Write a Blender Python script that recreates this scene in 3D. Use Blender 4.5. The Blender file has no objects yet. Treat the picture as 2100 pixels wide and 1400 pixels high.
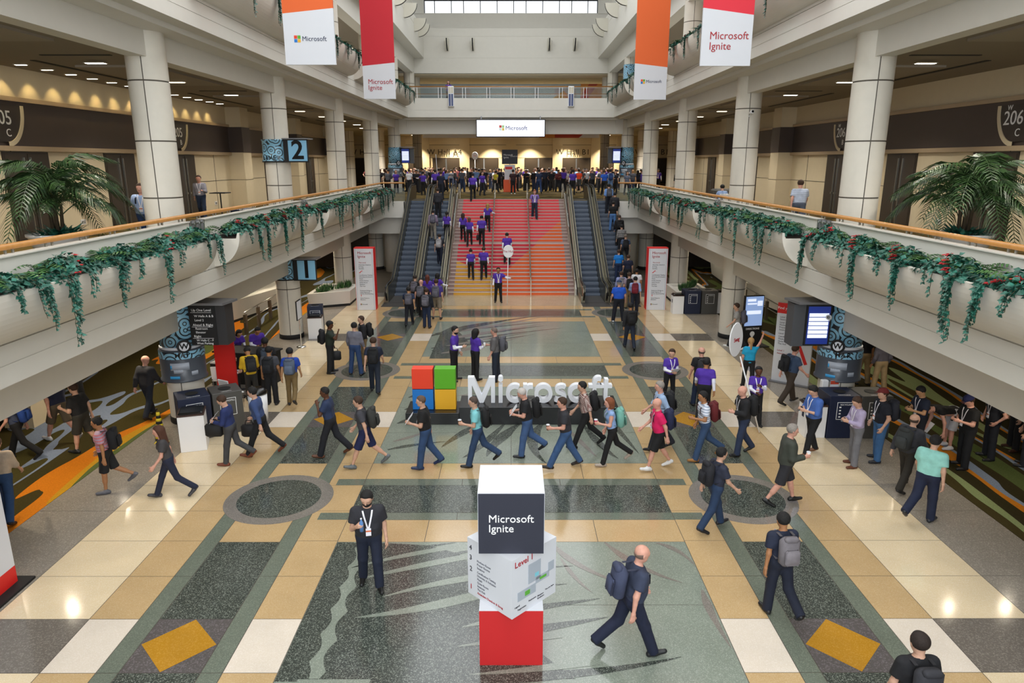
import bpy, math, random
import numpy as np
from mathutils import Vector, Matrix
R = math.radians
rnd = random.Random(7)
SC = bpy.context.scene
COL = SC.collection

# ---------------------------------------------------------------- camera
FPX, HORIZ, VPX, CAMH = 1430.0, 330.0, 1048.0, 7.0
PITCH = math.atan((700.0 - HORIZ) / FPX)
cd = bpy.data.cameras.new('camera'); cam = bpy.data.objects.new('camera', cd); COL.objects.link(cam)
cd.sensor_width = 36.0; cd.lens = 36.0 * FPX / 2100.0; cd.clip_end = 400
cam.location = (0, 0, CAMH)
cam.rotation_euler = (R(90) - PITCH, 0, -math.atan((1050 - VPX) / FPX * math.cos(PITCH)))
SC.camera = cam
CT, ST = math.cos(PITCH), math.sin(PITCH)

def G(px, py, z=0.0):
    """photo pixel -> point on the horizontal plane z"""
    dv = py - HORIZ
    zc = FPX * (CAMH - z) / (CT * dv)
    return ((px - VPX) * zc / FPX, (zc - (CAMH - z) * ST) / CT, z)

# ---------------------------------------------------------------- world, daylight, exposure
w = bpy.data.worlds.new('world'); SC.world = w; w.use_nodes = True
w.node_tree.nodes['Background'].inputs[0].default_value = (0.80, 0.90, 1.0, 1)
w.node_tree.nodes['Background'].inputs[1].default_value = 1.0
vs = SC.view_settings
vs.view_transform = 'Standard'; vs.look = 'None'; vs.gamma = 1.0; vs.use_curve_mapping = False
vs.exposure = -0.2
cy = SC.cycles
cy.use_denoising = True
cy.max_bounces = 6; cy.diffuse_bounces = 4; cy.glossy_bounces = 3; cy.transmission_bounces = 4; cy.transparent_max_bounces = 6
cy.caustics_reflective = False; cy.caustics_refractive = False
cy.sample_clamp_indirect = 4.0

def area(name, loc, size, power, col, rot=(0, 0, 0), spread=None):
    l = bpy.data.lights.new(name, 'AREA'); l.shape = 'RECTANGLE'; l.size, l.size_y = size
    l.energy = power; l.color = col
    if spread: l.spread = R(spread)
    o = bpy.data.objects.new(name, l); o.location = loc; o.rotation_euler = rot; COL.objects.link(o)
    return o
def spot(name, loc, power, col, cone=70, blend=.5, rot=(0, 0, 0), radius=.08):
    l = bpy.data.lights.new(name, 'SPOT'); l.energy = power; l.color = col
    l.spot_size = R(cone); l.spot_blend = blend; l.shadow_soft_size = radius
    o = bpy.data.objects.new(name, l); o.location = loc; o.rotation_euler = rot; COL.objects.link(o)
    return o
# daylight coming down through the glazed atrium roof, panel by panel
for i in range(6):
    area('skylight_daylight', (0, 3 + i * 11.0, 21.6), (12.0, 9.0), (1400, 1420, 1420, 1420, 1180, 470)[i], (.92, .96, 1.0))
# daylight through the glazed end wall behind the viewer
area('end_window_daylight', (0, -5.5, 10.0), (15.0, 13.0), 3000, (.90, .95, 1.0), (R(90), 0, 0))

# ---------------------------------------------------------------- colours and materials
def lin(h):
    h = h.lstrip('#')
    c = [int(h[i:i + 2], 16) / 255 for i in (0, 2, 4)]
    return tuple(x / 12.92 if x <= .04045 else ((x + .055) / 1.055) ** 2.4 for x in c) + (1.0,)
MATS = {}
def mat(name, col='#808080', rough=.55, metal=0.0, nscale=0, namt=.08, bump=0, bscale=60, emit=0, coat=0, alpha=None, trans=0, spec=.5):
    if name in MATS: return MATS[name]
    m = bpy.data.materials.new(name); m.use_nodes = True; MATS[name] = m
    nt = m.node_tree; b = nt.nodes['Principled BSDF']
    c = lin(col) if isinstance(col, str) else col
    b.inputs['Base Color'].default_value = c
    b.inputs['Roughness'].default_value = rough; b.inputs['Metallic'].default_value = metal
    b.inputs['Specular IOR Level'].default_value = spec
    if coat: b.inputs['Coat Weight'].default_value = coat; b.inputs['Coat Roughness'].default_value = .08
    if trans: b.inputs['Transmission Weight'].default_value = trans
    if alpha is not None: b.inputs['Alpha'].default_value = alpha
    if emit:
        b.inputs['Emission Color'].default_value = c; b.inputs['Emission Strength'].default_value = emit
    if nscale:
        g = nt.nodes.new('ShaderNodeNewGeometry'); n = nt.nodes.new('ShaderNodeTexNoise')
        n.inputs['Scale'].default_value = nscale; n.inputs['Detail'].default_value = 4
        nt.links.new(g.outputs['Position'], n.inputs['Vector'])
        mx = nt.nodes.new('ShaderNodeMix'); mx.data_type = 'RGBA'
        mx.inputs[6].default_value = tuple(x * (1 - namt) for x in c[:3]) + (1,)
        mx.inputs[7].default_value = tuple(min(1, x * (1 + namt)) for x in c[:3]) + (1,)
        nt.links.new(n.outputs['Fac'], mx.inputs[0]); nt.links.new(mx.outputs[2], b.inputs['Base Color'])
    if bump:
        g = nt.nodes.new('ShaderNodeNewGeometry'); n = nt.nodes.new('ShaderNodeTexNoise'); n.inputs['Scale'].default_value = bscale
        nt.links.new(g.outputs['Position'], n.inputs['Vector'])
        bp = nt.nodes.new('ShaderNodeBump'); bp.inputs['Strength'].default_value = bump; bp.inputs['Distance'].default_value = .01
        nt.links.new(n.outputs['Fac'], bp.inputs['Height']); nt.links.new(bp.outputs['Normal'], b.inputs['Normal'])
    return m

def ocol(name, rough=.8, kind='cloth', second=None):
    """cloth, skin or hair tinted by the object's own colour"""
    if name in MATS: return MATS[name]
    m = bpy.data.materials.new(name); m.use_nodes = True; MATS[name] = m
    nt = m.node_tree; b = nt.nodes['Principled BSDF']; b.inputs['Roughness'].default_value = rough
    oi = nt.nodes.new('ShaderNodeObjectInfo'); tc = nt.nodes.new('ShaderNodeTexCoord')
    n = nt.nodes.new('ShaderNodeTexNoise'); n.inputs['Scale'].default_value = {'cloth': 9, 'skin': 14, 'hair': 40, 'stripe': 9, 'plaid': 9}[kind]
    n.inputs['Detail'].default_value = 3
    nt.links.new(tc.outputs['Object'], n.inputs['Vector'])
    mp = nt.nodes.new('ShaderNodeMapRange'); mp.inputs[3].default_value = .72; mp.inputs[4].default_value = 1.22
    nt.links.new(n.outputs['Fac'], mp.inputs[0])
    src = oi.outputs['Color']
    if kind in ('stripe', 'plaid'):
        wv = nt.nodes.new('ShaderNodeTexWave'); wv.bands_direction = 'Z'; wv.inputs['Scale'].default_value = 5.0 if kind == 'stripe' else 9.0
        nt.links.new(tc.outputs['Object'], wv.inputs['Vector'])
        cr = nt.nodes.new('ShaderNodeValToRGB'); cr.color_ramp.elements[0].position = .55; cr.color_ramp.elements[1].position = .7
        nt.links.new(wv.outputs['Fac'], cr.inputs[0])
        fac = cr.outputs[0]
        if kind == 'plaid':
            w2 = nt.nodes.new('ShaderNodeTexWave'); w2.bands_direction = 'X'; w2.inputs['Scale'].default_value = 9.0
            nt.links.new(tc.outputs['Object'], w2.inputs['Vector'])
            ma = nt.nodes.new('ShaderNodeMath'); ma.operation = 'MULTIPLY'
            nt.links.new(w2.outputs['Fac'], ma.inputs[0]); nt.links.new(cr.outputs[0], ma.inputs[1]); fac = ma.outputs[0]
        mx = nt.nodes.new('ShaderNodeMix'); mx.data_type = 'RGBA'
        nt.links.new(fac, mx.inputs[0]); nt.links.new(oi.outputs['Color'], mx.inputs[6]); mx.inputs[7].default_value = lin(second)
        src = mx.outputs[2]
    mu = nt.nodes.new('ShaderNodeVectorMath'); mu.operation = 'SCALE'
    nt.links.new(src, mu.inputs[0]); nt.links.new(mp.outputs[0], mu.inputs[3])
    nt.links.new(mu.outputs[0], b.inputs['Base Color'])
    if kind in ('cloth', 'stripe', 'plaid', 'hair'):
        bp = nt.nodes.new('ShaderNodeBump'); bp.inputs['Strength'].default_value = .35; bp.inputs['Distance'].default_value = .03
        nt.links.new(n.outputs['Fac'], bp.inputs['Height']); nt.links.new(bp.outputs['Normal'], b.inputs['Normal'])
    if kind == 'skin': b.inputs['Specular IOR Level'].default_value = .35
    return m

def terrazzo(name, base, chip, dark=None, amount=.5, scale=55, rough=.13):
    """polished terrazzo: cement colour with stone chips"""
    if name in MATS: return MATS[name]
    m = bpy.data.materials.new(name); m.use_nodes = True; MATS[name] = m
    nt = m.node_tree; b = nt.nodes['Principled BSDF']; b.inputs['Roughness'].default_value = rough
    g = nt.nodes.new('ShaderNodeNewGeometry'); v = nt.nodes.new('ShaderNodeTexVoronoi'); v.inputs['Scale'].default_value = scale
    nt.links.new(g.outputs['Position'], v.inputs['Vector'])
    sp = nt.nodes.new('ShaderNodeSeparateColor'); nt.links.new(v.outputs['Color'], sp.inputs[0])
    cr = nt.nodes.new('ShaderNodeValToRGB'); e = cr.color_ramp.elements
    e[0].position = 1 - amount; e[0].color = (0, 0, 0, 1); e[1].position = 1; e[1].color = (1, 1, 1, 1)
    nt.links.new(sp.outputs[0], cr.inputs[0])
    n = nt.nodes.new('ShaderNodeTexNoise'); n.inputs['Scale'].default_value = 1.3; n.inputs['Detail'].default_value = 3
    nt.links.new(g.outputs['Position'], n.inputs['Vector'])
    mr = nt.nodes.new('ShaderNodeMapRange'); mr.inputs[3].default_value = .86; mr.inputs[4].default_value = 1.14
    nt.links.new(n.outputs['Fac'], mr.inputs[0])
    mx = nt.nodes.new('ShaderNodeMix'); mx.data_type = 'RGBA'
    mx.inputs[6].default_value = lin(base); mx.inputs[7].default_value = lin(chip)
    nt.links.new(cr.outputs[0], mx.inputs[0])
    mu = nt.nodes.new('ShaderNodeVectorMath'); mu.operation = 'SCALE'
    nt.links.new(mx.outputs[2], mu.inputs[0]); nt.links.new(mr.outputs[0], mu.inputs[3])
    nt.links.new(mu.outputs[0], b.inputs['Base Color'])
    return m

def carpet(name, stops, sx=.42, sy=.085, seed=0.0, tint=1.0):
    """broadloom carpet with long wandering colour bands"""
    m = bpy.data.materials.new(name); m.use_nodes = True; MATS[name] = m
    nt = m.node_tree; b = nt.nodes['Principled BSDF']; b.inputs['Roughness'].default_value = .95; b.inputs['Specular IOR Level'].default_value = .1
    g = nt.nodes.new('ShaderNodeNewGeometry'); mp = nt.nodes.new('ShaderNodeMapping')
    mp.inputs['Location'].default_value = (seed, seed * .37, 0); mp.inputs['Scale'].default_value = (sx, sy, 1); mp.inputs['Rotation'].default_value = (0, 0, .12)
    nt.links.new(g.outputs['Position'], mp.inputs['Vector'])
    n = nt.nodes.new('ShaderNodeTexNoise'); n.inputs['Scale'].default_value = 1.0; n.inputs['Detail'].default_value = 3.2; n.inputs['Roughness'].default_value = .42
    n.inputs['Distortion'].default_value = .35
    nt.links.new(mp.outputs[0], n.inputs['Vector'])
    cr = nt.nodes.new('ShaderNodeValToRGB'); cr.color_ramp.interpolation = 'CONSTANT'
    e = cr.color_ramp.elements
    while len(e) < len(stops): e.new(.5)
    for i, (p, c) in enumerate(stops): e[i].position = p; e[i].color = lin(c)
    nt.links.new(n.outputs['Fac'], cr.inputs[0])
    f = nt.nodes.new('ShaderNodeTexNoise'); f.inputs['Scale'].default_value = 30; f.inputs['Detail'].default_value = 3
    nt.links.new(g.outputs['Position'], f.inputs['Vector'])
    mr = nt.nodes.new('ShaderNodeMapRange'); mr.inputs[3].default_value = .7 * tint; mr.inputs[4].default_value = 1.3 * tint
    nt.links.new(f.outputs['Fac'], mr.inputs[0])
    mu = nt.nodes.new('ShaderNodeVectorMath'); mu.operation = 'SCALE'
    nt.links.new(cr.outputs[0], mu.inputs[0]); nt.links.new(mr.outputs[0], mu.inputs[3]); nt.links.new(mu.outputs[0], b.inputs['Base Color'])
    return m

# ---------------------------------------------------------------- mesh building
class MB:
    def __init__(s): s.v = []; s.f = []; s.m = []
    def add(s, vs, fs, mi=0):
        o = len(s.v); s.v.extend(tuple(p) for p in vs)
        s.f.extend(tuple(i + o for i in f) for f in fs); s.m.extend([mi] * len(fs)); return s
    def box(s, x0, x1, y0, y1, z0, z1, mi=0):
        return s.add([(x0, y0, z0), (x1, y0, z0), (x1, y1, z0), (x0, y1, z0), (x0, y0, z1), (x1, y0, z1), (x1, y1, z1), (x0, y1, z1)],
                     [(3, 2, 1, 0), (4, 5, 6, 7), (0, 1, 5, 4), (1, 2, 6, 5), (2, 3, 7, 6), (3, 0, 4, 7)], mi)
    def rbox(s, x0, x1, y0, y1, z0, z1, b=.02, mi=0):
        """box with chamfered edges"""
        X = [x0, x0 + b, x1 - b, x1]; Y = [y0, y0 + b, y1 - b, y1]; Z = [z0, z0 + b, z1 - b, z1]
        rings = [(Z[0], b), (Z[1], 0), (Z[2], 0), (Z[3], b)]
        vs = []
        for z, i in rings:
            a0, a1, c0, c1 = x0 + i, x1 - i, y0 + i, y1 - i
            k = b if i == 0 else b * .5
            vs += [(a0 + k, c0, z), (a1 - k, c0, z), (a1, c0 + k, z), (a1, c1 - k, z), (a1 - k, c1, z), (a0 + k, c1, z), (a0, c1 - k, z), (a0, c0 + k, z)]
        fs = [tuple(range(7, -1, -1)), tuple(range(24, 32))]
        for r in range(3):
            for i in range(8):
                j = (i + 1) % 8; fs.append((r * 8 + i, r * 8 + j, r * 8 + 8 + j, r * 8 + 8 + i))
        return s.add(vs, fs, mi)
    def prism(s, pts, z0, z1, mi=0):
        n = len(pts)
        if sum(pts[i][0] * pts[(i + 1) % n][1] - pts[(i + 1) % n][0] * pts[i][1] for i in range(n)) < 0: pts = pts[::-1]
        vs = [(p[0], p[1], z0) for p in pts] + [(p[0], p[1], z1) for p in pts]
        return s.add(vs, [tuple(range(n - 1, -1, -1)), tuple(range(n, 2 * n))] + [(i, (i + 1) % n, n + (i + 1) % n, n + i) for i in range(n)], mi)
    def sweep_y(s, prof, y0, y1, mi=0, caps=True):
        """profile of (x, z) points swept along y"""
        n = len(prof)
        vs = [(p[0], y0, p[1]) for p in prof] + [(p[0], y1, p[1]) for p in prof]
        fs = [(i, (i + 1) % n, n + (i + 1) % n, n + i) for i in range(n)]
        if caps: fs += [tuple(range(n - 1, -1, -1)), tuple(range(n, 2 * n))]
        return s.add(vs, fs, mi)
    def sweep_x(s, prof, x0, x1, mi=0):
        n = len(prof)
        vs = [(x0, p[0], p[1]) for p in prof] + [(x1, p[0], p[1]) for p in prof]
        fs = [(i, (i + 1) % n, n + (i + 1) % n, n + i) for i in range(n)] + [tuple(range(n - 1, -1, -1)), tuple(range(n, 2 * n))]
        return s.add(vs, fs, mi)
    def lathe(s, prof, n=24, c=(0, 0, 0), mi=0, a0=0, a1=360, caps=True):
        full = abs(a1 - a0) >= 360; k = n if full else n + 1
        vs = [(c[0] + r * math.cos(R(a0 + (a1 - a0) * i / n)), c[1] + r * math.sin(R(a0 + (a1 - a0) * i / n)), c[2] + z) for r, z in prof for i in range(k)]
        fs = []
        for j in range(len(prof) - 1):
            for i in range(n):
                i2 = (i + 1) % k; fs.append((j * k + i, j * k + i2, (j + 1) * k + i2, (j + 1) * k + i))
        if caps and full:
            if prof[0][0] > 1e-6: fs.append(tuple(range(k - 1, -1, -1)))
            if prof[-1][0] > 1e-6: fs.append(tuple((len(prof) - 1) * k + i for i in range(k)))
        return s.add(vs, fs, mi)
    def tube(s, pts, r, n=8, mi=0, caps=True):
        pts = [Vector(p) for p in pts]; rs = r if isinstance(r, (list, tuple)) else [r] * len(pts)
        vs, up = [], Vector((0, 0, 1))
        for i, p in enumerate(pts):
            t = (pts[min(i + 1, len(pts) - 1)] - pts[max(i - 1, 0)]).normalized()
            a = t.cross(up)
            if a.length < 1e-3: a = t.cross(Vector((0, 1, 0)))
            a.normalize(); b = t.cross(a).normalized()
            for k in range(n):
                q = 2 * math.pi * k / n; vs.append(p + (a * math.cos(q) + b * math.sin(q)) * rs[i])
        fs = [(j * n + k, j * n + (k + 1) % n, (j + 1) * n + (k + 1) % n, (j + 1) * n + k) for j in range(len(pts) - 1) for k in range(n)]
        if caps: fs += [tuple(range(n - 1, -1, -1)), tuple((len(pts) - 1) * n + k for k in range(n))]
        return s.add(vs, fs, mi)
    def quad(s, a, b, c, d, mi=0): return s.add([a, b, c, d], [(0, 1, 2, 3)], mi)
    def ball(s, c, r, n=8, mi=0):
        if not isinstance(r, (tuple, list)): r = (r, r, r)
        vs, fs = [], []
        for j in range(n // 2 + 1):
            th = math.pi * j / (n // 2)
            for i in range(n):
                q = 2 * math.pi * i / n
                vs.append((c[0] + r[0] * math.sin(th) * math.cos(q), c[1] + r[1] * math.sin(th) * math.sin(q), c[2] + r[2] * math.cos(th)))
        for j in range(n // 2):
            for i in range(n): fs.append((j * n + i, (j + 1) * n + i, (j + 1) * n + (i + 1) % n, j * n + (i + 1) % n))
        return s.add(vs, fs, mi)
    def xform(s, M, start=0):
        for i in range(start, len(s.v)): s.v[i] = tuple(M @ Vector(s.v[i]))
        return s
    def mesh(s, name, mats, smooth=False):
        me = bpy.data.meshes.new(name); me.from_pydata(s.v, [], s.f); 
        for m in (mats if isinstance(mats, (list, tuple)) else [mats]): me.materials.append(m)
        if any(s.m): me.polygons.foreach_set('material_index', s.m)
        if smooth: me.polygons.foreach_set('use_smooth', [True] * len(me.polygons))
        me.update(); return me
    def build(s, name, mats, parent=None, smooth=False, loc=None, rz=0, **kw):
        return obj(name, s.mesh(name, mats, smooth), parent, loc, rz, **kw)

def obj(name, me, parent=None, loc=None, rz=0, color=None, **kw):
    o = bpy.data.objects.new(name, me); COL.objects.link(o)
    if parent is not None: o.parent = parent
    if loc is not None: o.location = loc
    if rz: o.rotation_euler = (0, 0, rz)
    if color is not None: o.color = lin(color) if isinstance(color, str) else color
    for k, v in kw.items():
        if v is not None: o[k if k != 'cat' else 'category'] = v
    return o
def thing(name, label, cat, loc=(0, 0, 0), rz=0, group=None):
    return obj(name, None, None, loc, rz, label=label, cat=cat, group=group)
def struct(name, mb, mats, parent=None, smooth=False, label=None):
    o = mb.build(name, mats, parent, smooth)
    if parent is None:
        o['kind'] = 'structure'
        if label: o['label'] = label
    return o
def dup(root, loc=None, rz=None, label=None, group=None, color=None):
    def cp(o, p):
        c = o.copy(); COL.objects.link(c); c.parent = p
        for ch in [x for x in KIDS.get(o.name, [])]: cp(ch, c)
        return c
    if root.name not in KIDS:
        def reg(o):
            KIDS[o.name] = list(o.children)
            for c in o.children: reg(c)
        reg(root)
    r = cp(root, None)
    if loc is not None: r.location = loc
    if rz is not None: r.rotation_euler = (0, 0, rz)
    if label: r['label'] = label
    if group: r['group'] = group
    return r
KIDS = {}
TXT = {}
def text_mesh(s, size, m, bold=0.0, ext=.004, align='CENTER', spacing=1.0):
    c = bpy.data.curves.new('txt', 'FONT'); c.body = s; c.size = size; c.align_x = align; c.align_y = 'CENTER'
    c.extrude = ext; c.offset = bold; c.space_character = spacing; c.resolution_u = 3
    o = bpy.data.objects.new('txt', c); COL.objects.link(o)
    me = bpy.data.meshes.new_from_object(o.evaluated_get(bpy.context.evaluated_depsgraph_get()))
    bpy.data.objects.remove(o); bpy.data.curves.remove(c)
    me.materials.clear(); me.materials.append(m); return me
def text(name, s, size, m, loc, parent=None, face='-y', bold=0.0, ext=.004, align='CENTER', spacing=1.0, **kw):
    """flat lettering; face: which way the front looks ('-y', 'x', '-x', 'z') or a z angle in radians"""
    me = text_mesh(s, size, m, bold, ext, align, spacing)
    me.name = name
    o = obj(name, me, parent, loc, **kw)
    rz = {'-y': 0, 'x': R(90), '-x': R(-90)}.get(face, face if not isinstance(face, str) else 0)
    o.rotation_euler = (0, 0, 0) if face == 'z' else (R(90), 0, rz)
    return o

# shared materials
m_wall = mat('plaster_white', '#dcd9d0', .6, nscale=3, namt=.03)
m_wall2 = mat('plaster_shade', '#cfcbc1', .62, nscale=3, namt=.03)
m_conc = mat('column_concrete', '#d6d0c3', .6, nscale=5, namt=.05)
m_joint = mat('dark_joint', '#5a544a', .8)
m_cream = mat('cream_panel', '#d8c9aa', .6, nscale=4, namt=.04)
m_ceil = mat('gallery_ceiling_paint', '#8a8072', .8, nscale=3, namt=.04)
m_brown = mat('brown_band', '#4a3f3a', .45, nscale=3, namt=.08)
m_trim = mat('beige_trim', '#b5a083', .45)
m_door = mat('dark_brown_door', '#3d342c', .45)
m_steel = mat('brushed_steel', '#b9b8b2', .3, metal=1.0, nscale=40, namt=.06)
m_steel2 = mat('escalator_steel', '#8b8573', .36, metal=1.0, nscale=3, namt=.12)
m_chrome = mat('chrome', '#d8d8d8', .12, metal=1.0)
m_wood = mat('handrail_wood', '#b07a3c', .35, nscale=12, namt=.2, coat=.3)
m_black = mat('black_gloss', '#0b0b0c', .25)
m_blackm = mat('black_matte', '#101011', .7)
m_rubber = mat('black_rubber', '#141414', .5)
m_white = mat('white_print', '#d6d8de', .5)
m_whitep = mat('white_laminate', '#e9e9ea', .4)
m_redp = mat('red_print', '#d8231f', .5)
m_redtxt = mat('dark_red_lettering', '#a5202a', .6)
m_dktxt = mat('charcoal_lettering', '#3a3a42', .6)
m_wtxt = mat('white_lettering', '#f4f4f4', .5)
m_grey = mat('grey_metal', '#85868a', .4, metal=.6)
m_glassy = mat('clear_glass', '#e6f0ee', .03, trans=.92)
m_lamp = mat('lamp_glow', '#fff1d6', .5, emit=14)
m_lampc = mat('cool_lamp_glow', '#f4f6ff', .5, emit=10)
# ================================================================ floor of the atrium
Z2, Z3 = 4.6, 11.1
XF, XC, XW = 7.7, 9.0, 14.4
t_tan = terrazzo('terrazzo_tan', '#b89a6e', '#c4ab84', amount=.45, scale=110)
t_cream = terrazzo('terrazzo_cream', '#d9c4a0', '#e2d3b8', amount=.4, scale=110)
t_pale = terrazzo('terrazzo_pale', '#d6c9b8', '#e0d6ca', amount=.4, scale=110)
t_green = terrazzo('terrazzo_green', '#636a5e', '#7c8274', amount=.45, scale=100)
t_dark = terrazzo('terrazzo_dark', '#383d38', '#848a80', amount=.36, scale=85)
t_plum = terrazzo('terrazzo_plum', '#55504f', '#6d6768', amount=.4, scale=55)
t_gold = terrazzo('terrazzo_gold', '#ab7a1e', '#b98a34', amount=.4, scale=70)
t_grey = terrazzo('terrazzo_grey', '#8b8378', '#a49c90', amount=.4, scale=60)
t_dgrey = terrazzo('terrazzo_dark_grey', '#6a635b', '#857d74', amount=.4, scale=60)
t_field = terrazzo('terrazzo_sage', '#7b8377', '#99a094', amount=.42, scale=95)
t_mauve = terrazzo('terrazzo_mauve', '#77716a', '#938c84', amount=.4, scale=95)
m_bed = mat('floor_joint_bed', '#4e473e', .5)

floor = struct('floor', MB().box(-9.8, 9.8, -6, 50, -.3, -.003), m_bed, label='polished terrazzo floor of the atrium')
RECT = {}
def tile(name, x0, x1, y0, y1, m, z=0.0):
    g = .006
    x0, x1 = min(x0, x1) + g, max(x0, x1) - g
    key = (round(x1 - x0, 2), round(y1 - y0, 2), m.name)
    if key not in RECT:
        a, b = (x1 - x0) / 2, (y1 - y0) / 2 - g
        RECT[key] = MB().add([(-a, -b, 0), (a, -b, 0), (a, b, 0), (-a, b, 0), (-a, -b, -.004), (a, -b, -.004), (a, b, -.004), (-a, b, -.004)],
                             [(0, 1, 2, 3), (0, 4, 5, 1), (1, 5, 6, 2), (2, 6, 7, 3), (3, 7, 4, 0)]).mesh(name, m)
    return obj(name, RECT[key], floor, ((x0 + x1) / 2, (y0 + y1) / 2, z))
def inlay(name, pts, m, z, **kw):
    return MB().prism([(p[0], p[1]) for p in pts], z - .003, z).build(name, m, floor, **kw)
PER, YEND = 9.4, 36.9
MODS = []
for k in range(0, 4):
    yd = 8.97 + PER * k
    MODS.append((yd - .6, yd + .6, True))
    for j in range(7): MODS.append((yd + .6 + 8.2 / 7 * j, yd + .6 + 8.2 / 7 * (j + 1), False))
MODS = [(a, b, d) for a, b, d in MODS if b < YEND + 1.2]
MODS.insert(0, (7.2, 8.37, False)); MODS.insert(0, (6.03, 7.2, False))
for s in (-1, 1):
    for i, (a, b, d) in enumerate(MODS):
        tile('tan_tile' if not d else 'pale_tile', s * 3.30, s * 4.08, a, b, t_pale if d else t_tan)
        tile('tan_tile' if not d else 'pale_tile', s * 5.87, s * 6.66, a, b, t_pale if d else t_tan)
        tile('cream_tile' if not d else 'grey_tile', s * 6.66, s * 8.2, a, b, t_dgrey if d else t_cream)
        if i % 2 == 0:
            b2 = MODS[min(i + 1, len(MODS) - 1)][1]
            tile('green_strip', s * 4.08, s * 4.39, a, b2, t_green); tile('green_strip', s * 5.55, s * 5.87, a, b2, t_green)
            tile('grey_tile', s * 8.2, s * 9.76, a, b2, t_grey)
    for k in range(0, 4):
        yd, yc = 8.97 + PER * k, 13.65 + PER * k
        if yd < YEND:
            tile('plum_tile', s * 4.39, s * 5.55, yd - .6, yd + .6, t_plum)
            inlay('gold_diamond', [(s * 4.41, yd), (s * 4.97, yd - .585), (s * 5.53, yd), (s * 4.97, yd + .585)], t_gold, .003)
        if k == 0: tile('dark_tile', s * 4.39, s * 5.55, 6.03, yd - .6, t_dark)
        if yc - 1.78 < YEND:
            tile('dark_tile', s * 4.39, s * 5.55, yd + .6, yc - 1.78, t_dark)
            tile('tan_tile', s * 4.39, s * 5.55, yc - 1.78, yc - .2, t_tan); tile('tan_tile', s * 4.39, s * 5.55, yc - .2, yc + 1.77, t_tan)
            if yc + 1.77 < YEND - .3: tile('dark_tile', s * 4.39, s * 5.55, yc + 1.77, min(yc + PER - 4.68 - .6, YEND + .4), t_dark)
            circ = [(s * 4.97 + 1.13 * math.cos(R(a)), yc + 1.13 * math.sin(R(a))) for a in range(0, 360, 8)]
            inlay('medallion_ring', circ, t_mauve, .0035)
            inlay('medallion_disc', [(s * 4.97 + .87 * math.cos(R(a)), yc + .87 * math.sin(R(a))) for a in range(0, 360, 8)], t_dark, .006)
for k in range(0, 3):
    yc = 13.65 + PER * k
    for a, b, m, n in ((-1.78, -.94, t_tan, 'tan_tile'), (.93, 1.77, t_tan, 'tan_tile')):
        for i in range(4): tile(n, -3.3 + 1.65 * i, -1.65 + 1.65 * i, yc + a, yc + b, m)
    for a, b in ((-.94, -.64), (.61, .93)):
        for i in range(3): tile('green_strip', -3.3 + 2.2 * i, -1.1 + 2.2 * i, yc + a, yc + b, t_green)
        for s in (-1, 1): tile('green_strip', s * 3.3, s * 3.92, yc + a, yc + b, t_green, .0015)
    for i in range(2): tile('dark_tile', -3.3 + 3.3 * i, 3.3 * i, yc - .64, yc + .61, t_dark)
FIELDS = [(6.03, 11.87), (15.42, 21.27), (24.82, 30.67), (34.22, 37.0)]
for a, b in FIELDS:
    n = 3 if b - a > 3 else 1
    for i in range(2):
        for j in range(n): tile('sage_slab', -3.3 + 3.3 * i, 3.3 * i, a + (b - a) * j / n, a + (b - a) * (j + 1) / n, t_field)

def blade(pts, w, m, z=.003, name='leaf_inlay', tail=.25):
    """tapering leaf stroke through photo pixels lying on the floor"""
    P = [Vector(G(*p)[:2]) for p in pts]
    n = 14; C = []
    for i in range(n + 1):                       # quadratic through 3 points
        t = i / n; a, b, c = P
        b2 = b * 2 - (a + c) / 2
        C.append(a * (1 - t) ** 2 + b2 * 2 * t * (1 - t) + c * t * t)
    L, Rr = [], []
    for i, c in enumerate(C):
        t = i / n; d = (C[min(i + 1, n)] - C[max(i - 1, 0)]).normalized(); nrm = Vector((-d.y, d.x))
        ww = w * (tail + (1 - tail) * min(1, t / .3)) * (1 - max(0, (t - .35) / .65)) ** .8 * .5 + .004
        L.append(c + nrm * ww); Rr.append(c - nrm * ww)
    pts2 = [(max(-3.29, min(3.29, p.x)), p.y) for p in L + Rr[::-1]]
    mb = MB(); k = n + 1
    mb.add([(p[0], p[1], z) for p in pts2], [(i, 2 * k - 1 - i, 2 * k - 2 - i, i + 1) for i in range(n)])
    return mb.build(name, m, floor)
for p, ww in [(((712, 1165), (800, 1135), (935, 1112)), .20), (((712, 1200), (830, 1160), (1000, 1122)), .26), (((700, 1235), (900, 1185), (1176, 1160)), .27),
              (((705, 1262), (930, 1222), (1162, 1197)), .27), (((690, 1300), (980, 1262), (1230, 1227)), .30), (((700, 1345), (1000, 1305), (1247, 1265)), .34),
              (((760, 1392), (1120, 1386), (1397, 1347)), .22)]:
    blade(p, ww, t_dark, tail=1)
for p, ww in [(((1130, 1112), (1190, 1160), (1290, 1200)), .14), (((1240, 1112), (1310, 1160), (1400, 1195)), .15), (((1345, 1113), (1390, 1130), (1425, 1160)), .12),
              (((1150, 1145), (1180, 1185), (1215, 1215)), .08), (((1440, 1210), (1460, 1260), (1500, 1330)), .14)]:
    blade(p, ww, t_mauve)
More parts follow.
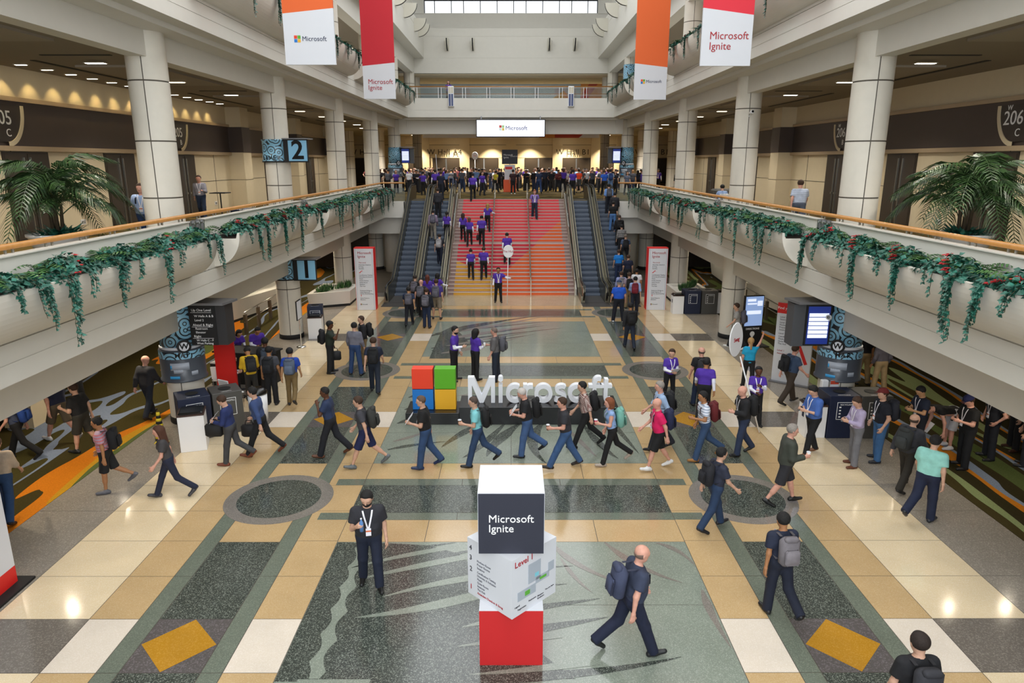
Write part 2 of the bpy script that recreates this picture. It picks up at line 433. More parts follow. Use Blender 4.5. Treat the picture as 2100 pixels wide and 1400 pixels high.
# dark mass on the trunk side and its scalloped light rib
mass = [G(p, q)[:2] for p, q in ((700, 1113), (790, 1113), (880, 1118), (940, 1135), (975, 1165), (995, 1205), (1010, 1245), (1060, 1290), (1110, 1340), (1180, 1392), (600, 1392), (612, 1340), (640, 1260), (660, 1200), (685, 1130))]
inlay('dark_trunk_inlay', mass, t_dark, .002)
for p, ww in [(((915, 1124), (815, 1142), (720, 1164)), .13), (((965, 1140), (845, 1163), (732, 1188)), .17), (((1000, 1180), (895, 1197), (783, 1224)), .17), (((1010, 1212), (865, 1246), (727, 1266)), .22),
              (((1110, 1252), (1030, 1268), (947, 1286)), .2), (((1150, 1300), (1045, 1312), (937, 1325)), .17), (((1230, 1356), (1090, 1372), (962, 1383)), .13)]:
    blade(p, ww, t_field, .0045, tail=1)
ys = np.linspace(8.25, 11.8, 72)
xl = -2.92 + .09 * np.abs(np.sin((ys - 8) * 5.2)); xr = -2.62 - .11 * np.abs(np.sin((ys - 7.7) * 4.6))
inlay('dark_trunk_inlay', [(-3.29, 8.2), (-2.98, 8.2), (-2.98, 11.85), (-3.29, 11.85)], t_dark, .0026)
MB().add([(xl[i], ys[i], .0045) for i in range(72)] + [(xr[i], ys[i], .0045) for i in range(72)], [(i, 72 + i, 73 + i, i + 1) for i in range(71)]).build('scalloped_rib', t_field, floor)
for p, ww in [(((985, 868), (940, 893), (905, 917)), .26), (((1035, 868), (985, 915), (948, 938)), .22), (((1065, 868), (1020, 905), (998, 936)), .34),
              (((1112, 868), (1092, 908), (1120, 950)), .34), (((1165, 880), (1200, 915), (1224, 937)), .14), (((1195, 870), (1235, 915), (1268, 940)), .22),
              (((1240, 850), (1275, 890), (1310, 930)), .18), (((806, 905), (850, 893), (885, 880)), .14), (((795, 922), (850, 912), (915, 905)), .16),
              (((815, 868), (840, 860), (870, 850)), .2), (((830, 840), (850, 835), (880, 828)), .2), (((838, 815), (858, 810), (885, 806)), .18),
              (((1290, 800), (1300, 840), (1330, 890)), .2), (((940, 838), (1000, 824), (1060, 812)), .1), (((935, 812), (975, 806), (1010, 800)), .1)]:
    blade(p, ww, t_dark if ww > .15 else t_mauve)
for i in range(11):
    a = rnd.uniform(880, 960)
    blade(((a, 724 - i * 5), (a + 70, 712 - i * 5), (a + rnd.uniform(150, 260), 690 - i * 4.5)), rnd.uniform(.22, .42), t_dark if i % 3 else t_mauve, .003 + i * 1e-4)
inlay('dark_trunk_inlay', [G(p, q)[:2] for p, q in ((880, 735), (905, 680), (930, 668), (960, 700), (935, 735))], t_dark, .002)
struct('floor_landing', MB().box(-6.55, 6.55, 34.24, 37.3, -.2, .004), terrazzo('terrazzo_beige', '#a5967b', '#bfb29a', amount=.4, scale=60), label='beige terrazzo apron before the staircase')

# ================================================================ carpets of the side galleries
c_left = carpet('carpet_left', [(0, '#3a3319'), (.38, '#464020'), (.436, '#7e8aa0'), (.452, '#3f381c'), (.52, '#c9761a'), (.56, '#b98a22'), (.585, '#566236'), (.63, '#3a3319')], sx=.34, sy=.06, seed=4.6)
c_right = carpet('carpet_right', [(0, '#2f2a17'), (.36, '#4b5630'), (.40, '#2f2a17'), (.455, '#737f92'), (.475, '#b06d1c'), (.495, '#2f2a17'), (.555, '#7f8a60'), (.60, '#3f371c'), (.66, '#6f7a52')], sx=.36, sy=.06, seed=8.4)
c_up = carpet('carpet_upper', [(0, '#4d4128'), (.4, '#5c4d2d'), (.47, '#6b5a36'), (.53, '#3f371f'), (.6, '#6f5c30')], sx=.25, sy=.35, seed=1.0)
struct('floor_carpet_left', MB().box(-16.6, -9.76, -6, 50, -.2, .006), c_left, label='carpet with orange, olive and blue bands on the lower gallery floor')
struct('floor_carpet_right', MB().box(9.76, XW, -6, 50, -.2, .006), c_right, label='carpet with pale green, orange and blue bands on the lower gallery floor')

# ================================================================ slab edges, galleries
def edge_profile(zt, s):
    p = [(XF, zt - .94), (XF, zt - .62), (XF + .015, zt - .62), (XF + .015, zt - .605), (XF, zt - .605), (XF, zt - .31), (XF + .05, zt - .31), (XF + .05, zt - .28),
         (XF + .02, zt - .28), (XF + .02, zt), (20 if zt > 8 else 16.8, zt), (20 if zt > 8 else 16.8, zt - .9), (XC + .25, zt - .9), (XC + .25, zt - .9), (8.75, zt - 1.07), (8.12, zt - 1.07), (8.12, zt - .94)]
    return [(s * x, z) for x, z in (p if s < 0 else p[::-1])]
for s, nm in ((-1, 'left'), (1, 'right')):
    struct('slab_middle_' + nm, MB().sweep_y(edge_profile(Z2, s), -6, 43.0), m_wall, label='white edge of the middle level gallery')
    struct('slab_top_' + nm, MB().sweep_y(edge_profile(Z3, s), -6, 54.7), m_wall, label='white edge of the top level gallery')
    # beams in the column line
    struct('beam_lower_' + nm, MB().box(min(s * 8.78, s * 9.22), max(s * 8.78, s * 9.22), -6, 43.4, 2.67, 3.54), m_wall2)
    struct('beam_upper_' + nm, MB().box(min(s * 8.78, s * 9.22), max(s * 8.78, s * 9.22), -6, 55.2, 9.44, 10.04), m_wall)
    XL = 16.5 if s < 0 else XW
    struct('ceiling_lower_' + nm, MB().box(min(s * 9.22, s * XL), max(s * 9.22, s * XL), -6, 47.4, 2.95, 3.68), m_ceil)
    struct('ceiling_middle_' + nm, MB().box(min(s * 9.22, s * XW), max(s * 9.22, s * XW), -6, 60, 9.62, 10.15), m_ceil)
    # upper gallery carpet
    struct('floor_middle_' + nm, MB().box(min(s * 7.95, s * XW), max(s * 7.95, s * XW), -6, 43, Z2, Z2 + .012), c_up)
    # ceiling coffers and slots of the middle level
    for k in range(5):
        y = 18.4 + PER * k - 9.0
        for (x0, x1, y0, y1) in ((9.5, 9.62, y + 2, y + 7.5), (12.75, 12.9, y + 1.2, y + 8.2), (10.2, 12.0, y + .2, y + .32)):
            struct('trim_slot', MB().box(min(s * x0, s * x1), max(s * x0, s * x1), y0, y1, 9.605, 9.63), m_blackm)
        struct('trim_coffer', MB().box(min(s * 10.1, s * 12.3), max(s * 10.1, s * 12.3), y + 2.2, y + 7.2, 9.56, 9.62), mat('coffer_paint', '#9a9082', .8))
    # walls
    a, b = (-XW - .3, -XW) if s < 0 else (XW, XW + .3)
    struct('wall_lower_' + nm, MB().box(min(s * XL, s * XL + s * .3), max(s * XL, s * XL + s * .3), -6, 47.5, -.2, 3.7), m_cream)
    wl = struct('wall_middle_' + nm, MB().box(a, b, -6, 60, Z2 - .4, 10.2), m_cream, label='cream gallery wall under a brown sign band')
    e0, e1 = (XW - .10, XW + .02)
    bx = lambda x0, x1, y0, y1, z0, z1: MB().box(min(s * x0, s * x1), max(s * x0, s * x1), y0, y1, z0, z1)
    bx(XW - .07, XW + .02, -6, 37.0, 7.42, 8.66).build('brown_band', m_brown, wl)
    bx(XW - .07, XW + .02, 37.8, 60, 7.42, 8.66).build('brown_band', m_brown, wl)
    bx(XW - .16, XW + .02, -6, 60, 7.28, 7.42).build('lower_trim', m_trim, wl)
    bx(XW - .16, XW + .02, -6, 60, 8.66, 8.78).build('upper_trim', m_trim, wl)
    bx(XW - .015, XW + .01, -6, 60, 6.06, 6.08).build('wall_joint', m_joint, wl)
    for y in np.arange(2, 60, 4.7): bx(XW - .013, XW + .01, y, y + .02, Z2, 7.3).build('wall_joint', m_joint, wl)
    for y in (37.4, 46.8, 56.2):
        p = struct('column_pilaster', bx(XW - .75, XW, y - .55, y + .55, Z2, 9.7), m_cream)
        bx(XW - .77, XW, y - .56, y + .56, 7.42, 8.66).build('brown_band', m_brown, p)
        bx(XW - .76, XW, y - .555, y + .555, 6.06, 6.08).build('joint', m_joint, p)
    lw = struct('baseboard_' + nm, bx(XL - .03, XL, -6, 47.5, 0, .16), m_blackm)
    # doors of the meeting rooms
    for y0 in (20.4, 25.5, 30.7, 42.0, 50.5):
        d = struct('door_1', bx(XW - .05, XW + .05, y0, y0 + 2.0, Z2, 7.26), m_door, label='dark brown double door in the gallery wall')
        for i in range(2):
            lf = bx(XW - .07, XW - .04, y0 + .04 + i * .98, y0 + .94 + i * .98, Z2 + .02, 7.2).build('door_leaf', m_door, d)
            bx(XW - .10, XW - .07, y0 + .78 + i * .3, y0 + .82 + i * .3, Z2 + .1, 7.1).build('panic_rod', m_steel, lf)
            bx(XW - .13, XW - .07, y0 + .74 + i * .3, y0 + .86 + i * .3, Z2 + .98, Z2 + 1.06).build('door_pull', m_steel, lf)
    for y0 in (23.6, 29.1, 34.5): 
        o = bx(XW - .03, XW, y0, y0 + .26, Z2 + .33, Z2 + .5).build('wall_outlet', m_whitep, None, label='small socket plate low on the cream gallery wall', cat='outlet', group='socket plates on the gallery walls')
        for i in range(3): bx(XW - .034, XW - .03, y0 + .04 + i * .07, y0 + .075 + i * .07, Z2 + .36, Z2 + .46).build('socket', m_black, o)

# parapets with steel pilasters, wooden handrail on paired posts
PIL = [8.3, 17.4, 26.6, 35.8]
SEG = [(-6, 7.6), (9.0, 16.7), (18.1, 25.9), (27.3, 35.1), (36.5, 43.0)]
for s, nm in ((-1, 'left'), (1, 'right')):
    bx = lambda x0, x1, y0, y1, z0, z1: MB().box(min(s * x0, s * x1), max(s * x0, s * x1), y0, y1, z0, z1)
    ed = [-6] + sum([[p - .42, p + .42] for p in PIL], []) + [43.0]
    for i in range(0, len(ed), 2):
        o = struct('wall_parapet_' + nm, bx(7.76, 7.92, ed[i], ed[i + 1], Z2 - .28, 5.57), m_wall, label='white parapet of the middle level gallery')
        bx(7.72, 7.94, ed[i], ed[i + 1], 5.57, 5.59).build('coping', m_wall2, o)
    for p in PIL:
        o = thing('steel_pilaster', 'grey steel lattice panel between two white parapet sections', 'panel', (s * 7.83, p, Z2 - .3), group='steel panels in the parapets')
        MB().box(-.06, .06, -.42, .42, 0, 1.28).build('back_plate', m_grey, o)
        for yy in (-.36, -.14, .14, .36): MB().box(-.1, .1, yy - .02, yy + .02, 0, 1.28).build('upright', m_steel, o)
        for zz in (.3, .6, .9, 1.2): MB().box(-.09, .09, -.36, .36, zz, zz + .03).build('crossbar', m_steel, o)
    hr = thing('handrail', 'wooden handrail on the parapet of the %s' % ('blade sign gallery' if s < 0 else 'security camera gallery'), 'handrail', (s * 7.9, 0, 5.59))
    MB().tube([(0, -6, .11), (0, 43.6, .11), (-s * .25, 43.75, .11), (-s * 1.35, 43.75, .11)], .05, 10).build('wooden_rail', m_wood, hr, True)
    post = MB().box(-.012, .012, -.02, .02, 0, .075).mesh('post', m_steel)
    for j in range(40):
        for q in (0, .17):
            y = 6.0 + j * .98 + q
            if y < 43.3: obj('post', post, hr, (0, y, 0))
    # return of the gallery edge toward the escalators
    struct('slab_return_' + nm, bx(6.5, XF + .3, 42.95, 43.3, Z2 - .94, Z2 + .02), m_wall)
    struct('wall_return_' + nm, bx(6.5, 7.9, 43.6, 43.66, Z2, 5.4), m_glassy)

# rear part of the middle level
m_rear = m_wall
for s, nm in ((-1, 'left'), (1, 'right')):
    x0, x1 = (-27, -6.5) if s < 0 else (6.5, 27)
    struct('slab_rear_' + nm, MB().box(x0, x1, 43.0, 83, Z2 - .94, Z2), m_wall)
    struct('floor_rear_' + nm, MB().box(x0, x1, 43.7, 82, Z2, Z2 + .012), c_up)
    struct('wall_hall_' + nm, MB().box(s * 27 - .15, s * 27 + .15, 58, 82, Z2, 10.2), m_cream)
    struct('wall_step_' + nm, MB().box(min(s * XW, s * 27), max(s * XW, s * 27), 59.7, 60, Z2, 10.2), m_cream)
    # wall below the rear slab
    struct('wall_under_' + nm, MB().box(min(s * 6.3, s * XW), max(s * 6.3, s * XW), 47.4, 47.7, 0, 3.7), m_cream)
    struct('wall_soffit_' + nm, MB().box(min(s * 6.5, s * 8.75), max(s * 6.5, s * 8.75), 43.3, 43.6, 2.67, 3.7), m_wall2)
    for x0 in (9.5, 12.0):
        struct('door_2', MB().box(min(s * x0, s * (x0 + 1.9)), max(s * x0, s * (x0 + 1.9)), 47.33, 47.4, 0, 2.5), m_door)
struct('slab_rear_middle', MB().box(-6.5, 6.5, 46.35, 83, Z2 - .94, Z2), m_wall)
struct('floor_rear_middle', MB().box(-6.5, 6.5, 46.35, 82, Z2, Z2 + .012), c_up)
struct('ceiling_rear', MB().box(-27, 27, 56.5, 83, 9.7, 10.2), mat('hall_ceiling', '#b9ae98', .8))
struct('column_pier', MB().box(-13.7, -12.9, 17.7, 18.9, 0, 3), m_cream)
wn = struct('window_3', MB().box(-7.5, 7.5, -5.98, -5.92, 3.5, 16.5), mat('window_daylight', '#f2f8ff', .3, emit=1.5), label='glazed end wall of the atrium')
for i in range(6): MB().box(-7.5 + i * 3 - .05, -7.5 + i * 3 + .05, -5.92, -5.85, 3.5, 16.5).build('window_mullion', m_steel, wn)
struct('wall_back_low', MB().box(-15, 15, -6.3, -6, 0, 22), m_wall)

# hall wall with doors and lettering
hw = struct('wall_hall', MB().box(-27, 27, 80, 80.4, Z2, 10.2), m_cream, label='cream wall of the exhibition halls')
MB().box(-27, 27, 79.985, 80, 8.70, 8.74).build('wall_joint', m_joint, hw)
MB().box(-27, 27, 79.985, 80, 7.32, 7.35).build('wall_joint', m_joint, hw)
for x in (-18.4, -15.6, -12.2, -9.6, -5.15, 0, 5.15, 9.4, 12.2, 15.6, 18.4): MB().box(x - .55, x + .55, 79.86, 80, Z2, 9.7).build('pilaster', m_cream, hw)
for x0, x1 in ((-17.6, -16.3), (-11.4, -10.2), (-8.7, -5.7), (-4.6, -1.4), (1.5, 4.6), (5.7, 8.8), (10.2, 11.4), (16.3, 17.6)):
    d = struct('door_3', MB().box(x0, x1, 79.95, 80.02, Z2, 7.3), m_door, label='dark doors of an exhibition hall')
    n = 2 if x1 - x0 > 2 else 1
    for i in range(n):
        a = x0 + (x1 - x0) * i / n; b = x0 + (x1 - x0) * (i + 1) / n
        MB().box(a + .04, b - .04, 79.92, 79.95, Z2 + .02, 7.24).build('door_leaf', m_door, d)
        if i: MB().box(a - .07, a + .07, 79.9, 79.95, Z2, 7.26).build('mullion', m_steel, d)
HALLTXT = mat('hall_lettering', '#2c241b', .6)
for s_, x in (('W Hall A4', -7.35), ('W Hall B1', 6.85), ('W Hall A3', -16.0), ('W Hall B1', 15.6)):
    text('hall_lettering', s_, .82, HALLTXT, (x, 79.84 if abs(x) < 14 else 79.97, 7.93), hw, spacing=1.08)

# ================================================================ bridge and top level
br = struct('slab_bridge', MB().sweep_x([(54.7, Z3 - .94), (54.7, Z3 - .45), (54.715, Z3 - .45), (54.715, Z3 - .43), (54.7, Z3 - .43), (54.7, Z3 + .42), (54.95, Z3 + .42), (54.95, Z3), (83, Z3),
                                         (83, Z3 - .9), (56.4, Z3 - .9), (56.4, 9.0), (55.9, 9.0), (55.9, Z3 - 1.1), (55.2, Z3 - 1.1), (55.2, Z3 - .94)][::-1], -XF - .35, XF + .35), m_wall, label='white bridge of the top level across the atrium')
for s, nm in ((-1, 'left'), (1, 'right')):
    struct('slab_top_rear_' + nm, MB().box(min(s * 8.05, s * 27), max(s * 8.05, s * 27), 54.7, 83, Z3 - .94, Z3), m_wall)
    struct('beam_bridge_' + nm, MB().box(min(s * 8.0, s * 9.2), max(s * 8.0, s * 9.2), 55.8, 56.4, 9.0, Z3 - .9), m_wall)
    struct('wall_top_' + nm, MB().box(min(s * 17, s * 17.3), max(s * 17, s * 17.3), 10, 78, Z3, 15), m_cream)
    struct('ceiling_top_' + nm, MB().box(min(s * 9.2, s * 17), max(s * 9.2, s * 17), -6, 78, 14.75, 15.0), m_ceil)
    # upper atrium wall over the top gallery
    prof = [(7.7, 15.8), (7.7, 17.55), (7.715, 17.55), (7.715, 17.6), (7.7, 17.6), (7.7, 18.25), (10.5, 18.25), (10.5, 15.0), (9.3, 15.0), (9.3, 14.5), (8.6, 14.5), (8.6, 15.8)]
    struct('wall_upper_' + nm, MB().sweep_y([(s * x, z) for x, z in (prof if s < 0 else prof[::-1])], -6, 66), m_wall)
    struct('wall_clerestory_' + nm, MB().box(min(s * 10.3, s * 10.5), max(s * 10.3, s * 10.5), -6, 68, 18.25, 19.6), m_wall)
    struct('wall_attic_' + nm, MB().box(min(s * 10.3, s * 10.5), max(s * 10.3, s * 10.5), -6, 68, 21.0, 22.2), m_wall)
    for k in range(9):
        y0 = 34 + k * 3.7
        wn = struct('window_1', MB().box(min(s * 10.36, s * 10.4), max(s * 10.36, s * 10.4), y0 + .06, y0 + 3.64, 19.6, 21.0), mat('window_daylight', '#f2f8ff', .3, emit=1.5))
        MB().box(min(s * 10.3, s * 10.45), max(s * 10.3, s * 10.45), y0 - .06, y0 + .06, 19.6, 21.0).build('window_frame', m_wall, wn)
    for y in (46.6, 56.0, 64.5):
        struct('column_attic', MB().lathe([(.5, 18.25), (.5, 22)], 20, (s * 8.9, y, 0)), m_wall, smooth=True)
wu = struct('wall_upper_rear', MB().sweep_x([(66, 14.55), (66, 15.78), (66.015, 15.78), (66.015, 15.82), (66, 15.82), (66, 17.55), (66.015, 17.55), (66.015, 17.6), (66, 17.6), (66, 18.25), (68, 18.25), (68, 14.55)][::-1], -10.5, 10.5), m_wall, label='white upper wall closing the atrium')
struct('wall_upper_back', MB().box(-10.5, 10.5, 68, 68.3, 18.25, 19.85), m_wall)
struct('wall_upper_lintel', MB().box(-10.5, 10.5, 68, 68.3, 21.0, 22.2), m_wall)
wn = struct('window_2', MB().box(-7.75, 7.75, 68.1, 68.14, 19.85, 21.0), MATS['window_daylight'], label='strip of bright clerestory windows')
for i, x in enumerate([-7.75, -6.85, -5.35, -4.25, -2.75, -1.25, .25, 1.35, 2.85, 4.35, 5.45, 6.9, 7.75]):
    MB().box(x - .035, x + .035, 68.04, 68.12, 19.85, 21.0).build('window_mullion', m_blackm, wn)
MB().box(-7.75, 7.75, 68.03, 68.12, 20.85, 21.0).build('window_frame', m_blackm, wn)
for x0, x1 in ((-10.5, -7.8), (7.8, 10.5)): struct('wall_upper_pier', MB().box(x0, x1, 67.9, 68.3, 19.8, 21.05), m_wall)
struct('roof', MB().box(-11, 11, -6.3, 69, 22.0, 22.4), m_wall)
struct('ceiling_top_rear', MB().box(-27, 27, 68.4, 83, 14.55, 15), mat('hall_ceiling', '#b9ae98', .8))
struct('wall_top_rear', MB().box(-27, 27, 79, 79.4, Z3, 15), m_cream)
struct('ceiling_top_panels', MB().box(-9.5, 9.5, 66.6, 68.4, 14.45, 14.56), m_cream)

# ================================================================ columns: two half-round stone panels per course
SHELL = {}
def shell(r, h, a0, a1):
    k = (round(r, 3), round(h, 3), a0)
    if k not in SHELL:
        g = .018
        b = MB(); A = (14, (0, 0, 0), 0, a0 + 1.4, a1 - 1.4)
        b.lathe([(r, g), (r, h - g)], *A).lathe([(r - .03, g), (r, g)], *A).lathe([(r, h - g), (r - .03, h - g)], *A)
        SHELL[k] = b.mesh('panel', m_conc, True)
    return SHELL[k]
def column(x, y, z0, courses, z1, base=False):
    s = 1 if x > 0 else -1
    c = struct('column', MB().lathe([(.455, 0), (.455, z1 - z0)], 24), m_joint, label='round column clad in pale stone panels'); c.location = (x, y, z0)
    zs = [0] + [v - z0 for v in courses] + [z1 - z0]
    a = -90 - s * 12
    for i in range(len(zs) - 1):
        h = zs[i + 1] - zs[i]
        if base and i == 0: 
            MB().lathe([(.47, 0), (.49, .02), (.49, .17), (.47, .19)], 28).build('base_ring', m_blackm, c, True)
        z = zs[i] + (.17 if base and i == 0 else 0); h -= (.17 if base and i == 0 else 0)
        obj('stone_panel', shell(.47, h, a, a + 180), c, (0, 0, z)); obj('stone_panel', shell(.47, h, a + 180, a + 360), c, (0, 0, z))
    return c
for s in (-1, 1):
    for k in range(0, 4): column(s * XC, 18.4 + PER * k, 0, [2.05], 3.56, True)
    for k in range(0, 5): column(s * XC, 18.4 + PER * k, Z2, [6.09, 7.48, 8.9], 10.06)
    for k in range(2, 6): column(s * XC, 18.4 + PER * k, Z3, [12.5, 13.6], 14.6)
    column(s * 9.7, 75, Z2, [6.3, 7.4, 8.75], 9.75); column(s * 12.0, 66, Z2, [6.3, 7.4, 8.75], 9.75); column(s * 15.2, 68, Z2, [6.3, 7.4, 8.75], 9.75)
    column(s * 8.9, 68.5, Z3, [12.5], 14.5)
    struct('column_under', MB().lathe([(.62, 0), (.62, 3.6)], 28, (s * 7.6, 45.6, 0)), m_conc, smooth=True)
# ================================================================ staircase
def stair_graphic():
    m = bpy.data.materials.new('stair_graphic'); m.use_nodes = True; MATS['stair_graphic'] = m
    nt = m.node_tree; b = nt.nodes['Principled BSDF']; b.inputs['Roughness'].default_value = .55
    g = nt.nodes.new('ShaderNodeNewGeometry'); sp = nt.nodes.new('ShaderNodeSeparateXYZ'); nt.links.new(g.outputs['Position'], sp.inputs[0])
    def M(op, a, c):
        n = nt.nodes.new('ShaderNodeMath'); n.operation = op
        for i, v in enumerate((a, c)):
            if isinstance(v, (int, float)): n.inputs[i].default_value = v
            else: nt.links.new(v, n.inputs[i])
        return n.outputs[0]
    x, z = sp.outputs[0], sp.outputs[2]
    below = M('LESS_THAN', z, M('ADD', M('MULTIPLY', x, .70), 1.23))          # under the rising diagonal
    yel = M('MULTIPLY', M('LESS_THAN', z, M('ADD', M('MULTIPLY', x, -.34), .445)), M('LESS_THAN', x, -.62))
    mid = M('GREATER_THAN', z, 2.3)
    def mix(f, a, c):
        n = nt.nodes.new('ShaderNodeMix'); n.data_type = 'RGBA'; nt.links.new(f, n.inputs[0])
        for i, v in ((6, a), (7, c)):
            if isinstance(v, str): n.inputs[i].default_value = lin(v)
            else: nt.links.new(v, n.inputs[i])
        return n.outputs[2]
    red = mix(mid, '#cf2f3e', '#e2454b')  # lighter red above mid height paints in the stronger light on the upper flight
    nt.links.new(mix(yel, mix(below, red, '#e4632a'), '#d9a13a'), b.inputs['Base Color'])
    return m
m_graph = stair_graphic()
m_tread = mat('stair_tread', '#9a8078', .5, nscale=20, namt=.06)
m_nose = mat('stair_nosing', '#c6bbb3', .45)
st = thing('staircase', 'wide staircase with coral, orange and yellow painted risers', 'stairs', (0, 0, 0))
RZ = Z2 / 28
stepm = MB()
stepm.box(-3.45, 3.45, .012, 1.35, -RZ, -.012, 0).box(-3.1, 3.1, 0, .012, -RZ + .004, -.024, 1).box(-3.45, 3.45, -.01, .07, -.024, 0, 2).box(-3.45, 3.45, .09, 1.35, -.012, 0, 0)
step_me = stepm.mesh('step', [m_tread, m_graph, m_nose])
def step_y(i):
    return 37.0 + .315 * i + (.75 if i >= 14 else 0)
for i in range(28): obj('step', step_me, st, (0, step_y(i), RZ * (i + 1)))
def stair_z(y):
    i = max([k for k in range(28) if step_y(k) <= y], default=-1); return RZ * (i + 1)
MB().box(-3.45, 3.45, 38.3, 46.4, 0, .6).build('substructure', m_tread, st)
for s in (-1, 1):
    MB().add([(s * 3.45, 36.9, 0), (s * 3.52, 36.9, 0), (s * 3.52, 46.4, 0), (s * 3.45, 46.4, 0), (s * 3.45, 36.9, .35), (s * 3.52, 36.9, .35), (s * 3.52, 46.4, Z2 + .35), (s * 3.45, 46.4, Z2 + .35)],
             [(0, 1, 2, 3), (4, 5, 6, 7), (0, 1, 5, 4), (1, 2, 6, 5), (2, 3, 7, 6), (3, 0, 4, 7)]).build('stringer', m_wall2, st)
m_brass = mat('satin_rail', '#9d9484', .28, metal=1.0)
for x, w_ in ((-3.38, 'satin stair handrail between yellow risers and the busy escalator with grey backpacks'), (-1.05, 'satin stair handrail running up from the yellow risers'), (1.05, 'satin stair handrail running up through the orange risers'), (3.38, 'satin stair handrail between orange risers and the empty escalator')):
    h = thing('stair_handrail', w_, 'handrail', (x, 0, 0), group='handrails on the painted stairs')
    pts = [(36.5, .92), (37.0, .95), (step_y(13) + .1, RZ * 14 + .92), (step_y(14) - .05, RZ * 14 + .95), (46.3, Z2 + .95), (47.2, Z2 + .95)]
    MB().tube([(0, a, b) for a, b in pts], .035, 8).build('top_rail', m_brass, h, True)
    MB().tube([(0, a, b - .35) for a, b in pts], .018, 6).build('lower_rail', m_brass, h, True)
    for a, b in ((36.5, 0), (38.4, RZ * 5), (40.2, RZ * 11), (41.6, RZ * 14), (43.5, RZ * 19), (45.2, RZ * 25), (47.2, Z2)):
        MB().box(-.02, .02, a - .025, a + .025, b, b + .93).build('post', m_brass, h)

# ================================================================ escalators
m_estep = mat('escalator_step', '#4b5462', .45, metal=.3, nscale=30, namt=.15)
m_comb = mat('comb_plate', '#33302e', .6)
EP = [(34.9, 0), (36.3, 0), (36.9, .12), (44.55, 4.5), (45.15, 4.6), (46.9, 4.6)]
def path_box(mb, x0, x1, path, d0, d1, mi=0):
    vs, fs = [], []
    for y, z in path: vs += [(x0, y, z + d0), (x1, y, z + d0), (x1, y, z + d1), (x0, y, z + d1)]
    for i in range(len(path) - 1):
        for k in range(4): fs.append((i * 4 + k, i * 4 + (k + 1) % 4, i * 4 + 4 + (k + 1) % 4, i * 4 + 4 + k))
    n = (len(path) - 1) * 4
    return mb.add(vs, [(3, 2, 1, 0), (n, n + 1, n + 2, n + 3)] + fs, mi)
def escalator(x, label):
    e = thing('escalator', label, 'escalator', (x, 0, 0))
    sm = MB().sweep_x([(0, -.3), (-.012, -.12), (0, -.02), (.025, 0), (.42, 0), (.42, -.3)], -.5, .5).mesh('escalator_step', m_estep) if 'es' not in SHELL else SHELL['es']
    SHELL['es'] = sm
    for i in range(20): obj('escalator_step', sm, e, (0, 36.75 + i * .405, .115 + i * .2355))
    MB().box(-.5, .5, 34.9, 36.8, -.02, .02).build('comb_plate', m_comb, e)
    MB().box(-.5, .5, 44.8, 46.9, 4.58, 4.61).build('comb_plate', m_comb, e)
    MB().box(-.72, .72, 33.9, 34.95, 0, .012).build('floor_plate', m_comb, e)
    MB().box(-.5, .5, 44.80, 44.86, 4.6, 4.615).build('yellow_edge', mat('safety_yellow', '#c9a83a', .5), e)
    for s in (-1, 1):
        b = MB(); path_box(b, s * .51, s * .56, EP, -.28, .80); bal = b.build('balustrade', m_steel2, e)
        b = MB(); path_box(b, s * .56, s * .715, EP, -.45, .34); b.build('outer_deck', m_steel2, e)
        b = MB(); path_box(b, s * .50, s * .66, EP, .80, .86); b.build('deck_cap', m_steel2, bal)
        path = [(s * .58, 35.1, .22), (s * .58, 34.72, .30), (s * .58, 34.55, .55), (s * .58, 34.7, .84), (s * .58, 35.2, .92), (s * .58, 36.3, .92), (s * .58, 36.9, 1.04), (s * .58, 44.55, 5.42),
                (s * .58, 45.15, 5.52), (s * .58, 46.8, 5.52), (s * .58, 47.25, 5.42), (s * .58, 47.4, 5.15), (s * .58, 47.2, 4.85)]
        MB().tube(path, .045, 8).build('moving_handrail', m_rubber, e, True)
        MB().sweep_x([(34.75, .3), (34.7, .55), (34.8, .8), (35.2, .86), (35.2, .05), (34.95, .05)], s * .53, s * .63).build('newel', m_steel2, e)
        MB().sweep_x([(46.7, 5.46), (47.15, 5.4), (47.3, 5.15), (47.1, 4.85), (46.7, 4.6)], s * .53, s * .63).build('newel', m_steel2, e)
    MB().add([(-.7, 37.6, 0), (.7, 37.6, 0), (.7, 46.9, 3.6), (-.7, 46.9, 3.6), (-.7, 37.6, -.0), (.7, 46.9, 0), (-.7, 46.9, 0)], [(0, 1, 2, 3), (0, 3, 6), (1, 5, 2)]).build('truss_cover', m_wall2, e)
    return e
escalator(-5.74, 'empty escalator on the side of the blade signs, farther from the stairs')
escalator(-4.28, 'busy escalator between the painted stairs and an empty escalator, near grey backpacks')
escalator(4.28, 'empty escalator running right beside the orange risers of the stairs')
escalator(5.74, 'busy escalator carrying people in blue and black tops, beside the wall camera gallery')

# ================================================================ planters
NTH = ['fourth', 'third', 'second', 'first']
SIDE = {-1: 'blade sign', 1: 'security camera'}
POSN = ['first', 'second', 'third', 'fourth', 'fifth']
m_trough = mat('planter_white', '#dcd7cc', .55, nscale=2, namt=.03)
m_soil = mat('soil', '#2a2018', .95)
def trough(s, y0, y1, zr, label, grp):
    prof = [(7.735 - .735 * math.cos(R(a)), zr - .86 * math.sin(R(a))) for a in range(0, 90, 6)] + [(7.735, zr - .86), (7.735, zr - .14), (7.10, zr - .14), (7.06, zr)]
    t = thing('planter', label, 'planter', (0, 0, 0), group=grp)
    MB().sweep_y([(s * x, z) for x, z in (prof if s > 0 else prof[::-1])][::-1], y0, y1).build('trough', m_trough, t)
    MB().box(min(s * 7.08, s * 7.74), max(s * 7.08, s * 7.74), y0 + .05, y1 - .05, zr - .13, zr - .1).build('soil_bed', m_soil, t)
    return t
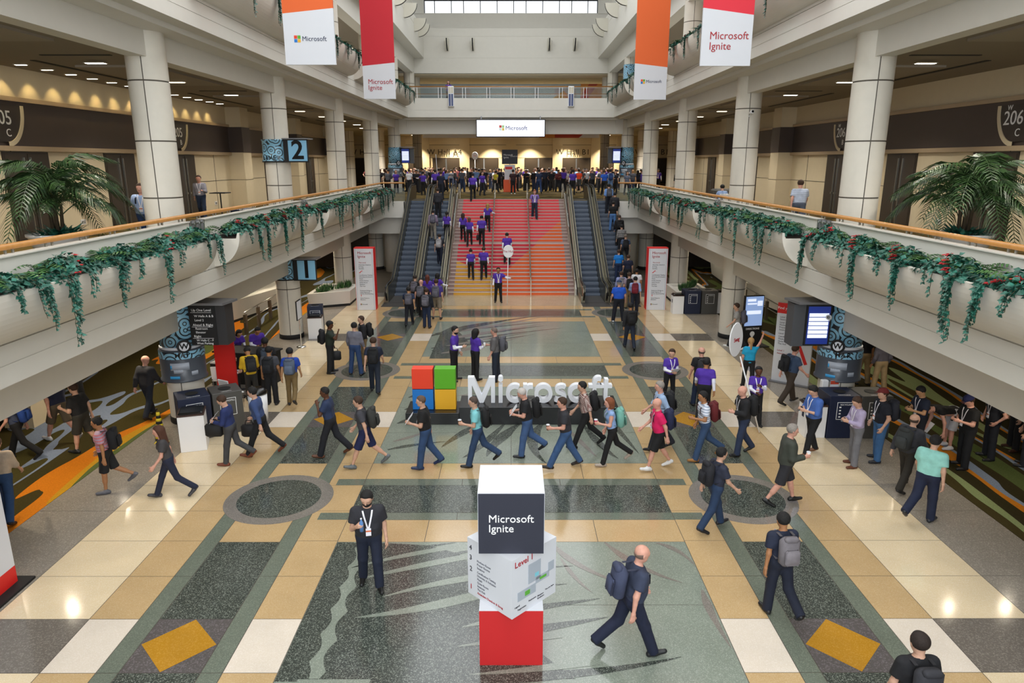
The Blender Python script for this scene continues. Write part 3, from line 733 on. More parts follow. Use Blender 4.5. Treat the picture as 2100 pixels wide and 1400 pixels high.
for s in (-1, 1):
    for y0, y1 in SEG:
        if y1 > 8: trough(s, max(y0, 6.5), y1 if y1 < 43 else 42.6, 5.2, 'white half-round planter, %s from the escalators, on the %s gallery' % (NTH[round((y0 - 9) / 9.15)], SIDE[s]), 'half-round planters of the middle level')
    for y0, y1 in ((18.1, 25.9), (27.3, 35.1), (36.5, 44.3), (45.7, 53.6)):
        trough(s, y0, y1, 11.75, 'white half-round top level planter, %s from the bridge, above the %s gallery' % (NTH[round((y0 - 18.1) / 9.2)], SIDE[s]), 'half-round planters of the top level')
        bxp = MB().box(min(s * 7.77, s * 7.9), max(s * 7.77, s * 7.9), y0, y1, Z3, 12.1)
        struct('wall_parapet_top', bxp, m_wall)

def leafmat(name, a, b, rough=.45):
    m = bpy.data.materials.new(name); m.use_nodes = True; MATS[name] = m
    nt = m.node_tree; p = nt.nodes['Principled BSDF']; p.inputs['Roughness'].default_value = rough
    g = nt.nodes.new('ShaderNodeNewGeometry'); v = nt.nodes.new('ShaderNodeTexNoise'); v.inputs['Scale'].default_value = 7
    nt.links.new(g.outputs['Position'], v.inputs['Vector'])
    cr = nt.nodes.new('ShaderNodeValToRGB'); cr.color_ramp.elements[0].position = .32; cr.color_ramp.elements[1].position = .72
    cr.color_ramp.elements[0].color = lin(a); cr.color_ramp.elements[1].color = lin(b)
    nt.links.new(v.outputs['Fac'], cr.inputs[0]); nt.links.new(cr.outputs[0], p.inputs['Base Color'])
    return m
l_ivy = leafmat('ivy_leaf', '#0f3325', '#357a68'); l_fern = leafmat('fern_leaf', '#183618', '#4a7a3a'); l_palm = leafmat('palm_leaf', '#0f2616', '#3a5a2a', .45)
l_stem = mat('vine_stem', '#3a3a22', .8); l_red = mat('red_petal', '#b3121c', .6, nscale=30, namt=.25)

def leaf(mb, p, d, n, L, W):
    """pointed folded leaf at p along d with normal n"""
    d = d.normalized(); sd = d.cross(n)
    if sd.length < 1e-3: sd = d.cross(Vector((0.3, .5, 1)))
    sd.normalize(); up = sd.cross(d)
    a = p; m = p + d * L * .45; t = p + d * L - up * L * .15
    l = p + d * L * .38 + sd * W * .5 + up * W * .16; r = p + d * L * .38 - sd * W * .5 + up * W * .16
    mb.add([a, l, t, r, m], [(0, 4, 1), (1, 4, 2), (0, 3, 4), (3, 2, 4)])
def make_plant(seed, strands, flowers, blen, trail_side):
    r = random.Random(seed)
    t = thing('trailing_plant', 'x', 'plant')
    V = lambda *a: Vector(a)
    ivy, fern, stem, fl = MB(), MB(), MB(), MB()
    for i in range(430):                                              # mound of leaves over the rim
        a = r.uniform(-1, 1); q = r.uniform(-1, 1)
        h = max(0, 1 - a * a * .9) * (1 - .55 * q * q)
        p = V(-.30 + q * .30, a * blen, -.03 + h * .36 * r.uniform(.3, 1))
        n = V(q * .8 + r.uniform(-.5, .5), a * .5 + r.uniform(-.5, .5), .8)
        leaf(ivy, p, V(r.uniform(-.3, 1), r.uniform(-1, 1), r.uniform(-.6, .4)), n, r.uniform(.09, .15), r.uniform(.08, .12))
    for i in range(17):                                               # ferns
        c = V(-.38 + r.uniform(-.14, .1), r.uniform(-.9, .9) * blen, .05); ang = r.uniform(0, 6.28); L = r.uniform(.40, .62)
        d = V(math.cos(ang) * .6, math.sin(ang), 0).normalized(); pr = c
        for k in range(1, 11):
            f = k / 10; p = c + d * L * f + V(0, 0, L * (1.0 * f - .8 * f * f))
            tdir = (p - pr).normalized(); sd = tdir.cross(V(0, 0, 1)).normalized(); w_ = L * .30 * math.sin(math.pi * (.12 + .86 * f)) + .012
            for s_ in (-1, 1): fern.add([p, p + tdir * .035 + sd * s_ * w_ - V(0, 0, w_ * .25), p + tdir * .045], [(0, 1, 2)])
            pr = p
    for i in range(strands):                                          # trailing vines
        c0 = .62 if i % 4 else -.25
        y = trail_side * blen * (c0 + r.uniform(-.17, .17))
        L = r.uniform(.35, 1.0) if i % 4 else r.uniform(.12, .34)
        pts = [V(-.18, y * .8, .10), V(-.02, y, .10), V(.06, y + r.uniform(-.05, .05), .02)]
        x, yy, z = .07, y, 0.0
        while z > -L:
            z -= .055; x += r.uniform(-.008, .011); yy += r.uniform(-.018, .018) + .004 * trail_side; pts.append(V(x, yy, z))
        stem.tube(pts, .005, 4, caps=False)
        for k, p in enumerate(pts):
            for s_ in range(4 if k < 5 else 3):
                if r.random() < .88 - .25 * k / len(pts):
                    a = r.uniform(0, 6.28)
                    leaf(ivy, p, V(abs(math.cos(a)) * .7 + .1, math.sin(a), r.uniform(-1, .1)), V(1, 0, .4), r.uniform(.07, .125) * (1 - .35 * k / len(pts)), r.uniform(.06, .10) * (1 - .3 * k / len(pts)))
    for i in range(flowers):
        a = i / max(1, flowers - 1); c = V(-.25 + .3 * a + r.uniform(-.05, .05), (-.45 + .9 * a) * blen * trail_side * .8 + r.uniform(-.06, .06), .28 - .2 * a + r.uniform(-.03, .03))
        for k in range(6):
            q = k * 1.05 + r.random(); d = V(math.cos(q) + .3, math.sin(q), r.uniform(.1, .6))
            leaf(fl, c, d, V(.4, 0, 1), .075, .05)
    ivy.build('ivy_leaves', l_ivy, t, kind='stuff'); fern.build('fern_fronds', l_fern, t, kind='stuff'); stem.build('vine_stems', l_stem, t, kind='stuff')
    if flowers: fl.build('red_flowers', l_red, t, kind='stuff')
    return t
PLANTS = [make_plant(11, 8, 9, .72, 1), make_plant(12, 7, 0, .78, 1), make_plant(13, 10, 16, .70, 1), make_plant(14, 6, 5, .76, 1)]
PUSED = [False] * 4
def put_plant(i, loc, rz, sc, label, group):
    if not PUSED[i]: t = PLANTS[i]; PUSED[i] = True; KIDS_reg(t)
    else: t = dup(PLANTS[i])
    t.location = loc; t.rotation_euler = (0, 0, rz); t.scale = sc; t['label'] = label; t['group'] = group
def KIDS_reg(o):
    KIDS[o.name] = list(o.children)
    for c in o.children: KIDS_reg(c)
for s in (-1, 1):
    for y0, y1 in ((9.0, 16.7), (18.1, 25.9), (27.3, 35.1), (36.5, 42.6)):
        n = 5 if y1 - y0 > 7 else 4
        for j in range(n):
            y = y0 + .75 + (y1 - y0 - 1.35) * j / (n - 1); i = (j * 2 + (1 if s > 0 else 0) + int(y0)) % 4
            has = i != 1
            put_plant(i, (s * 7.0, y, 5.2), R(180) if s > 0 else 0, (1, (1 if s > 0 else -1) * rnd.uniform(.9, 1.1) * (1 if j % 4 else -1), rnd.uniform(.85, 1.12)),
                      'ivy plant %s, %s in the %s planter from the escalators, %s side' % ('with red flowers' if has else 'without flowers', POSN[n - 1 - j], NTH[round((y0 - 9) / 9.15)], SIDE[s]), 'plants in the middle level planters')
    for y0, y1 in ((18.1, 25.9), (27.3, 35.1), (36.5, 44.3), (45.7, 53.6)):
        for j in range(4 if y0 > 20 else 3):
            y = y0 + .9 + (y1 - y0 - 1.6) * j / 3; i = (j + int(y0)) % 4
            put_plant(i, (s * 7.0, y, 11.75), R(180) if s > 0 else 0, (1, rnd.uniform(.95, 1.2) * (1 if s > 0 else -1), rnd.uniform(.75, 1.0)),
                      'trailing ivy, %s in the %s top planter from the bridge, %s side' % (POSN[3 - j], NTH[round((y0 - 18.1) / 9.2)], SIDE[s]), 'plants in the top level planters')

# ================================================================ potted palms behind the handrails
def frond_mesh(seed, L, droop):
    r = random.Random(seed); mb = MB(); V = lambda *a: Vector(a); N = 34; pr = V(0, 0, 0); pts = []
    for k in range(N + 1):
        f = k / N; pts.append(V(L * (f - .12 * f * f) * (1 - .25 * droop * f), 0, L * (1.15 * f - (1.05 + .55 * droop) * f * f) * .8))
    mb.tube(pts, [.014 * (1 - .8 * k / N) + .002 for k in range(N + 1)], 5)
    for k in range(5, N + 1):
        f = k / N; t = (pts[k] - pts[k - 1]).normalized(); ln = L * .26 * math.sin(math.pi * (.1 + .82 * f)) + .05
        for s in (-1, 1):
            for q in (0,):
                p = pts[k] * (1 - q) + pts[k - 1] * q
                d = (t * .6 + V(0, s, 0) * .8 + V(0, 0, -.05 - .3 * r.random())).normalized(); w_ = .024
                mid = p + d * ln * .55 + V(0, 0, .01); tip = p + d * ln + V(0, 0, -ln * .38)
                side = t * w_
                mb.add([p - side * .5, p + side * .5, mid + side, mid - side, tip], [(0, 1, 2, 3), (3, 2, 4)])
    return mb.mesh('palm_frond', l_palm)
FR = [frond_mesh(i, L, d) for i, (L, d) in enumerate(((2.5, .9), (2.2, .5), (1.8, .2), (2.35, 1.2)))]
m_trunk = mat('palm_stalk', '#3d3322', .9, nscale=20, namt=.3)
for s, lab in ((-1, 'tall feathery palm in a white pot near the wall with washer lights'), (1, 'tall feathery palm in a white pot in the gallery of the striped tee')):
    p = thing('potted_palm', lab, 'palm', (s * 11.2, 17.4, Z2 + .012))
    MB().lathe([(.40, 0), (.48, .04), (.66, .58), (.70, .6), (.70, .66), (.60, .66), (.58, .6)], 32).build('pot', m_whitep, p, True)
    MB().lathe([(0, .61), (.59, .6)], 24).build('soil_bed', m_soil, p)
    for k in range(6):
        a = k * 1.05; MB().tube([(.1 * math.cos(a), .1 * math.sin(a), .6), (.16 * math.cos(a), .16 * math.sin(a), 1.3 + .06 * k)], [.05, .03], 6).build('stalk', m_trunk, p, True)
    r = random.Random(5 + s)
    for k in range(22):
        o = obj('palm_frond', FR[k % 4], p, (.1 * math.cos(k), .1 * math.sin(k), 1.05 + .022 * k))
        o.rotation_euler = (0, R(-4 - 40 * (k / 22)), R(k * 137.5 + 20)); o.scale = (r.uniform(.85, 1.05),) * 3
    lv = MB()
    for k in range(70):
        a = r.uniform(0, 6.28); q = r.uniform(.1, .55); leaf(lv, Vector((q * math.cos(a), q * math.sin(a), .62)), Vector((math.cos(a), math.sin(a), r.uniform(.3, 1.3))), Vector((0, 0, 1)), r.uniform(.25, .4), .12)
    lv.build('ground_cover_leaves', l_ivy, p, kind='stuff')
# ================================================================ hanging banners
ms_r, ms_g, ms_b, ms_y = mat('logo_red', '#e23d1e', .5), mat('logo_green', '#57a718', .5), mat('logo_blue', '#1673c4', .5), mat('logo_yellow', '#e6ac24', .5)
m_navytxt = mat('slate_lettering', '#3b4058', .6)
def logo(parent, x, y, z, s, name='logo_square'):
    for i, (m, dx, dz) in enumerate(((ms_r, 0, 1), (ms_g, 1, 1), (ms_b, 0, 0), (ms_y, 1, 0))):
        MB().box(x + dx * s * .54, x + dx * s * .54 + s * .48, y - .008, y, z + dz * s * .54, z + dz * s * .54 + s * .48).build(name, m, parent)
def banner(x, y, zb, w, col, kind, hl, hr, label):
    b = thing('hanging_banner', label, 'banner', (x, y, zb))
    H = 8.0; t = .04
    def face(pts, m, nm):
        n = len(pts); mb = MB(); mb.add([(p[0], -t, p[1]) for p in pts] + [(p[0], t, p[1]) for p in pts], [tuple(range(n)), tuple(range(2 * n - 1, n - 1, -1))] + [(i, n + i, n + (i + 1) % n, (i + 1) % n) for i in range(n)])
        return mb.build(nm, m, b)
    a = w / 2
    wf = face([(-a, 0), (a, 0), (a, hr), (-a, hl)], m_white, 'white_field')
    face([(-a, hl), (a, hr), (a, H), (-a, H)], mat('banner_' + col, {'orange': '#e2652c', 'red': '#c5202f', 'coral': '#de3040'}[col], .7), 'colour_field')
    MB().tube([(-a - .03, 0, H), (a + .03, 0, H)], .03, 8).build('top_pole', m_steel, b)
    for sx in (-1, 1): MB().tube([(sx * a * .8, 0, H), (sx * a * .8, 0, 22 - zb)], .006, 4).build('cable', m_steel, b)
    if kind == 'logo':
        logo(wf, -a * .60, -t, hl * .44, w * .125)
        text('lettering', 'Microsoft', w * .125, m_navytxt, (-a * .60 + w * .155, -t - .006, hl * .44 + w * .064), wf, align='LEFT')
    else:
        text('lettering', 'Microsoft', w * .20, m_redtxt, (-a * .70, -t - .006, hl * .52), wf, align='LEFT')
        text('lettering', 'Ignite', w * .20, m_redtxt, (-a * .70, -t - .006, hl * .34), wf, align='LEFT')
banner(-5.60, 20.9, 9.61, 1.40, 'orange', 'logo', 1.32, 1.46, 'orange and white banner with a logo, hung beside the level 2 blade sign gallery')
banner(-5.78, 32.5, 9.65, 1.40, 'red', 'text', 1.36, 1.5, 'dark red and white banner with red lettering, hung behind an orange one')
banner(6.00, 20.9, 9.58, 1.40, 'coral', 'text', 1.5, 1.32, 'bright red and white banner with red lettering beside the camera column')
banner(6.12, 32.5, 9.62, 1.42, 'orange', 'logo', 1.5, 1.34, 'orange and white banner with a logo, hung behind the bright red banner')

# ================================================================ video wall on the bridge
m_led = mat('led_white', '#f2f5ff', .4, emit=.75)
v = thing('video_wall', 'bright white video wall of ten screens hung on the bridge', 'screen', (-.02, 54.35, 8.78))
MB().box(-2.58, 2.58, .02, .25, -.05, 1.22).build('housing', m_blackm, v)
for i in range(5):
    for j in range(2): MB().box(-2.53 + i * 1.012, -1.524 + i * 1.012, 0, .02, j * .585, .58 + j * .585).build('screen', m_led, v)
for i, (c, dx, dz) in enumerate((('#c93a2a', 0, 1), ('#a8dca0', 1, 1), ('#d6f0f0', 0, 0), ('#e8c860', 1, 0))):
    MB().box(-.86 + dx * .2, -.68 + dx * .2, -.012, 0, .42 + dz * .2, .60 + dz * .2).build('logo_square', mat('led_' + c, c, .4, emit=.2), v)
text('lettering', 'Microsoft', .42, mat('led_blue_text', '#1b2a78', .4), (-.40, -.012, .59), v, align='LEFT')
for sx in (-2.2, 2.2): MB().box(sx - .04, sx + .04, .06, .3, 1.2, 1.45).build('bracket', m_grey, v)

# graphic banner strip below the bridge and mural behind the rail
m_mur = mat('mural_pale_blue', '#aebcc4', .6); m_mo = mat('mural_orange', '#d98a3c', .6); m_mr = mat('mural_red', '#b5402f', .6); m_mt = mat('mural_tan', '#c9a35a', .6)
def zpoly(mb, pts, y):
    n = len(pts); return mb.add([(p[0], y - .01, p[1]) for p in pts] + [(p[0], y + .01, p[1]) for p in pts], [tuple(range(n)), tuple(range(2 * n - 1, n - 1, -1))] + [(i, n + i, n + (i + 1) % n, (i + 1) % n) for i in range(n)])
g = thing('graphic_header', 'white header panel with an orange and red wedge under the bridge ceiling', 'panel', (0, 66.5, 9.05))
MB().box(-8.1, 8.1, 0, .06, 0, .65).build('white_panel', m_white, g)
for pts, m in (([(2.6, 0), (6.2, 0), (7.0, .65), (2.6, .65)], m_mr), ([(2.6, 0), (4.0, 0), (4.0, .65), (3.3, .65)], m_mo)): 
    b = MB(); zpoly(b, pts, -.02 if m is m_mr else -.04); b.build('wedge', m, g)
for sx in (-7.5, 7.5): MB().box(sx - .02, sx + .02, .01, .05, .65, .70).build('hanger', m_grey, g)
g = thing('mural_panel', 'long pale blue mural with orange mountain peaks behind the bridge rail', 'mural', (0, 70, Z3))
MB().box(-8.6, 8.6, 0, .1, 0, 2.95).build('panel', m_mur, g)
for i, (pts, m) in enumerate((([(2.0, .4), (5.0, 2.35), (6.9, .4)], m_mt), ([(5.0, 2.35), (6.9, .4), (5.2, .4)], m_mo), ([(5.6, .4), (6.9, 1.6), (8.0, .4)], m_mo),
                              ([(6.6, 0), (8.6, 0), (8.6, 2.95), (6.6, 2.95)], m_mo), ([(6.6, .6), (8.2, 2.95), (7.4, 2.95), (6.6, 1.9)], m_mr))):
    b = MB(); zpoly(b, pts, -.02 - .015 * i); b.build('mural_shape', m, g)
# rail on the bridge
rl = thing('bridge_railing', 'pale railing with glass panels and twin posts on the bridge', 'railing', (0, 54.82, Z3 + .42))
for z, r_, m in ((.82, .045, m_wood), (.74, .02, m_whitep), (.30, .018, m_wood), (.22, .014, m_whitep)): MB().tube([(-7.7, 0, z), (7.7, 0, z)], r_, 6).build('rail', m, rl, True)
for i in range(9):
    x = -7.2 + i * 1.8; MB().box(x - .02, x + .02, -.02, .02, 0, .8).build('post', m_whitep, rl); MB().box(x + .2, x + .24, -.02, .02, 0, .8).build('post', m_whitep, rl)
    MB().box(x + .3, x + 1.75, -.005, .005, .05, .7).build('glass_panel', m_glassy, rl)
m_bluew = mat('sconce_blue', '#3a4a78', .4); 
for x in (-4.45, 4.45):
    t = thing('bridge_sconce', 'blue and white lattice light box fixed on the bridge front', 'sconce', (x, 54.6, Z3 - .2), group='lattice light boxes on the bridge')
    MB().rbox(-.22, .22, -.08, .1, 0, 1.45, .03).build('housing', m_whitep, t)
    for i in range(2): MB().box(-.16 + i * .18, -.02 + i * .18, -.095, -.08, .06, .9).build('blue_strip', m_bluew, t)
    for i in range(2):
        for j in range(3): MB().box(-.16 + i * .18, -.02 + i * .18, -.095, -.08, .98 + j * .14, 1.09 + j * .14).build('lattice_pane', mat('lattice_cream', '#cfc6ac', .5), t)

# half-round wall sconces high on the atrium walls
m_sc = mat('sconce_shell', '#d8d4c6', .5)
def quarter(x, y, z, face, lab, grp):
    t = thing('wall_sconce', lab, 'sconce', (x, y, z), rz=face, group=grp)
    prof = [(0, 0)] + [(.95 * math.sin(R(a)), .95 - .95 * math.cos(R(a)) - .0) for a in range(0, 91, 9)] + [(0, .95)]
    MB().sweep_y([(p[0], p[1]) for p in prof], -.14, .14).build('shell', m_sc, t)
    MB().sweep_y([(.97 * math.sin(R(a)), .95 - .97 * math.cos(R(a))) for a in range(4, 89, 7)] + [(.93 * math.sin(R(a)), .95 - .93 * math.cos(R(a))) for a in range(88, 3, -7)], -.05, .05).build('dark_band', m_blackm, t)
for s in (-1, 1):
    for y in (40.5, 43.5, 50.5, 54.5, 60.0, 62.5): quarter(s * 7.7, y, 17.0, 0 if s < 0 else R(180), 'quarter-round plaster sconce on a side wall high in the atrium', 'quarter-round sconces on the side walls')
for x in (-5.6, -3.35, 3.35, 5.6): quarter(x, 66, 16.4, R(-90), 'quarter-round plaster sconce with a dark band on the end wall', 'quarter-round sconces on the end wall')

# ================================================================ wayfinding towers
LINES = [('This Level', .085, m_redtxt, 2.30), ('Attendee Check-in', .075, m_dktxt, 2.19), ('& Swag', .075, m_dktxt, 2.10), ('Shuttles', .075, m_dktxt, 2.01),
         ('Certification Testing', .075, m_dktxt, 1.70), ('Diversity & Inclusion', .075, m_dktxt, 1.61), ('Meals', .075, m_dktxt, 1.52), ('Prayer Rooms', .075, m_dktxt, 1.43), ('Quiet Room', .075, m_dktxt, 1.34),
         ('Sessions', .075, m_dktxt, 1.25), ('The Hub', .075, m_dktxt, 1.16), ('Pedestrian Bridge to', .07, m_dktxt, .95), ('Hyatt Regency &', .07, m_dktxt, .87), ('OCCC South Building', .07, m_dktxt, .79),
         ('Quiet Ramp to', .07, m_dktxt, .58), ('Elevators', .07, m_dktxt, .50)]
for s, lab in ((-1, 'tall white wayfinding tower with red sides next to a planted white tub'), (1, 'tall white wayfinding tower with red sides next to navy recycling bins')):
    t = thing('wayfinding_tower', lab, 'sign', (s * 7.02, 33.2, .004))
    MB().box(-.47, .47, 0, .5, 0, 3.0).build('red_core', m_redp, t)
    tw = t; t = MB().box(-.45, .45, -.03, .0, .0, 2.96).build('white_face', m_white, tw)
    for sx in (-1, 1): MB().box(sx * .40 - .012, sx * .40 + .012, -.036, -.03, 0, 2.96).build('groove', mat('panel_edge', '#b9bcc6', .5), t)
    text('lettering', 'Microsoft', .17, m_redtxt, (-.30, -.034, 2.76), t, align='LEFT'); text('lettering', 'Ignite', .17, m_redtxt, (-.30, -.034, 2.59), t, align='LEFT')
    for tx, sz, m, z in LINES: text('lettering', tx, sz, m, (-.26, -.034, z), t, align='LEFT', ext=.002)
    MB().add([(-.26, -.036, 1.80), (-.21, -.036, 1.80), (-.14, -.036, 1.88), (-.09, -.036, 1.88), (-.09, -.036, 1.91), (-.155, -.036, 1.91), (-.225, -.036, 1.83), (-.26, -.036, 1.83)], [tuple(range(8))]).build('escalator_icon', m_redp, t)
    MB().add([(-.22, -.036, .66), (-.20, -.036, .66), (-.20, -.036, .72), (-.18, -.036, .72), (-.21, -.036, .76), (-.24, -.036, .72), (-.22, -.036, .72)], [tuple(range(7))]).build('arrow_icon', m_redp, t)
    logo(t, -.27, -.032, .24, .07); text('lettering', 'Microsoft', .065, m_dktxt, (-.18, -.034, .275), t, align='LEFT', ext=.002)

# ================================================================ stacked cubes
S = .9
c1 = thing('display_cube', 'red display cube with a white top, lowest of the stack of cubes', 'cube', (.0, 8.97, .003))
MB().box(-S / 2, S / 2, -S / 2, S / 2, 0, S - .01).build('red_body', mat('cube_red', '#c21f22', .6), c1)
MB().box(-S / 2, S / 2, -S / 2, S / 2, S - .01, S).build('white_top', m_white, c1)
c2 = thing('display_cube', 'white display cube with a floor map, turned on its corner between two cubes', 'cube', (.01, 8.95, S + .004), R(45))
c2 = MB().box(-S / 2, S / 2, -S / 2, S / 2, 0, S).build('white_body', m_white, c2)
h = -S / 2 - .002                       # face looking along -y of the cube = toward the camera's right; face -x = left
for tx, x, z, m in (('4', -.38, .76, m_dktxt), ('3', -.38, .60, m_dktxt), ('2', -.38, .42, m_dktxt), ('1', -.38, .13, m_redtxt)):
    text('numeral', tx, .11, m, (h, -x, z), c2, face='-x')
for i, (tx, z) in enumerate((('Mothers Room', .60), ('Prayer Rooms', .545), ('Sessions', .49), ('Certification Testing', .42), ('Diversity & Inclusion', .365), ('Meals', .31), ('Quiet Room', .255), ('Sessions', .20), ('The Hub', .145))):
    text('lettering', tx, .046, mat('soft_grey_lettering', '#6e6f78', .6), (h, .25, z), c2, face='-x', align='LEFT', ext=.002)
text('lettering', 'Attendee Check-in & Swag', .048, m_redtxt, (h, .25, .085), c2, face='-x', align='LEFT', ext=.002)
text('lettering', 'Level 1', .13, m_redtxt, (-.40, h, .80), c2, align='LEFT')
m_map1, m_map2, m_map3 = mat('map_grey', '#aab2bd', .6), mat('map_green', '#5fae3f', .6), mat('map_aqua', '#7fc8d8', .6)
for x0, x1, z0, z1, m, dy in ((-.13, .12, .40, .70, m_map1, 0), (-.34, .02, .22, .36, m_map1, 0), (.02, .30, .34, .44, m_map1, 0), (-.2, -.1, .25, .32, m_map2, .002), (.1, .24, .37, .41, m_map2, .002), (.0, .08, .46, .52, m_map3, .002), (.28, .40, .42, .56, m_map1, 0)):
    MB().box(x0, x1, h - .004 - dy, h + .001, z0, z1).build('map_shape', m, c2)
for i, (tx, x, z) in enumerate((('Legend', -.40, .15), ('Registration', -.34, .09), ('Restrooms', -.12, .13), ('Elevators', .06, .12), ('Escalators', .06, .08), ('You are here', .22, .15))):
    text('lettering', tx, .035, m_dktxt, (x, h, z), c2, align='LEFT', ext=.002)
c3 = thing('display_cube', 'black fronted display cube with white lettering, topmost of the stack of cubes', 'cube', (.0, 8.95, 2 * S + .008))
MB().box(-S / 2, S / 2, -S / 2 + .006, S / 2, 0, S).build('white_body', m_white, c3)
c3 = MB().box(-S / 2 + .006, S / 2 - .006, -S / 2, -S / 2 + .006, .0, S - .008).build('black_face', mat('cube_black', '#2b2d3a', .55), c3)
text('lettering', 'Microsoft', .158, m_wtxt, (-.31, -S / 2 - .003, .52), c3, align='LEFT'); text('lettering', 'Ignite', .158, m_wtxt, (-.31, -S / 2 - .003, .375), c3, align='LEFT')

# ================================================================ big letter sign
bs = thing('letter_sign', 'large white three-dimensional lettering with four colour squares on a black plinth', 'sign', (0, 17.95, .003))
MB().rbox(-2.89, -1.42, 0, 1.0, 0, .33, .008).build('low_plinth', m_black, bs)
MB().rbox(-1.42, 2.93, 0, 1.0, 0, .50, .008).build('plinth', m_black, bs)
for m, x, z, nm in ((ms_r, -2.72, .93, 'red_square'), (ms_g, -2.10, .93, 'green_square'), (ms_b, -2.72, .335, 'blue_square'), (ms_y, -2.10, .335, 'yellow_square')):
    MB().rbox(x, x + .575, .28, .62, z, z + .575, .006).build(nm, m, bs)
for x in (-2.44, -1.82): MB().tube([(x, .45, .90), (x, .45, .94)], .02, 6).build('pin', m_grey, bs)
m_letter = mat('letter_white', '#e6e8ee', .45)
def ribbon(mb, pts, w, d, closed=False, n=5):
    """stroke of a letter: a band of width w along a smooth line of (x, z) points, extruded by d"""
    P = [np.array(p, float) for p in pts]; C = []
    if closed: C = P
    else:
        for i in range(len(P) - 1):
            p0, p1, p2, p3 = P[max(i - 1, 0)], P[i], P[i + 1], P[min(i + 2, len(P) - 1)]
            for k in range(n):
                t = k / n; C.append(.5 * (2 * p1 + (p2 - p0) * t + (2 * p0 - 5 * p1 + 4 * p2 - p3) * t * t + (3 * p1 - p0 - 3 * p2 + p3) * t ** 3))
        C.append(P[-1])
    m = len(C); vs = []
    for i in range(m):
        a, b = (C[i - 1], C[(i + 1) % m]) if closed else (C[max(i - 1, 0)], C[min(i + 1, m - 1)])
        t = (b - a) / (np.linalg.norm(b - a) + 1e-9); nn = np.array([-t[1], t[0]]) * w / 2
        l, r = C[i] + nn, C[i] - nn
        vs += [(l[0], -d / 2, l[1]), (r[0], -d / 2, r[1]), (r[0], d / 2, r[1]), (l[0], d / 2, l[1])]
    fs = [(i * 4 + k, i * 4 + (k + 1) % 4, ((i + 1) % m) * 4 + (k + 1) % 4, ((i + 1) % m) * 4 + k) for i in range(m if closed else m - 1) for k in range(4)]
    if not closed: fs += [(3, 2, 1, 0), ((m - 1) * 4, (m - 1) * 4 + 1, (m - 1) * 4 + 2, (m - 1) * 4 + 3)]
    return mb.add(vs, fs)
def bold_letter(ch):
    b = MB(); W, D = .165, .30
    if ch == 'M':
        p = [(0, 0), (0, 1), (.25, 1), (.56, .30), (.87, 1), (1.12, 1), (1.12, 0), (.955, 0), (.955, .70), (.64, 0), (.48, 0), (.165, .70), (.165, 0)]; n = len(p)
        tri = [(0, 1, 11, 12), (1, 2, 11), (11, 2, 3, 10), (3, 9, 10), (3, 4, 8, 9), (4, 5, 8), (5, 6, 7, 8)]
        b.add([(x, -D / 2, z) for x, z in p] + [(x, D / 2, z) for x, z in p], [tuple(t[::-1]) for t in tri] + [tuple(n + i for i in t) for t in tri] + [(i, (i + 1) % n, n + (i + 1) % n, n + i) for i in range(n)])
    if ch == 'i':
        ribbon(b, [(.0825, 0), (.0825, .72)], W, D); c = MB().lathe([(.105, -D / 2), (.105, D / 2)], 20); c.xform(Matrix.Translation((.0825, 0, .93)) @ Matrix.Rotation(R(90), 4, 'X')); b.add(c.v, c.f)
    if ch == 'c': ribbon(b, [(.37 + .295 * math.cos(R(a)), .36 + .285 * math.sin(R(a))) for a in range(58, 303, 16)], W, D, n=2)
    if ch == 'r': ribbon(b, [(.0825, 0), (.0825, .72)], W, D); ribbon(b, [(.0825, .38), (.13, .53), (.24, .625), (.40, .63)], W * .95, D * .97)
    if ch == 'o': ribbon(b, [(.375 + .295 * math.cos(R(a)), .36 + .285 * math.sin(R(a))) for a in range(0, 360, 12)], W, D, True)
    if ch == 's': ribbon(b, [(.45, .60), (.36, .635), (.26, .64), (.15, .60), (.105, .52), (.14, .44), (.25, .385), (.36, .335), (.43, .26), (.41, .155), (.32, .09), (.22, .08), (.12, .09), (.03, .13)], W * .9, D, n=3)
    if ch == 'f': ribbon(b, [(.52, .93), (.41, .945), (.31, .90), (.265, .79), (.26, .6), (.26, 0)], W, D); ribbon(b, [(.02, .645), (.55, .645)], W * .8, D * .97)
    if ch == 't': ribbon(b, [(.22, .93), (.20, .6), (.20, .24), (.23, .12), (.32, .08), (.44, .10)], W, D); ribbon(b, [(-.02, .645), (.46, .645)], W * .8, D * .94)
    return b
xx = 0
for ch, adv in zip('Microsoft', (1.27, .31, .71, .47, .83, .57, .83, .53, .47)):
    me = bold_letter(ch); me.xform(Matrix.Diagonal((.665, .70, .735, 1)))
    me.build('letter', m_letter, bs, loc=(-1.19 + xx * .665, .45, .505)); xx += adv

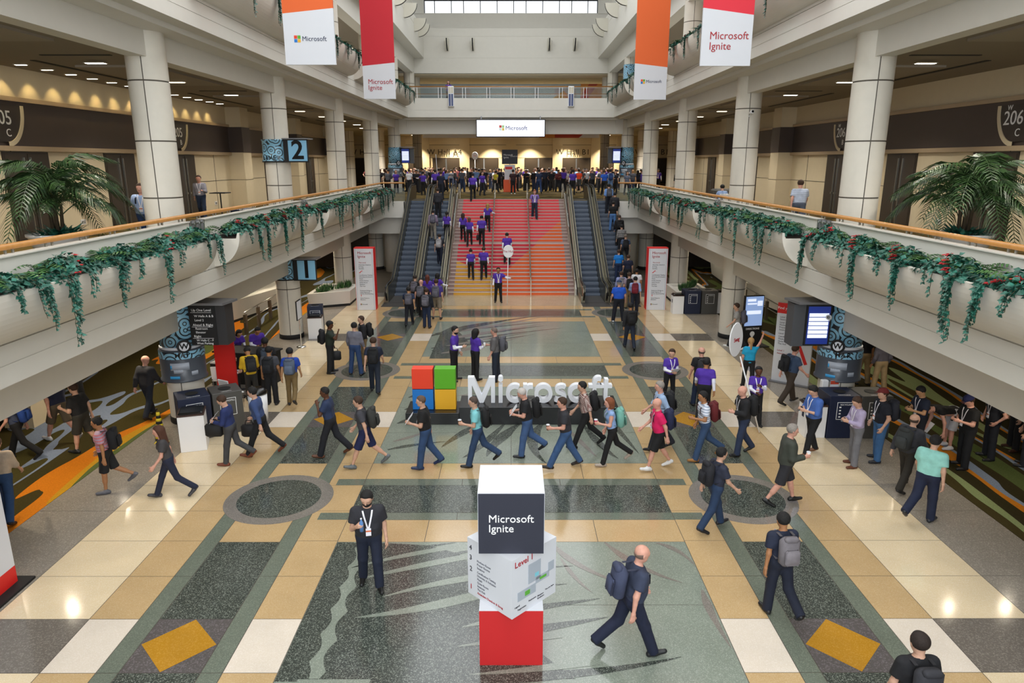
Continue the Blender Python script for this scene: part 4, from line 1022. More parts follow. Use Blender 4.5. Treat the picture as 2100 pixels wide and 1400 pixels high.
# ================================================================ column map wraps with W badges and displays
def ringmat(name, dark, light, scale=5.0):
    m = bpy.data.materials.new(name); m.use_nodes = True; MATS[name] = m
    nt = m.node_tree; b = nt.nodes['Principled BSDF']; b.inputs['Roughness'].default_value = .35
    tc = nt.nodes.new('ShaderNodeTexCoord'); sp = nt.nodes.new('ShaderNodeSeparateXYZ'); nt.links.new(tc.outputs['Object'], sp.inputs[0])
    at = nt.nodes.new('ShaderNodeMath'); at.operation = 'ARCTAN2'; nt.links.new(sp.outputs[1], at.inputs[0]); nt.links.new(sp.outputs[0], at.inputs[1])
    mu = nt.nodes.new('ShaderNodeMath'); mu.operation = 'MULTIPLY'; mu.inputs[1].default_value = .52; nt.links.new(at.outputs[0], mu.inputs[0])
    cb = nt.nodes.new('ShaderNodeCombineXYZ'); nt.links.new(mu.outputs[0], cb.inputs[0]); nt.links.new(sp.outputs[2], cb.inputs[1])
    v = nt.nodes.new('ShaderNodeTexVoronoi'); v.voronoi_dimensions = '2D'; v.inputs['Scale'].default_value = scale; v.inputs['Randomness'].default_value = .9
    nt.links.new(cb.outputs[0], v.inputs['Vector'])
    cr = nt.nodes.new('ShaderNodeValToRGB'); cr.color_ramp.interpolation = 'CONSTANT'; e = cr.color_ramp.elements
    st_ = [(0, light), (.10, dark), (.17, light), (.36, dark), (.46, light), (.66, dark)]
    while len(e) < len(st_): e.new(.5)
    for i, (p, c) in enumerate(st_): e[i].position = p; e[i].color = lin(c)
    nt.links.new(v.outputs['Distance'], cr.inputs[0]); nt.links.new(cr.outputs[0], b.inputs['Base Color'])
    return m
m_ring = ringmat('circle_wrap', '#2b3036', '#8cc0da', 2.9)
m_mapw = mat('map_wrap', '#4c515a', .3, nscale=2, namt=.1); m_mapl = mat('map_light', '#a9b0bc', .4); m_mapb = mat('map_cyan', '#3f9fd8', .4)
m_blue1 = mat('blade_sign_blue', '#86bfe0', .4)
def badge(parent, ang, r, z, size):
    d = Vector((math.cos(ang), math.sin(ang), 0)); rz = ang + math.pi / 2
    for rad, th, m, nm in ((size, .03, m_black, 'badge_rim'), (size * .68, .036, m_white, 'badge_disc')):
        b = MB().lathe([(rad, 0), (rad, th)], 28); o = b.build(nm, m, parent, loc=(d.x * r, d.y * r, z)); o.rotation_euler = (R(90), 0, rz)
    text('badge_letter', 'W', size * 1.15, m_black, (d.x * (r + .04), d.y * (r + .04), z), parent, face=rz, bold=.006)
def map_column(s, y, zb, lab, screen, hi=3.54):
    z0 = zb
    c = thing('column_map', lab, 'map sign', (s * XC, y, z0))
    MB().lathe([(.50, 1.22), (.60, 1.24), (.60, 1.28), (.57, 1.30), (.57, 1.95), (.57, 2.10), (.53, 2.12)], 40).build('map_drum', m_mapw, c, True)
    MB().lathe([(.53, 2.12), (.545, 2.13), (.545, 2.18), (.52, 2.20)], 40).build('white_ring', m_white, c, True)
    MB().lathe([(.52, 2.20), (.52, hi)], 40).build('circle_wrap', m_ring, c, True)
    MB().lathe([(.578, 1.88), (.578, 2.08)], 40, caps=False).build('circle_strip', m_ring, c, True)
    a0 = -90 - s * 22
    for a, b, q0, q1, m in ((a0 - 30, a0 + 18, 1.58, 1.78, m_mapl), (a0 - 22, a0 + 2, 1.50, 1.60, m_mapl), (a0 + 22, a0 + 40, 1.40, 1.52, m_mapl), (a0 - 34, a0 - 8, 1.34, 1.42, m_mapb), (a0 - 30, a0 - 26, 1.62, 1.72, m_mapb)):
        MB().lathe([(.574, q0), (.576, q0), (.576, q1), (.574, q1)], 8, (0, 0, 0), 0, a, b).build('map_area', m, c, True)
    for i, ch in enumerate('MAP'):
        a = R(a0 - 8 + i * 13); text('map_letter', ch, .17, m_black, (.584 * math.cos(a), .584 * math.sin(a), 1.99), c, face=a + math.pi / 2, bold=.004)
    badge(c, R(a0 - s * 10), .60, 2.24, .18)
    sx = -s
    if screen == 'text':
        p = MB().box(sx * .50, sx * 1.20, -.42, .12, 2.25, 3.32).build('directory_box', m_blackm, c)
        MB().box(sx * 1.20, sx * 1.46, -.40, .12, 2.25, 3.32).build('side_box', mat('box_grey', '#2f2f31', .5), c)
        hy, hx = -.425, .55
        for tx, z, sz, ind in (('Up One Level', 3.20, .092, .0), ('W Halls A & B', 3.04, .085, .06), ('Level 2', 2.93, .085, .06), ('Ahead & Right', 2.80, .092, .0), ('Restroom', 2.70, .08, .06), ('Elevator', 2.60, .08, .06), ('Right', 2.49, .092, .0), ('W Halls C - F', 2.38, .08, .06), ('West Parking', 2.30, .08, .06)):
            text('lettering', tx, sz, m_wtxt, (hx + ind + .03, hy, z), c, align='LEFT', ext=.002)
        for z in (3.14, 2.75, 2.44): MB().box(hx, hx + .55, hy - .003, hy, z - .006, z + .002).build('rule_line', m_wtxt, c)
        MB().add([(sx * .45, -.6, 3.36), (sx * 1.5, -.62, 3.36), (sx * 1.62, .1, 3.36), (sx * .5, .2, 3.36), (sx * .45, -.6, 3.42), (sx * 1.5, -.62, 3.42), (sx * 1.62, .1, 3.42), (sx * .5, .2, 3.42)],
                 [(0, 1, 2, 3), (4, 5, 6, 7), (0, 1, 5, 4), (1, 2, 6, 5), (2, 3, 7, 6), (3, 0, 4, 7)]).build('canopy', m_grey, c)
    else:
        w0, w1, zz0, zz1 = (.52, 1.20, 2.22, 3.34)
        MB().box(min(sx * w0, sx * w1), max(sx * w0, sx * w1), -.40, -.2, zz0, zz1).build('display_case', m_blackm, c)
        MB().box(min(sx * (w1), sx * (w1 + .32)), max(sx * w1, sx * (w1 + .32)), -.36, .1, zz0 - .02, zz1).build('side_box', mat('box_grey2', '#4a4c50', .5), c)
        xa = min(sx * w0, sx * w1) + .05; xb = max(sx * w0, sx * w1) - .05
        MB().box(xa, xb, -.41, -.40, zz0 + .05, zz1 - .05).build('screen', mat('screen_navy', '#1d2f78', .4, emit=.7), c)
        for i in range(6): MB().box(xa + .03, xb - .03, -.415, -.41, zz0 + .22 + i * .115, zz0 + .315 + i * .115).build('screen_row', mat('screen_row', '#dfe8fb', .4, emit=1.0), c)
        MB().add([(sx * .45, -.6, 3.38), (sx * 1.5, -.62, 3.38), (sx * 1.62, .1, 3.38), (sx * .5, .2, 3.38), (sx * .45, -.6, 3.44), (sx * 1.5, -.62, 3.44), (sx * 1.62, .1, 3.44), (sx * .5, .2, 3.44)],
                 [(0, 1, 2, 3), (4, 5, 6, 7), (0, 1, 5, 4), (1, 2, 6, 5), (2, 3, 7, 6), (3, 0, 4, 7)]).build('canopy', m_grey, c)
    return c
map_column(-1, 18.4, 0, 'column wrapped in blue circles and a map, with a black directory of halls', 'text')
map_column(1, 18.4, 0, 'column wrapped in blue circles and a map, with a lit blue schedule screen', 'screen')
map_column(-1, 56.0, Z2 + .012, 'far circle-wrapped map column with a lit screen, beside hall A4', 'screen', 3.4)
map_column(1, 56.0, Z2 + .012, 'far circle-wrapped map column with a lit screen, beside hall B1', 'screen', 3.4)
w_ = thing('column_wrap', 'circle-patterned grey wrap on a top level column by an orange banner', 'map sign', (9.0, 56.0, Z3))
MB().lathe([(.52, .4), (.52, 2.9)], 36).build('circle_wrap', m_ring, w_, True)
MB().lathe([(.545, .35), (.545, 1.1)], 36).build('map_drum', m_mapw, w_, True); MB().lathe([(.55, 1.1), (.55, 1.16)], 36).build('white_ring', m_white, w_, True)
# level blade signs
for zb, num, lab in ((2.42, '1', 'blade sign with a large 1 on a column of the lower level'), (6.95, '2', 'blade sign with a large 2 on a column of the middle level')):
    t = thing('level_sign', lab, 'sign', (-XC, 27.8, zb))
    MB().lathe([(.50, 0), (.56, .02), (.56, .08), (.53, .1), (.53, .78), (.55, .80), (.55, .84)], 36).build('circle_wrap', m_ring, t, True)
    MB().lathe([(.565, 0), (.565, .05)], 36).build('dark_rim', m_blackm, t, True)
    MB().box(.42, 1.32, -.52, -.40, 0, .84).build('blade', m_blackm, t)
    MB().box(.60, 1.30, -.53, -.52, .05, .80).build('blue_face', m_blue1, t)
    MB().box(.40, 1.38, -.60, .1, .84, .88).build('top_plate', m_grey, t)
    text('numeral', num, .95, m_black, (.95, -.535, .42), t, bold=.02)
    for i, ch in enumerate('LEVEL'):
        a = R(-128 + i * 15); text('wrap_letter', ch, .2, m_black, (.575 * math.cos(a), .575 * math.sin(a), .17), t, face=a + math.pi / 2, bold=.005)

# room signs: quarter discs with a cream rim
def room_sign(s, y, lines, lab):
    t = thing('room_sign', lab, 'sign', (s * (XW - .09), y, 7.55), rz=R(-90) if s > 0 else R(90))
    # local x runs along the wall (screen right), front faces -y
    arc = [(-.85 * s * math.cos(R(a)), 1.0 - 1.15 * math.sin(R(a))) for a in range(0, 91, 6)]
    arc_i = [(-.74 * s * math.cos(R(a)), 1.0 - 1.02 * math.sin(R(a))) for a in range(0, 91, 6)]
    b = MB(); n = len(arc)
    b.add([(p[0], -.06, p[1]) for p in arc] + [(p[0], -.06, p[1]) for p in arc_i] + [(p[0], .02, p[1]) for p in arc] + [(p[0], .02, p[1]) for p in arc_i],
          [(i, i + 1, n + i + 1, n + i) for i in range(n - 1)] + [(i, 2 * n + i, 2 * n + i + 1, i + 1) for i in range(n - 1)] + [(n + i, n + i + 1, 3 * n + i + 1, 3 * n + i) for i in range(n - 1)])
    b.build('cream_rim', m_cream, t)
    pts = arc_i + [(.5 * s, -.02), (.5 * s, 1.0)]
    b = MB(); k = len(pts); b.add([(p[0], -.03, p[1]) for p in pts], [tuple(range(k))]); b.build('dark_plaque', mat('plaque_brown', '#3a322d', .4), t)
    for tx, x, z, sz in lines: text('lettering', tx, sz, m_wtxt, (x, -.035, z), t)
for y, l in ((20.6, 'C'), (31.3, 'B'), (43.5, 'A')):
    room_sign(-1, y, [('205', -.1, .62, .55), (l, .1, .22, .3)], 'quarter-round brown room sign 205 %s below the wall washer lights' % l)
    room_sign(1, y, [('W', -.35, .92, .2), ('206', -.15, .62, .55), (l, 0.1, .22, .3)], 'quarter-round brown room sign 206 %s on the unlit band' % l)

# ================================================================ recycling stations and bins
m_navy = mat('bin_navy', '#17203a', .5); m_bgrey = mat('bin_grey', '#4b4a47', .5)
def bin_box(x, y, rz, m, w, h, lab, holes=True, d=None, z=.004, txt=None):
    d = d or w
    t = thing('recycling_bin', lab, 'bin', (x, y, z), rz)
    MB().rbox(-w / 2, w / 2, -d / 2, d / 2, 0, h, .01).build('body', m, t)
    if holes:
        MB().lathe([(0, 0), (.15, 0), (.16, .012), (.14, .014)], 24, (0, 0, h)).build('opening', m_blackm, t)
        b = MB()
        for x0, x1, z0, z1 in ((-.2, .2, h * .45, h * .45 + .012), (-.2, .2, h * .85, h * .85 + .012), (-.2, -.188, h * .45, h * .85), (.188, .2, h * .45, h * .85)): b.box(x0, x1, -d / 2 - .004, -d / 2 + .001, z0, z1)
        b.build('label_frame', m_wtxt, t)
        for i in range(4): MB().box(-.14, -.09, -d / 2 - .004, -d / 2 + .001, h * (.5 + .075 * i), h * (.53 + .075 * i)).build('label_icon', m_wtxt, t)
        text('lettering', txt or 'RECYCLING', .06, m_wtxt, (0, -d / 2 + .10, h + .003), t, face='z', ext=.001)
        text('lettering', txt or 'RECYCLING', .06, m_wtxt, (.04, -d / 2 - .004, h * .80), t, ext=.001)
    return t
def white_bin(x, y, rz, w, h, lab):
    t = thing('waste_bin', lab, 'bin', (x, y, .004), rz)
    MB().box(-w / 2, w / 2, -w / 2, w / 2, 0, h).build('white_case', m_whitep, t)
    MB().box(-w / 2 - .01, w / 2 + .01, -w / 2 - .01, w / 2 + .01, h, h + .04).build('dark_rim', mat('bin_rim', '#3a2620', .5), t)
    MB().rbox(-w / 2 + .02, w / 2 - .02, -w / 2 + .02, w / 2 - .02, h + .02, h + .09, .03).build('black_liner', m_black, t)
    MB().box(-w / 2 - .004, -w / 2, -.08, .04, h * .6, h * .8).build('logo_plate', m_navy, t)
bin_box(-8.3, 17.2, R(32), m_navy, .78, 1.15, 'navy recycling bin beside the map column with the black directory')
bin_box(-7.62, 17.63, R(32), m_bgrey, .74, 1.15, 'grey waste bin behind a navy bin, beside the map column with the directory', txt='LANDFILL')
white_bin(-7.98, 16.42, R(18), .60, .92, 'white square bin with a black liner in front of a navy recycling bin')
t = thing('waste_bin', 'white round bin with a black lid behind the grey waste bin', 'bin', (-7.0, 18.25, .004))
MB().lathe([(.24, 0), (.26, .8)], 20).build('white_case', m_whitep, t, True); MB().lathe([(.27, .8), (.27, .86), (.18, .95), (0, .97)], 20).build('black_lid', m_black, t, True)
bin_box(8.60, 17.35, 0, m_navy, .78, 1.15, 'navy recycling bin beside the map column with the lit screen')
bin_box(9.42, 17.35, 0, m_bgrey, .80, 1.15, 'grey waste bin beside the map column with the lit screen', txt='LANDFILL')
white_bin(7.92, 17.25, 0, .52, .85, 'white square bin standing against a navy bin, below the lit screen column')
bin_box(8.55, 32.6, 0, m_navy, .75, 1.1, 'navy recycling bin next to the far wayfinding tower'); bin_box(9.35, 32.6, 0, m_bgrey, .75, 1.1, 'grey waste bin between a navy bin and a white case, near the far column', txt='LANDFILL')
white_bin(7.88, 32.45, 0, .5, .85, 'white square bin between a wayfinding tower and a navy recycling bin'); white_bin(10.0, 32.6, 0, .5, 1.0, 'white case at the end of the far recycling row')
bin_box(-8.15, 28.45, R(12), m_navy, .62, 1.2, 'navy recycling bin beside the column with the level 1 blade sign'); white_bin(-7.98, 27.75, R(8), .55, .85, 'white square bin beside the column with the level 1 blade sign')

# striped caution stand
t = thing('caution_cone', 'yellow and black striped pop-up caution stand by the map column', 'caution sign', (-9.0, 16.75, .004))
for i in range(10):
    z = .05 + i * .075; r_ = .14 - .010 * i
    MB().lathe([(r_, z), (r_ - .010, z + .075)], 14).build('stripe_band', mat('caution_yellow', '#e3c92c', .6) if i % 2 else m_blackm, t, True)
for k in range(3):
    a = k * 2.09; MB().tube([(.08 * math.cos(a), .08 * math.sin(a), .08), (.2 * math.cos(a), .2 * math.sin(a), .012)], .012, 6).build('leg', MATS['caution_yellow'], t)

# ================================================================ information desk with chairs
t = thing('information_desk', 'tall black information desk staffed by people in purple', 'desk', (-8.55, 21.9, .004), R(-14))
MB().box(-.95, .95, -.42, .35, 0, 1.02).build('front_panel', m_blackm, t); MB().box(-1.0, 1.0, -.48, .42, 1.02, 1.07).build('desk_top', m_blackm, t)
MB().box(-.95, -.35, -.70, -.42, .72, .76).build('side_shelf', m_whitep, t); MB().box(-.95, -.35, -.70, -.42, 0, .72).build('side_cabinet', m_blackm, t)
t = thing('red_panel', 'upright red panel standing behind the directory box', 'panel', (-8.62, 20.2, .004))
MB().box(-.3, .3, 0, .08, 0, 2.6).build('red_board', mat('panel_red', '#b3130e', .5), t); MB().box(-.5, .5, -.05, .13, 0, .04).build('base_plate', m_blackm, t)
def chair(x, y, rz, lab):
    t = thing('chair', lab, 'chair', (x, y, .004), rz)
    MB().rbox(-.22, .22, -.22, .22, .44, .49, .015).build('seat', m_whitep, t)
    b = MB().rbox(-.21, .21, -.02, .02, 0, .42, .01); b.xform(Matrix.Translation((0, .23, .52)) @ Matrix.Rotation(R(-10), 4, 'X')); b.build('backrest', m_whitep, t)
    for sx in (-1, 1):
        for sy in (-1, 1): MB().tube([(sx * .19, sy * .19, 0), (sx * .19, sy * .19, .44)], .012, 6).build('leg', m_chrome, t)
    MB().tube([(-.19, .21, .44), (-.19, .24, .6)], .012, 6).build('back_support', m_chrome, t); MB().tube([(.19, .21, .44), (.19, .24, .6)], .012, 6).build('back_support', m_chrome, t)
chair(-8.1, 19.3, R(150), 'empty white chair with chrome legs beside the red panel'); chair(-9.0, 20.68, R(190), 'white chair pulled behind the information desk')
# stanchion sign
t = thing('stanchion_sign', 'slim sign board on a chrome stanchion beside the level 1 column', 'sign', (-8.15, 26.2, .004))
MB().lathe([(.18, 0), (.18, .02), (.03, .05)], 24).build('base', m_chrome, t, True); MB().tube([(0, 0, .04), (0, 0, 1.15)], .02, 8).build('pole', m_chrome, t)
MB().box(-.02, .02, -.28, .28, 1.1, 1.85).build('board', m_blackm, t); MB().box(.02, .024, -.25, .25, 1.13, 1.82).build('paper_face', m_white, t); MB().box(-.024, -.02, -.25, .25, 1.13, 1.82).build('paper_face', m_white, t)
# directions kiosk
t = thing('directions_kiosk', 'slim black kiosk with a lit pale blue screen and a location pin', 'kiosk', (9.35, 26.35, .004), R(12))
MB().box(-.62, .62, -.35, .35, 0, .03).build('base', m_blackm, t); MB().box(-.40, .40, -.06, .06, 0, 2.0).build('body', m_blackm, t)
MB().box(-.37, .37, -.068, -.06, .82, 1.97).build('screen', mat('kiosk_screen', '#8fa9d8', .4, emit=.8), t)
for x0, x1, z0, z1 in ((-.3, .05, 1.78, 1.88), (-.3, .1, 1.66, 1.72), (.12, .33, 1.6, 1.8), (-.3, .3, 1.28, 1.42)): MB().box(x0, x1, -.072, -.068, z0, z1).build('screen_row', MATS['screen_row'], t)
text('lettering', 'DIRECTIONS', .10, m_wtxt, (0, -.064, .70), t, bold=.002)
MB().lathe([(.045, 0), (.10, 0), (.10, .006), (.045, .006)], 20).build('pin_ring', m_wtxt, t, loc=(0, -.066, .50)).rotation_euler = (R(90), 0, 0)
MB().add([(-.07, -.068, .44), (.07, -.068, .44), (0, -.068, .30)], [(0, 1, 2)]).build('pin_tip', m_wtxt, t)
# find your way panel
t = thing('directory_panel', 'tall white directory board with a red header that reads Find your way', 'sign', (9.05, 21.6, .004), R(-38))
MB().box(-.58, .58, -.05, .05, 0, 2.62).build('board', m_white, t); MB().box(-.58, .58, -.055, -.05, 2.28, 2.62).build('red_header', m_redp, t)
MB().box(-.62, .62, -.2, .2, 0, .03).build('base_plate', m_grey, t)
text('lettering', 'Find your way - OCCC', .12, m_wtxt, (0, -.058, 2.45), t)
for i, (tx, z) in enumerate((('Level 4', 2.16), ('Sessions', 2.08), ('Level 3', 1.98), ('Mothers Room', 1.9), ('Prayer Rooms', 1.82), ('Sessions', 1.74), ('Level 2', 1.62), ('Certification', 1.52), ('Meals', 1.44), ('Quiet Room', 1.36), ('The Hub', 1.28))):
    text('lettering', tx, .075, m_dktxt, (-.48, -.053, z), t, align='LEFT', ext=.002)
text('lettering', 'Level 1', .08, m_redtxt, (-.48, -.053, 1.06), t, align='LEFT'); text('lettering', 'Attendee Check-in', .07, m_redtxt, (-.48, -.053, .96), t, align='LEFT')
b = MB().box(-.05, .05, -.008, 0, -.42, .42); b.xform(Matrix.Translation((.28, -.051, 1.1)) @ Matrix.Rotation(R(-24), 4, 'Y')); b.build('map_bar', m_redp, t)
# hub corner panel at the frame edge
t = thing('corner_panel', 'white panel with a red foot on a black plinth beside the carpet edge', 'sign', (-9.0, 10.0, .004))
MB().box(-.75, .75, -.7, .7, 0, .04).build('plinth', m_blackm, t); MB().box(-.55, .55, -.55, .55, .04, .34).build('red_foot', m_redp, t); MB().box(-.55, .55, -.55, .55, .34, 2.4).build('white_body', m_white, t)
# wall phone charger box and notice on the right map column
t = thing('charger_box', 'white wall box with a notice below the map drum with the lit screen', 'wall box', (XC - .52, 17.98, .98))
MB().rbox(-.09, .09, -.08, .08, 0, .30, .02).build('case', m_whitep, t)
MB().box(.12, .34, -.10, -.075, .02, .30).build('notice', m_white, t); MB().box(.12, .34, -.105, -.10, .2, .30).build('notice_header', mat('notice_red', '#c0452c', .5), t)
# cameras
def camera_box(x, y, z, rz, lab):
    t = thing('security_camera', lab, 'camera', (x, y, z), rz)
    b = MB().lathe([(.07, 0), (.07, .2), (.055, .22)], 16); b.xform(Matrix.Rotation(R(78), 4, 'X')); b.build('housing', m_whitep, t, True)
    b = MB().lathe([(.045, .221), (.0, .222)], 16); b.xform(Matrix.Rotation(R(78), 4, 'X')); b.build('lens', m_black, t)
    MB().tube([(0, 0, 0), (0, .10, -.10), (0, .16, -.10)], .02, 8).build('bracket', m_whitep, t)
camera_box(XC - .1, 27.17, 8.72, 0, 'white security camera on a middle level column by the bright red banner')
camera_box(8.30, 17.75, 3.05, R(-30), 'white security camera under the beam over the lit screen column')

# low planters of the lower gallery
def tub(pts, h, lab, plants=True):
    t = thing('planted_tub', lab, 'planter'); n = len(pts); cx = sum(p[0] for p in pts) / n; cy_ = sum(p[1] for p in pts) / n
    inn = [(cx + (p[0] - cx) * .80, cy_ + (p[1] - cy_) * .80) for p in pts]; out = [(cx + (p[0] - cx) * .94, cy_ + (p[1] - cy_) * .94) for p in pts]
    MB().prism(out, .004, .14).build('dark_base', m_blackm, t); 
    b = MB(); k = n
    b.add([(p[0], p[1], .12) for p in out] + [(p[0], p[1], h) for p in pts] + [(p[0], p[1], h) for p in inn] + [(p[0], p[1], h - .12) for p in inn],
          [(i, (i + 1) % k, k + (i + 1) % k, k + i) for i in range(k)] + [(k + i, k + (i + 1) % k, 2 * k + (i + 1) % k, 2 * k + i) for i in range(k)] + [(2 * k + i, 2 * k + (i + 1) % k, 3 * k + (i + 1) % k, 3 * k + i) for i in range(k)] + [tuple(3 * k + i for i in range(k))])
    b.build('white_wall', [m_wall], t)
    if plants:
        lv = MB(); r = random.Random(int(abs(cx) * 10))
        for i in range(420):
            q, a = math.sqrt(r.random()) * .62, r.uniform(0, 6.28); j = r.randrange(n)
            px, py = cx + (pts[j][0] - cx) * q, cy_ + (pts[(j + 1) % n][1] - cy_) * q
            leaf(lv, Vector((px, py, h - .1)), Vector((math.cos(a) * .6, math.sin(a) * .6, 1)), Vector((math.cos(a), math.sin(a), .3)), r.uniform(.25, .5), .05)
        lv.build('spiky_leaves', l_fern, t, kind='stuff')
    return t
tub([(-9.9, 33.3), (-8.0, 34.2), (-8.0, 36.2), (-9.9, 36.4)], .75, 'white sloped tub of spiky plants beside the far wayfinding tower')
tub([(8.15, 33.9), (9.9, 34.2), (9.9, 36.4), (8.15, 36.3)], .75, 'white tub of spiky plants behind the navy recycling bins')
tub([(-14.3, 30.5), (-12.6, 29.2), (-11.4, 33.5), (-12.2, 40), (-14.3, 42)], 1.0, 'long curved white planting bed against the lower gallery wall')
tub([(14.3, 31), (12.9, 30.0), (12.1, 36), (12.6, 44), (14.3, 45)], .9, 'long white planting bed behind the ramp rail of the lower gallery')
def ramp_rail(x, y0, y1, s, lab):
    t = thing('ramp_rail', lab, 'railing', (x, 0, .006)); n = int((y1 - y0) / 1.5) + 1
    for i in range(n): MB().box(-.05, .05, y0 + i * 1.5 - .1, y0 + i * 1.5 + .1, 0, .85).build('post', mat('rail_post', '#6b6254', .4, metal=.5), t)
    for z in (.95, .55): MB().tube([(0, y0 - .1, z), (0, y1, z)], .022, 6).build('rail', m_steel, t, True)
    for i in range(n): MB().box(-.012, .012, y0 + i * 1.5 - .02, y0 + i * 1.5 + .02, .85, .95).build('rail_bracket', m_steel, t)
ramp_rail(-11.0, 28.2, 36, -1, 'metal ramp rail on brown posts beyond the level 1 column'); ramp_rail(11.6, 29.5, 37, 1, 'dark ramp rail on broad posts beyond the directions kiosk')

# gallery fittings on the middle level
def tripod_light(x, y, lab):
    t = thing('tripod_stand', lab, 'stand', (x, y, Z2 + .012))
    MB().tube([(0, 0, .25), (0, 0, 2.25)], .018, 6).build('pole', m_blackm, t); MB().box(-.2, .2, -.08, .08, 2.25, 2.31).build('head', m_whitep, t)
    for k in range(3):
        a = k * 2.09 + .5; MB().tube([(0, 0, .55), (.34 * math.cos(a), .34 * math.sin(a), .0)], .014, 5).build('leg', m_blackm, t)
tripod_light(-11.8, 35.5, 'tall thin tripod stand in the blade sign gallery'); tripod_light(11.6, 35.9, 'tall thin tripod stand beside the covered cart')
t = thing('high_table', 'small square high table in the gallery near the level 2 blade sign', 'table', (-12.9, 31.6, Z2 + .012))
MB().rbox(-.35, .35, -.35, .35, 1.0, 1.04, .01).build('table_top', m_blackm, t); MB().tube([(0, 0, 0), (0, 0, 1.0)], .03, 8).build('stem', m_blackm, t); MB().lathe([(.26, 0), (.26, .02)], 20).build('base', m_blackm, t)
t = thing('equipment_case', 'dark blue equipment case behind the handrail near the level 2 column', 'case', (-9.3, 26.0, Z2 + .012)); MB().rbox(-.9, .9, -.35, .35, 0, .62, .03).build('case_body', m_navy, t); MB().rbox(-.92, .92, -.36, .36, .62, .7, .02).build('case_lid', mat('case_lid', '#1c2740', .4), t)
t = thing('covered_cart', 'dark grey covered cart with a white bin beside a tripod stand', 'cart', (11.2, 36.8, Z2 + .012)); MB().rbox(-.8, .8, -.4, .4, .15, 1.0, .08).build('cover', m_bgrey, t); MB().box(-.3, .3, -.7, -.45, 0, .65).build('white_bin', m_whitep, t)
for sx in (-.6, .6):
    for sy in (-.3, .3): MB().lathe([(.07, -.03), (.07, .03)], 12).build('caster', m_rubber, t, loc=(sx, sy, .08)).rotation_euler = (0, R(90), 0)
# check-in stand and signs before the halls
t = thing('checkin_stand', 'orange counter stand with a white screen panel in the crowd before the halls', 'stand', (-.1, 57.0, Z2 + .012))
MB().box(-.5, .5, -.3, .3, 0, .95).build('orange_counter', mat('counter_orange', '#e0541c', .5), t); MB().box(-.42, .42, -.1, .0, .95, 2.1).build('white_panel', m_white, t); MB().box(-.36, .2, -.11, -.1, 1.75, 1.95).build('red_print', m_redp, t)
MB().box(-.62, .62, .05, .12, 2.15, 3.25).build('black_sign', mat('cube_black', '#22242f', .55), t); MB().tube([(0, .08, .9), (0, .08, 2.2)], .03, 6).build('mast', m_grey, t)
text('lettering', 'Microsoft', .19, m_wtxt, (-.5, .045, 2.85), t, align='LEFT'); text('lettering', 'Ignite', .19, m_wtxt, (-.5, .045, 2.66), t, align='LEFT'); text('lettering', 'Check-in', .15, m_wtxt, (.32, .045, 2.75), t)

# paddle signs on poles
m_pad = mat('paddle_white', '#f1f1f3', .5)
def paddle(p0, p1, r_, txt, lab, thin=.03, face=None):
    a, b = Vector(p0), Vector(p1); t = thing('paddle_sign', lab, 'sign', p0); L = (b - a)
    MB().tube([(0, 0, 0), tuple(L)], .017, 8).build('pole', m_pad, t, True)
    c = L * (1 + r_ / L.length)
    o = MB().lathe([(r_ * .96, -thin / 2), (r_, 0), (r_ * .96, thin / 2)], 32).build('disc', m_pad, t, loc=c); 
    rz = face if face is not None else 0
    o.rotation_euler = (R(90), math.atan2(L.x, L.z) * (1 if True else 0), rz); o.scale = (.82, 1, 1) if thin else (1, 1, 1)
    text('lettering', txt, .16, m_redtxt, (c.x + .022 * math.sin(rz), c.y - .022 * math.cos(rz), c.z), t, face=rz)
    return t
paddle((.62 + G(1040, 624)[0] - .62, G(1040, 624)[1] - .05, .02), (G(1040, 624)[0] + .05, G(1040, 624)[1], 2.35), .32, 'The Hub', 'white paddle sign on a pole that reads The Hub')
paddle((G(1557, 888)[0], G(1557, 888)[1], .02), (G(1557, 888)[0] - .66, G(1557, 888)[1] + .05, 2.1), .47, 'Swag', 'white paddle sign on a tilted pole that reads Swag', face=R(48))
paddle((-5.6, 55.2, Z2 + .03), (-5.75, 55.2, Z2 + 2.9), .0001, '', 'bare white sign pole standing at the top of an escalator')
paddle((-3.1, 62.0, Z2 + .03), (-3.1, 62.0, Z2 + 2.5), .33, 'Hub', 'white paddle sign rising over the crowd before hall A4')

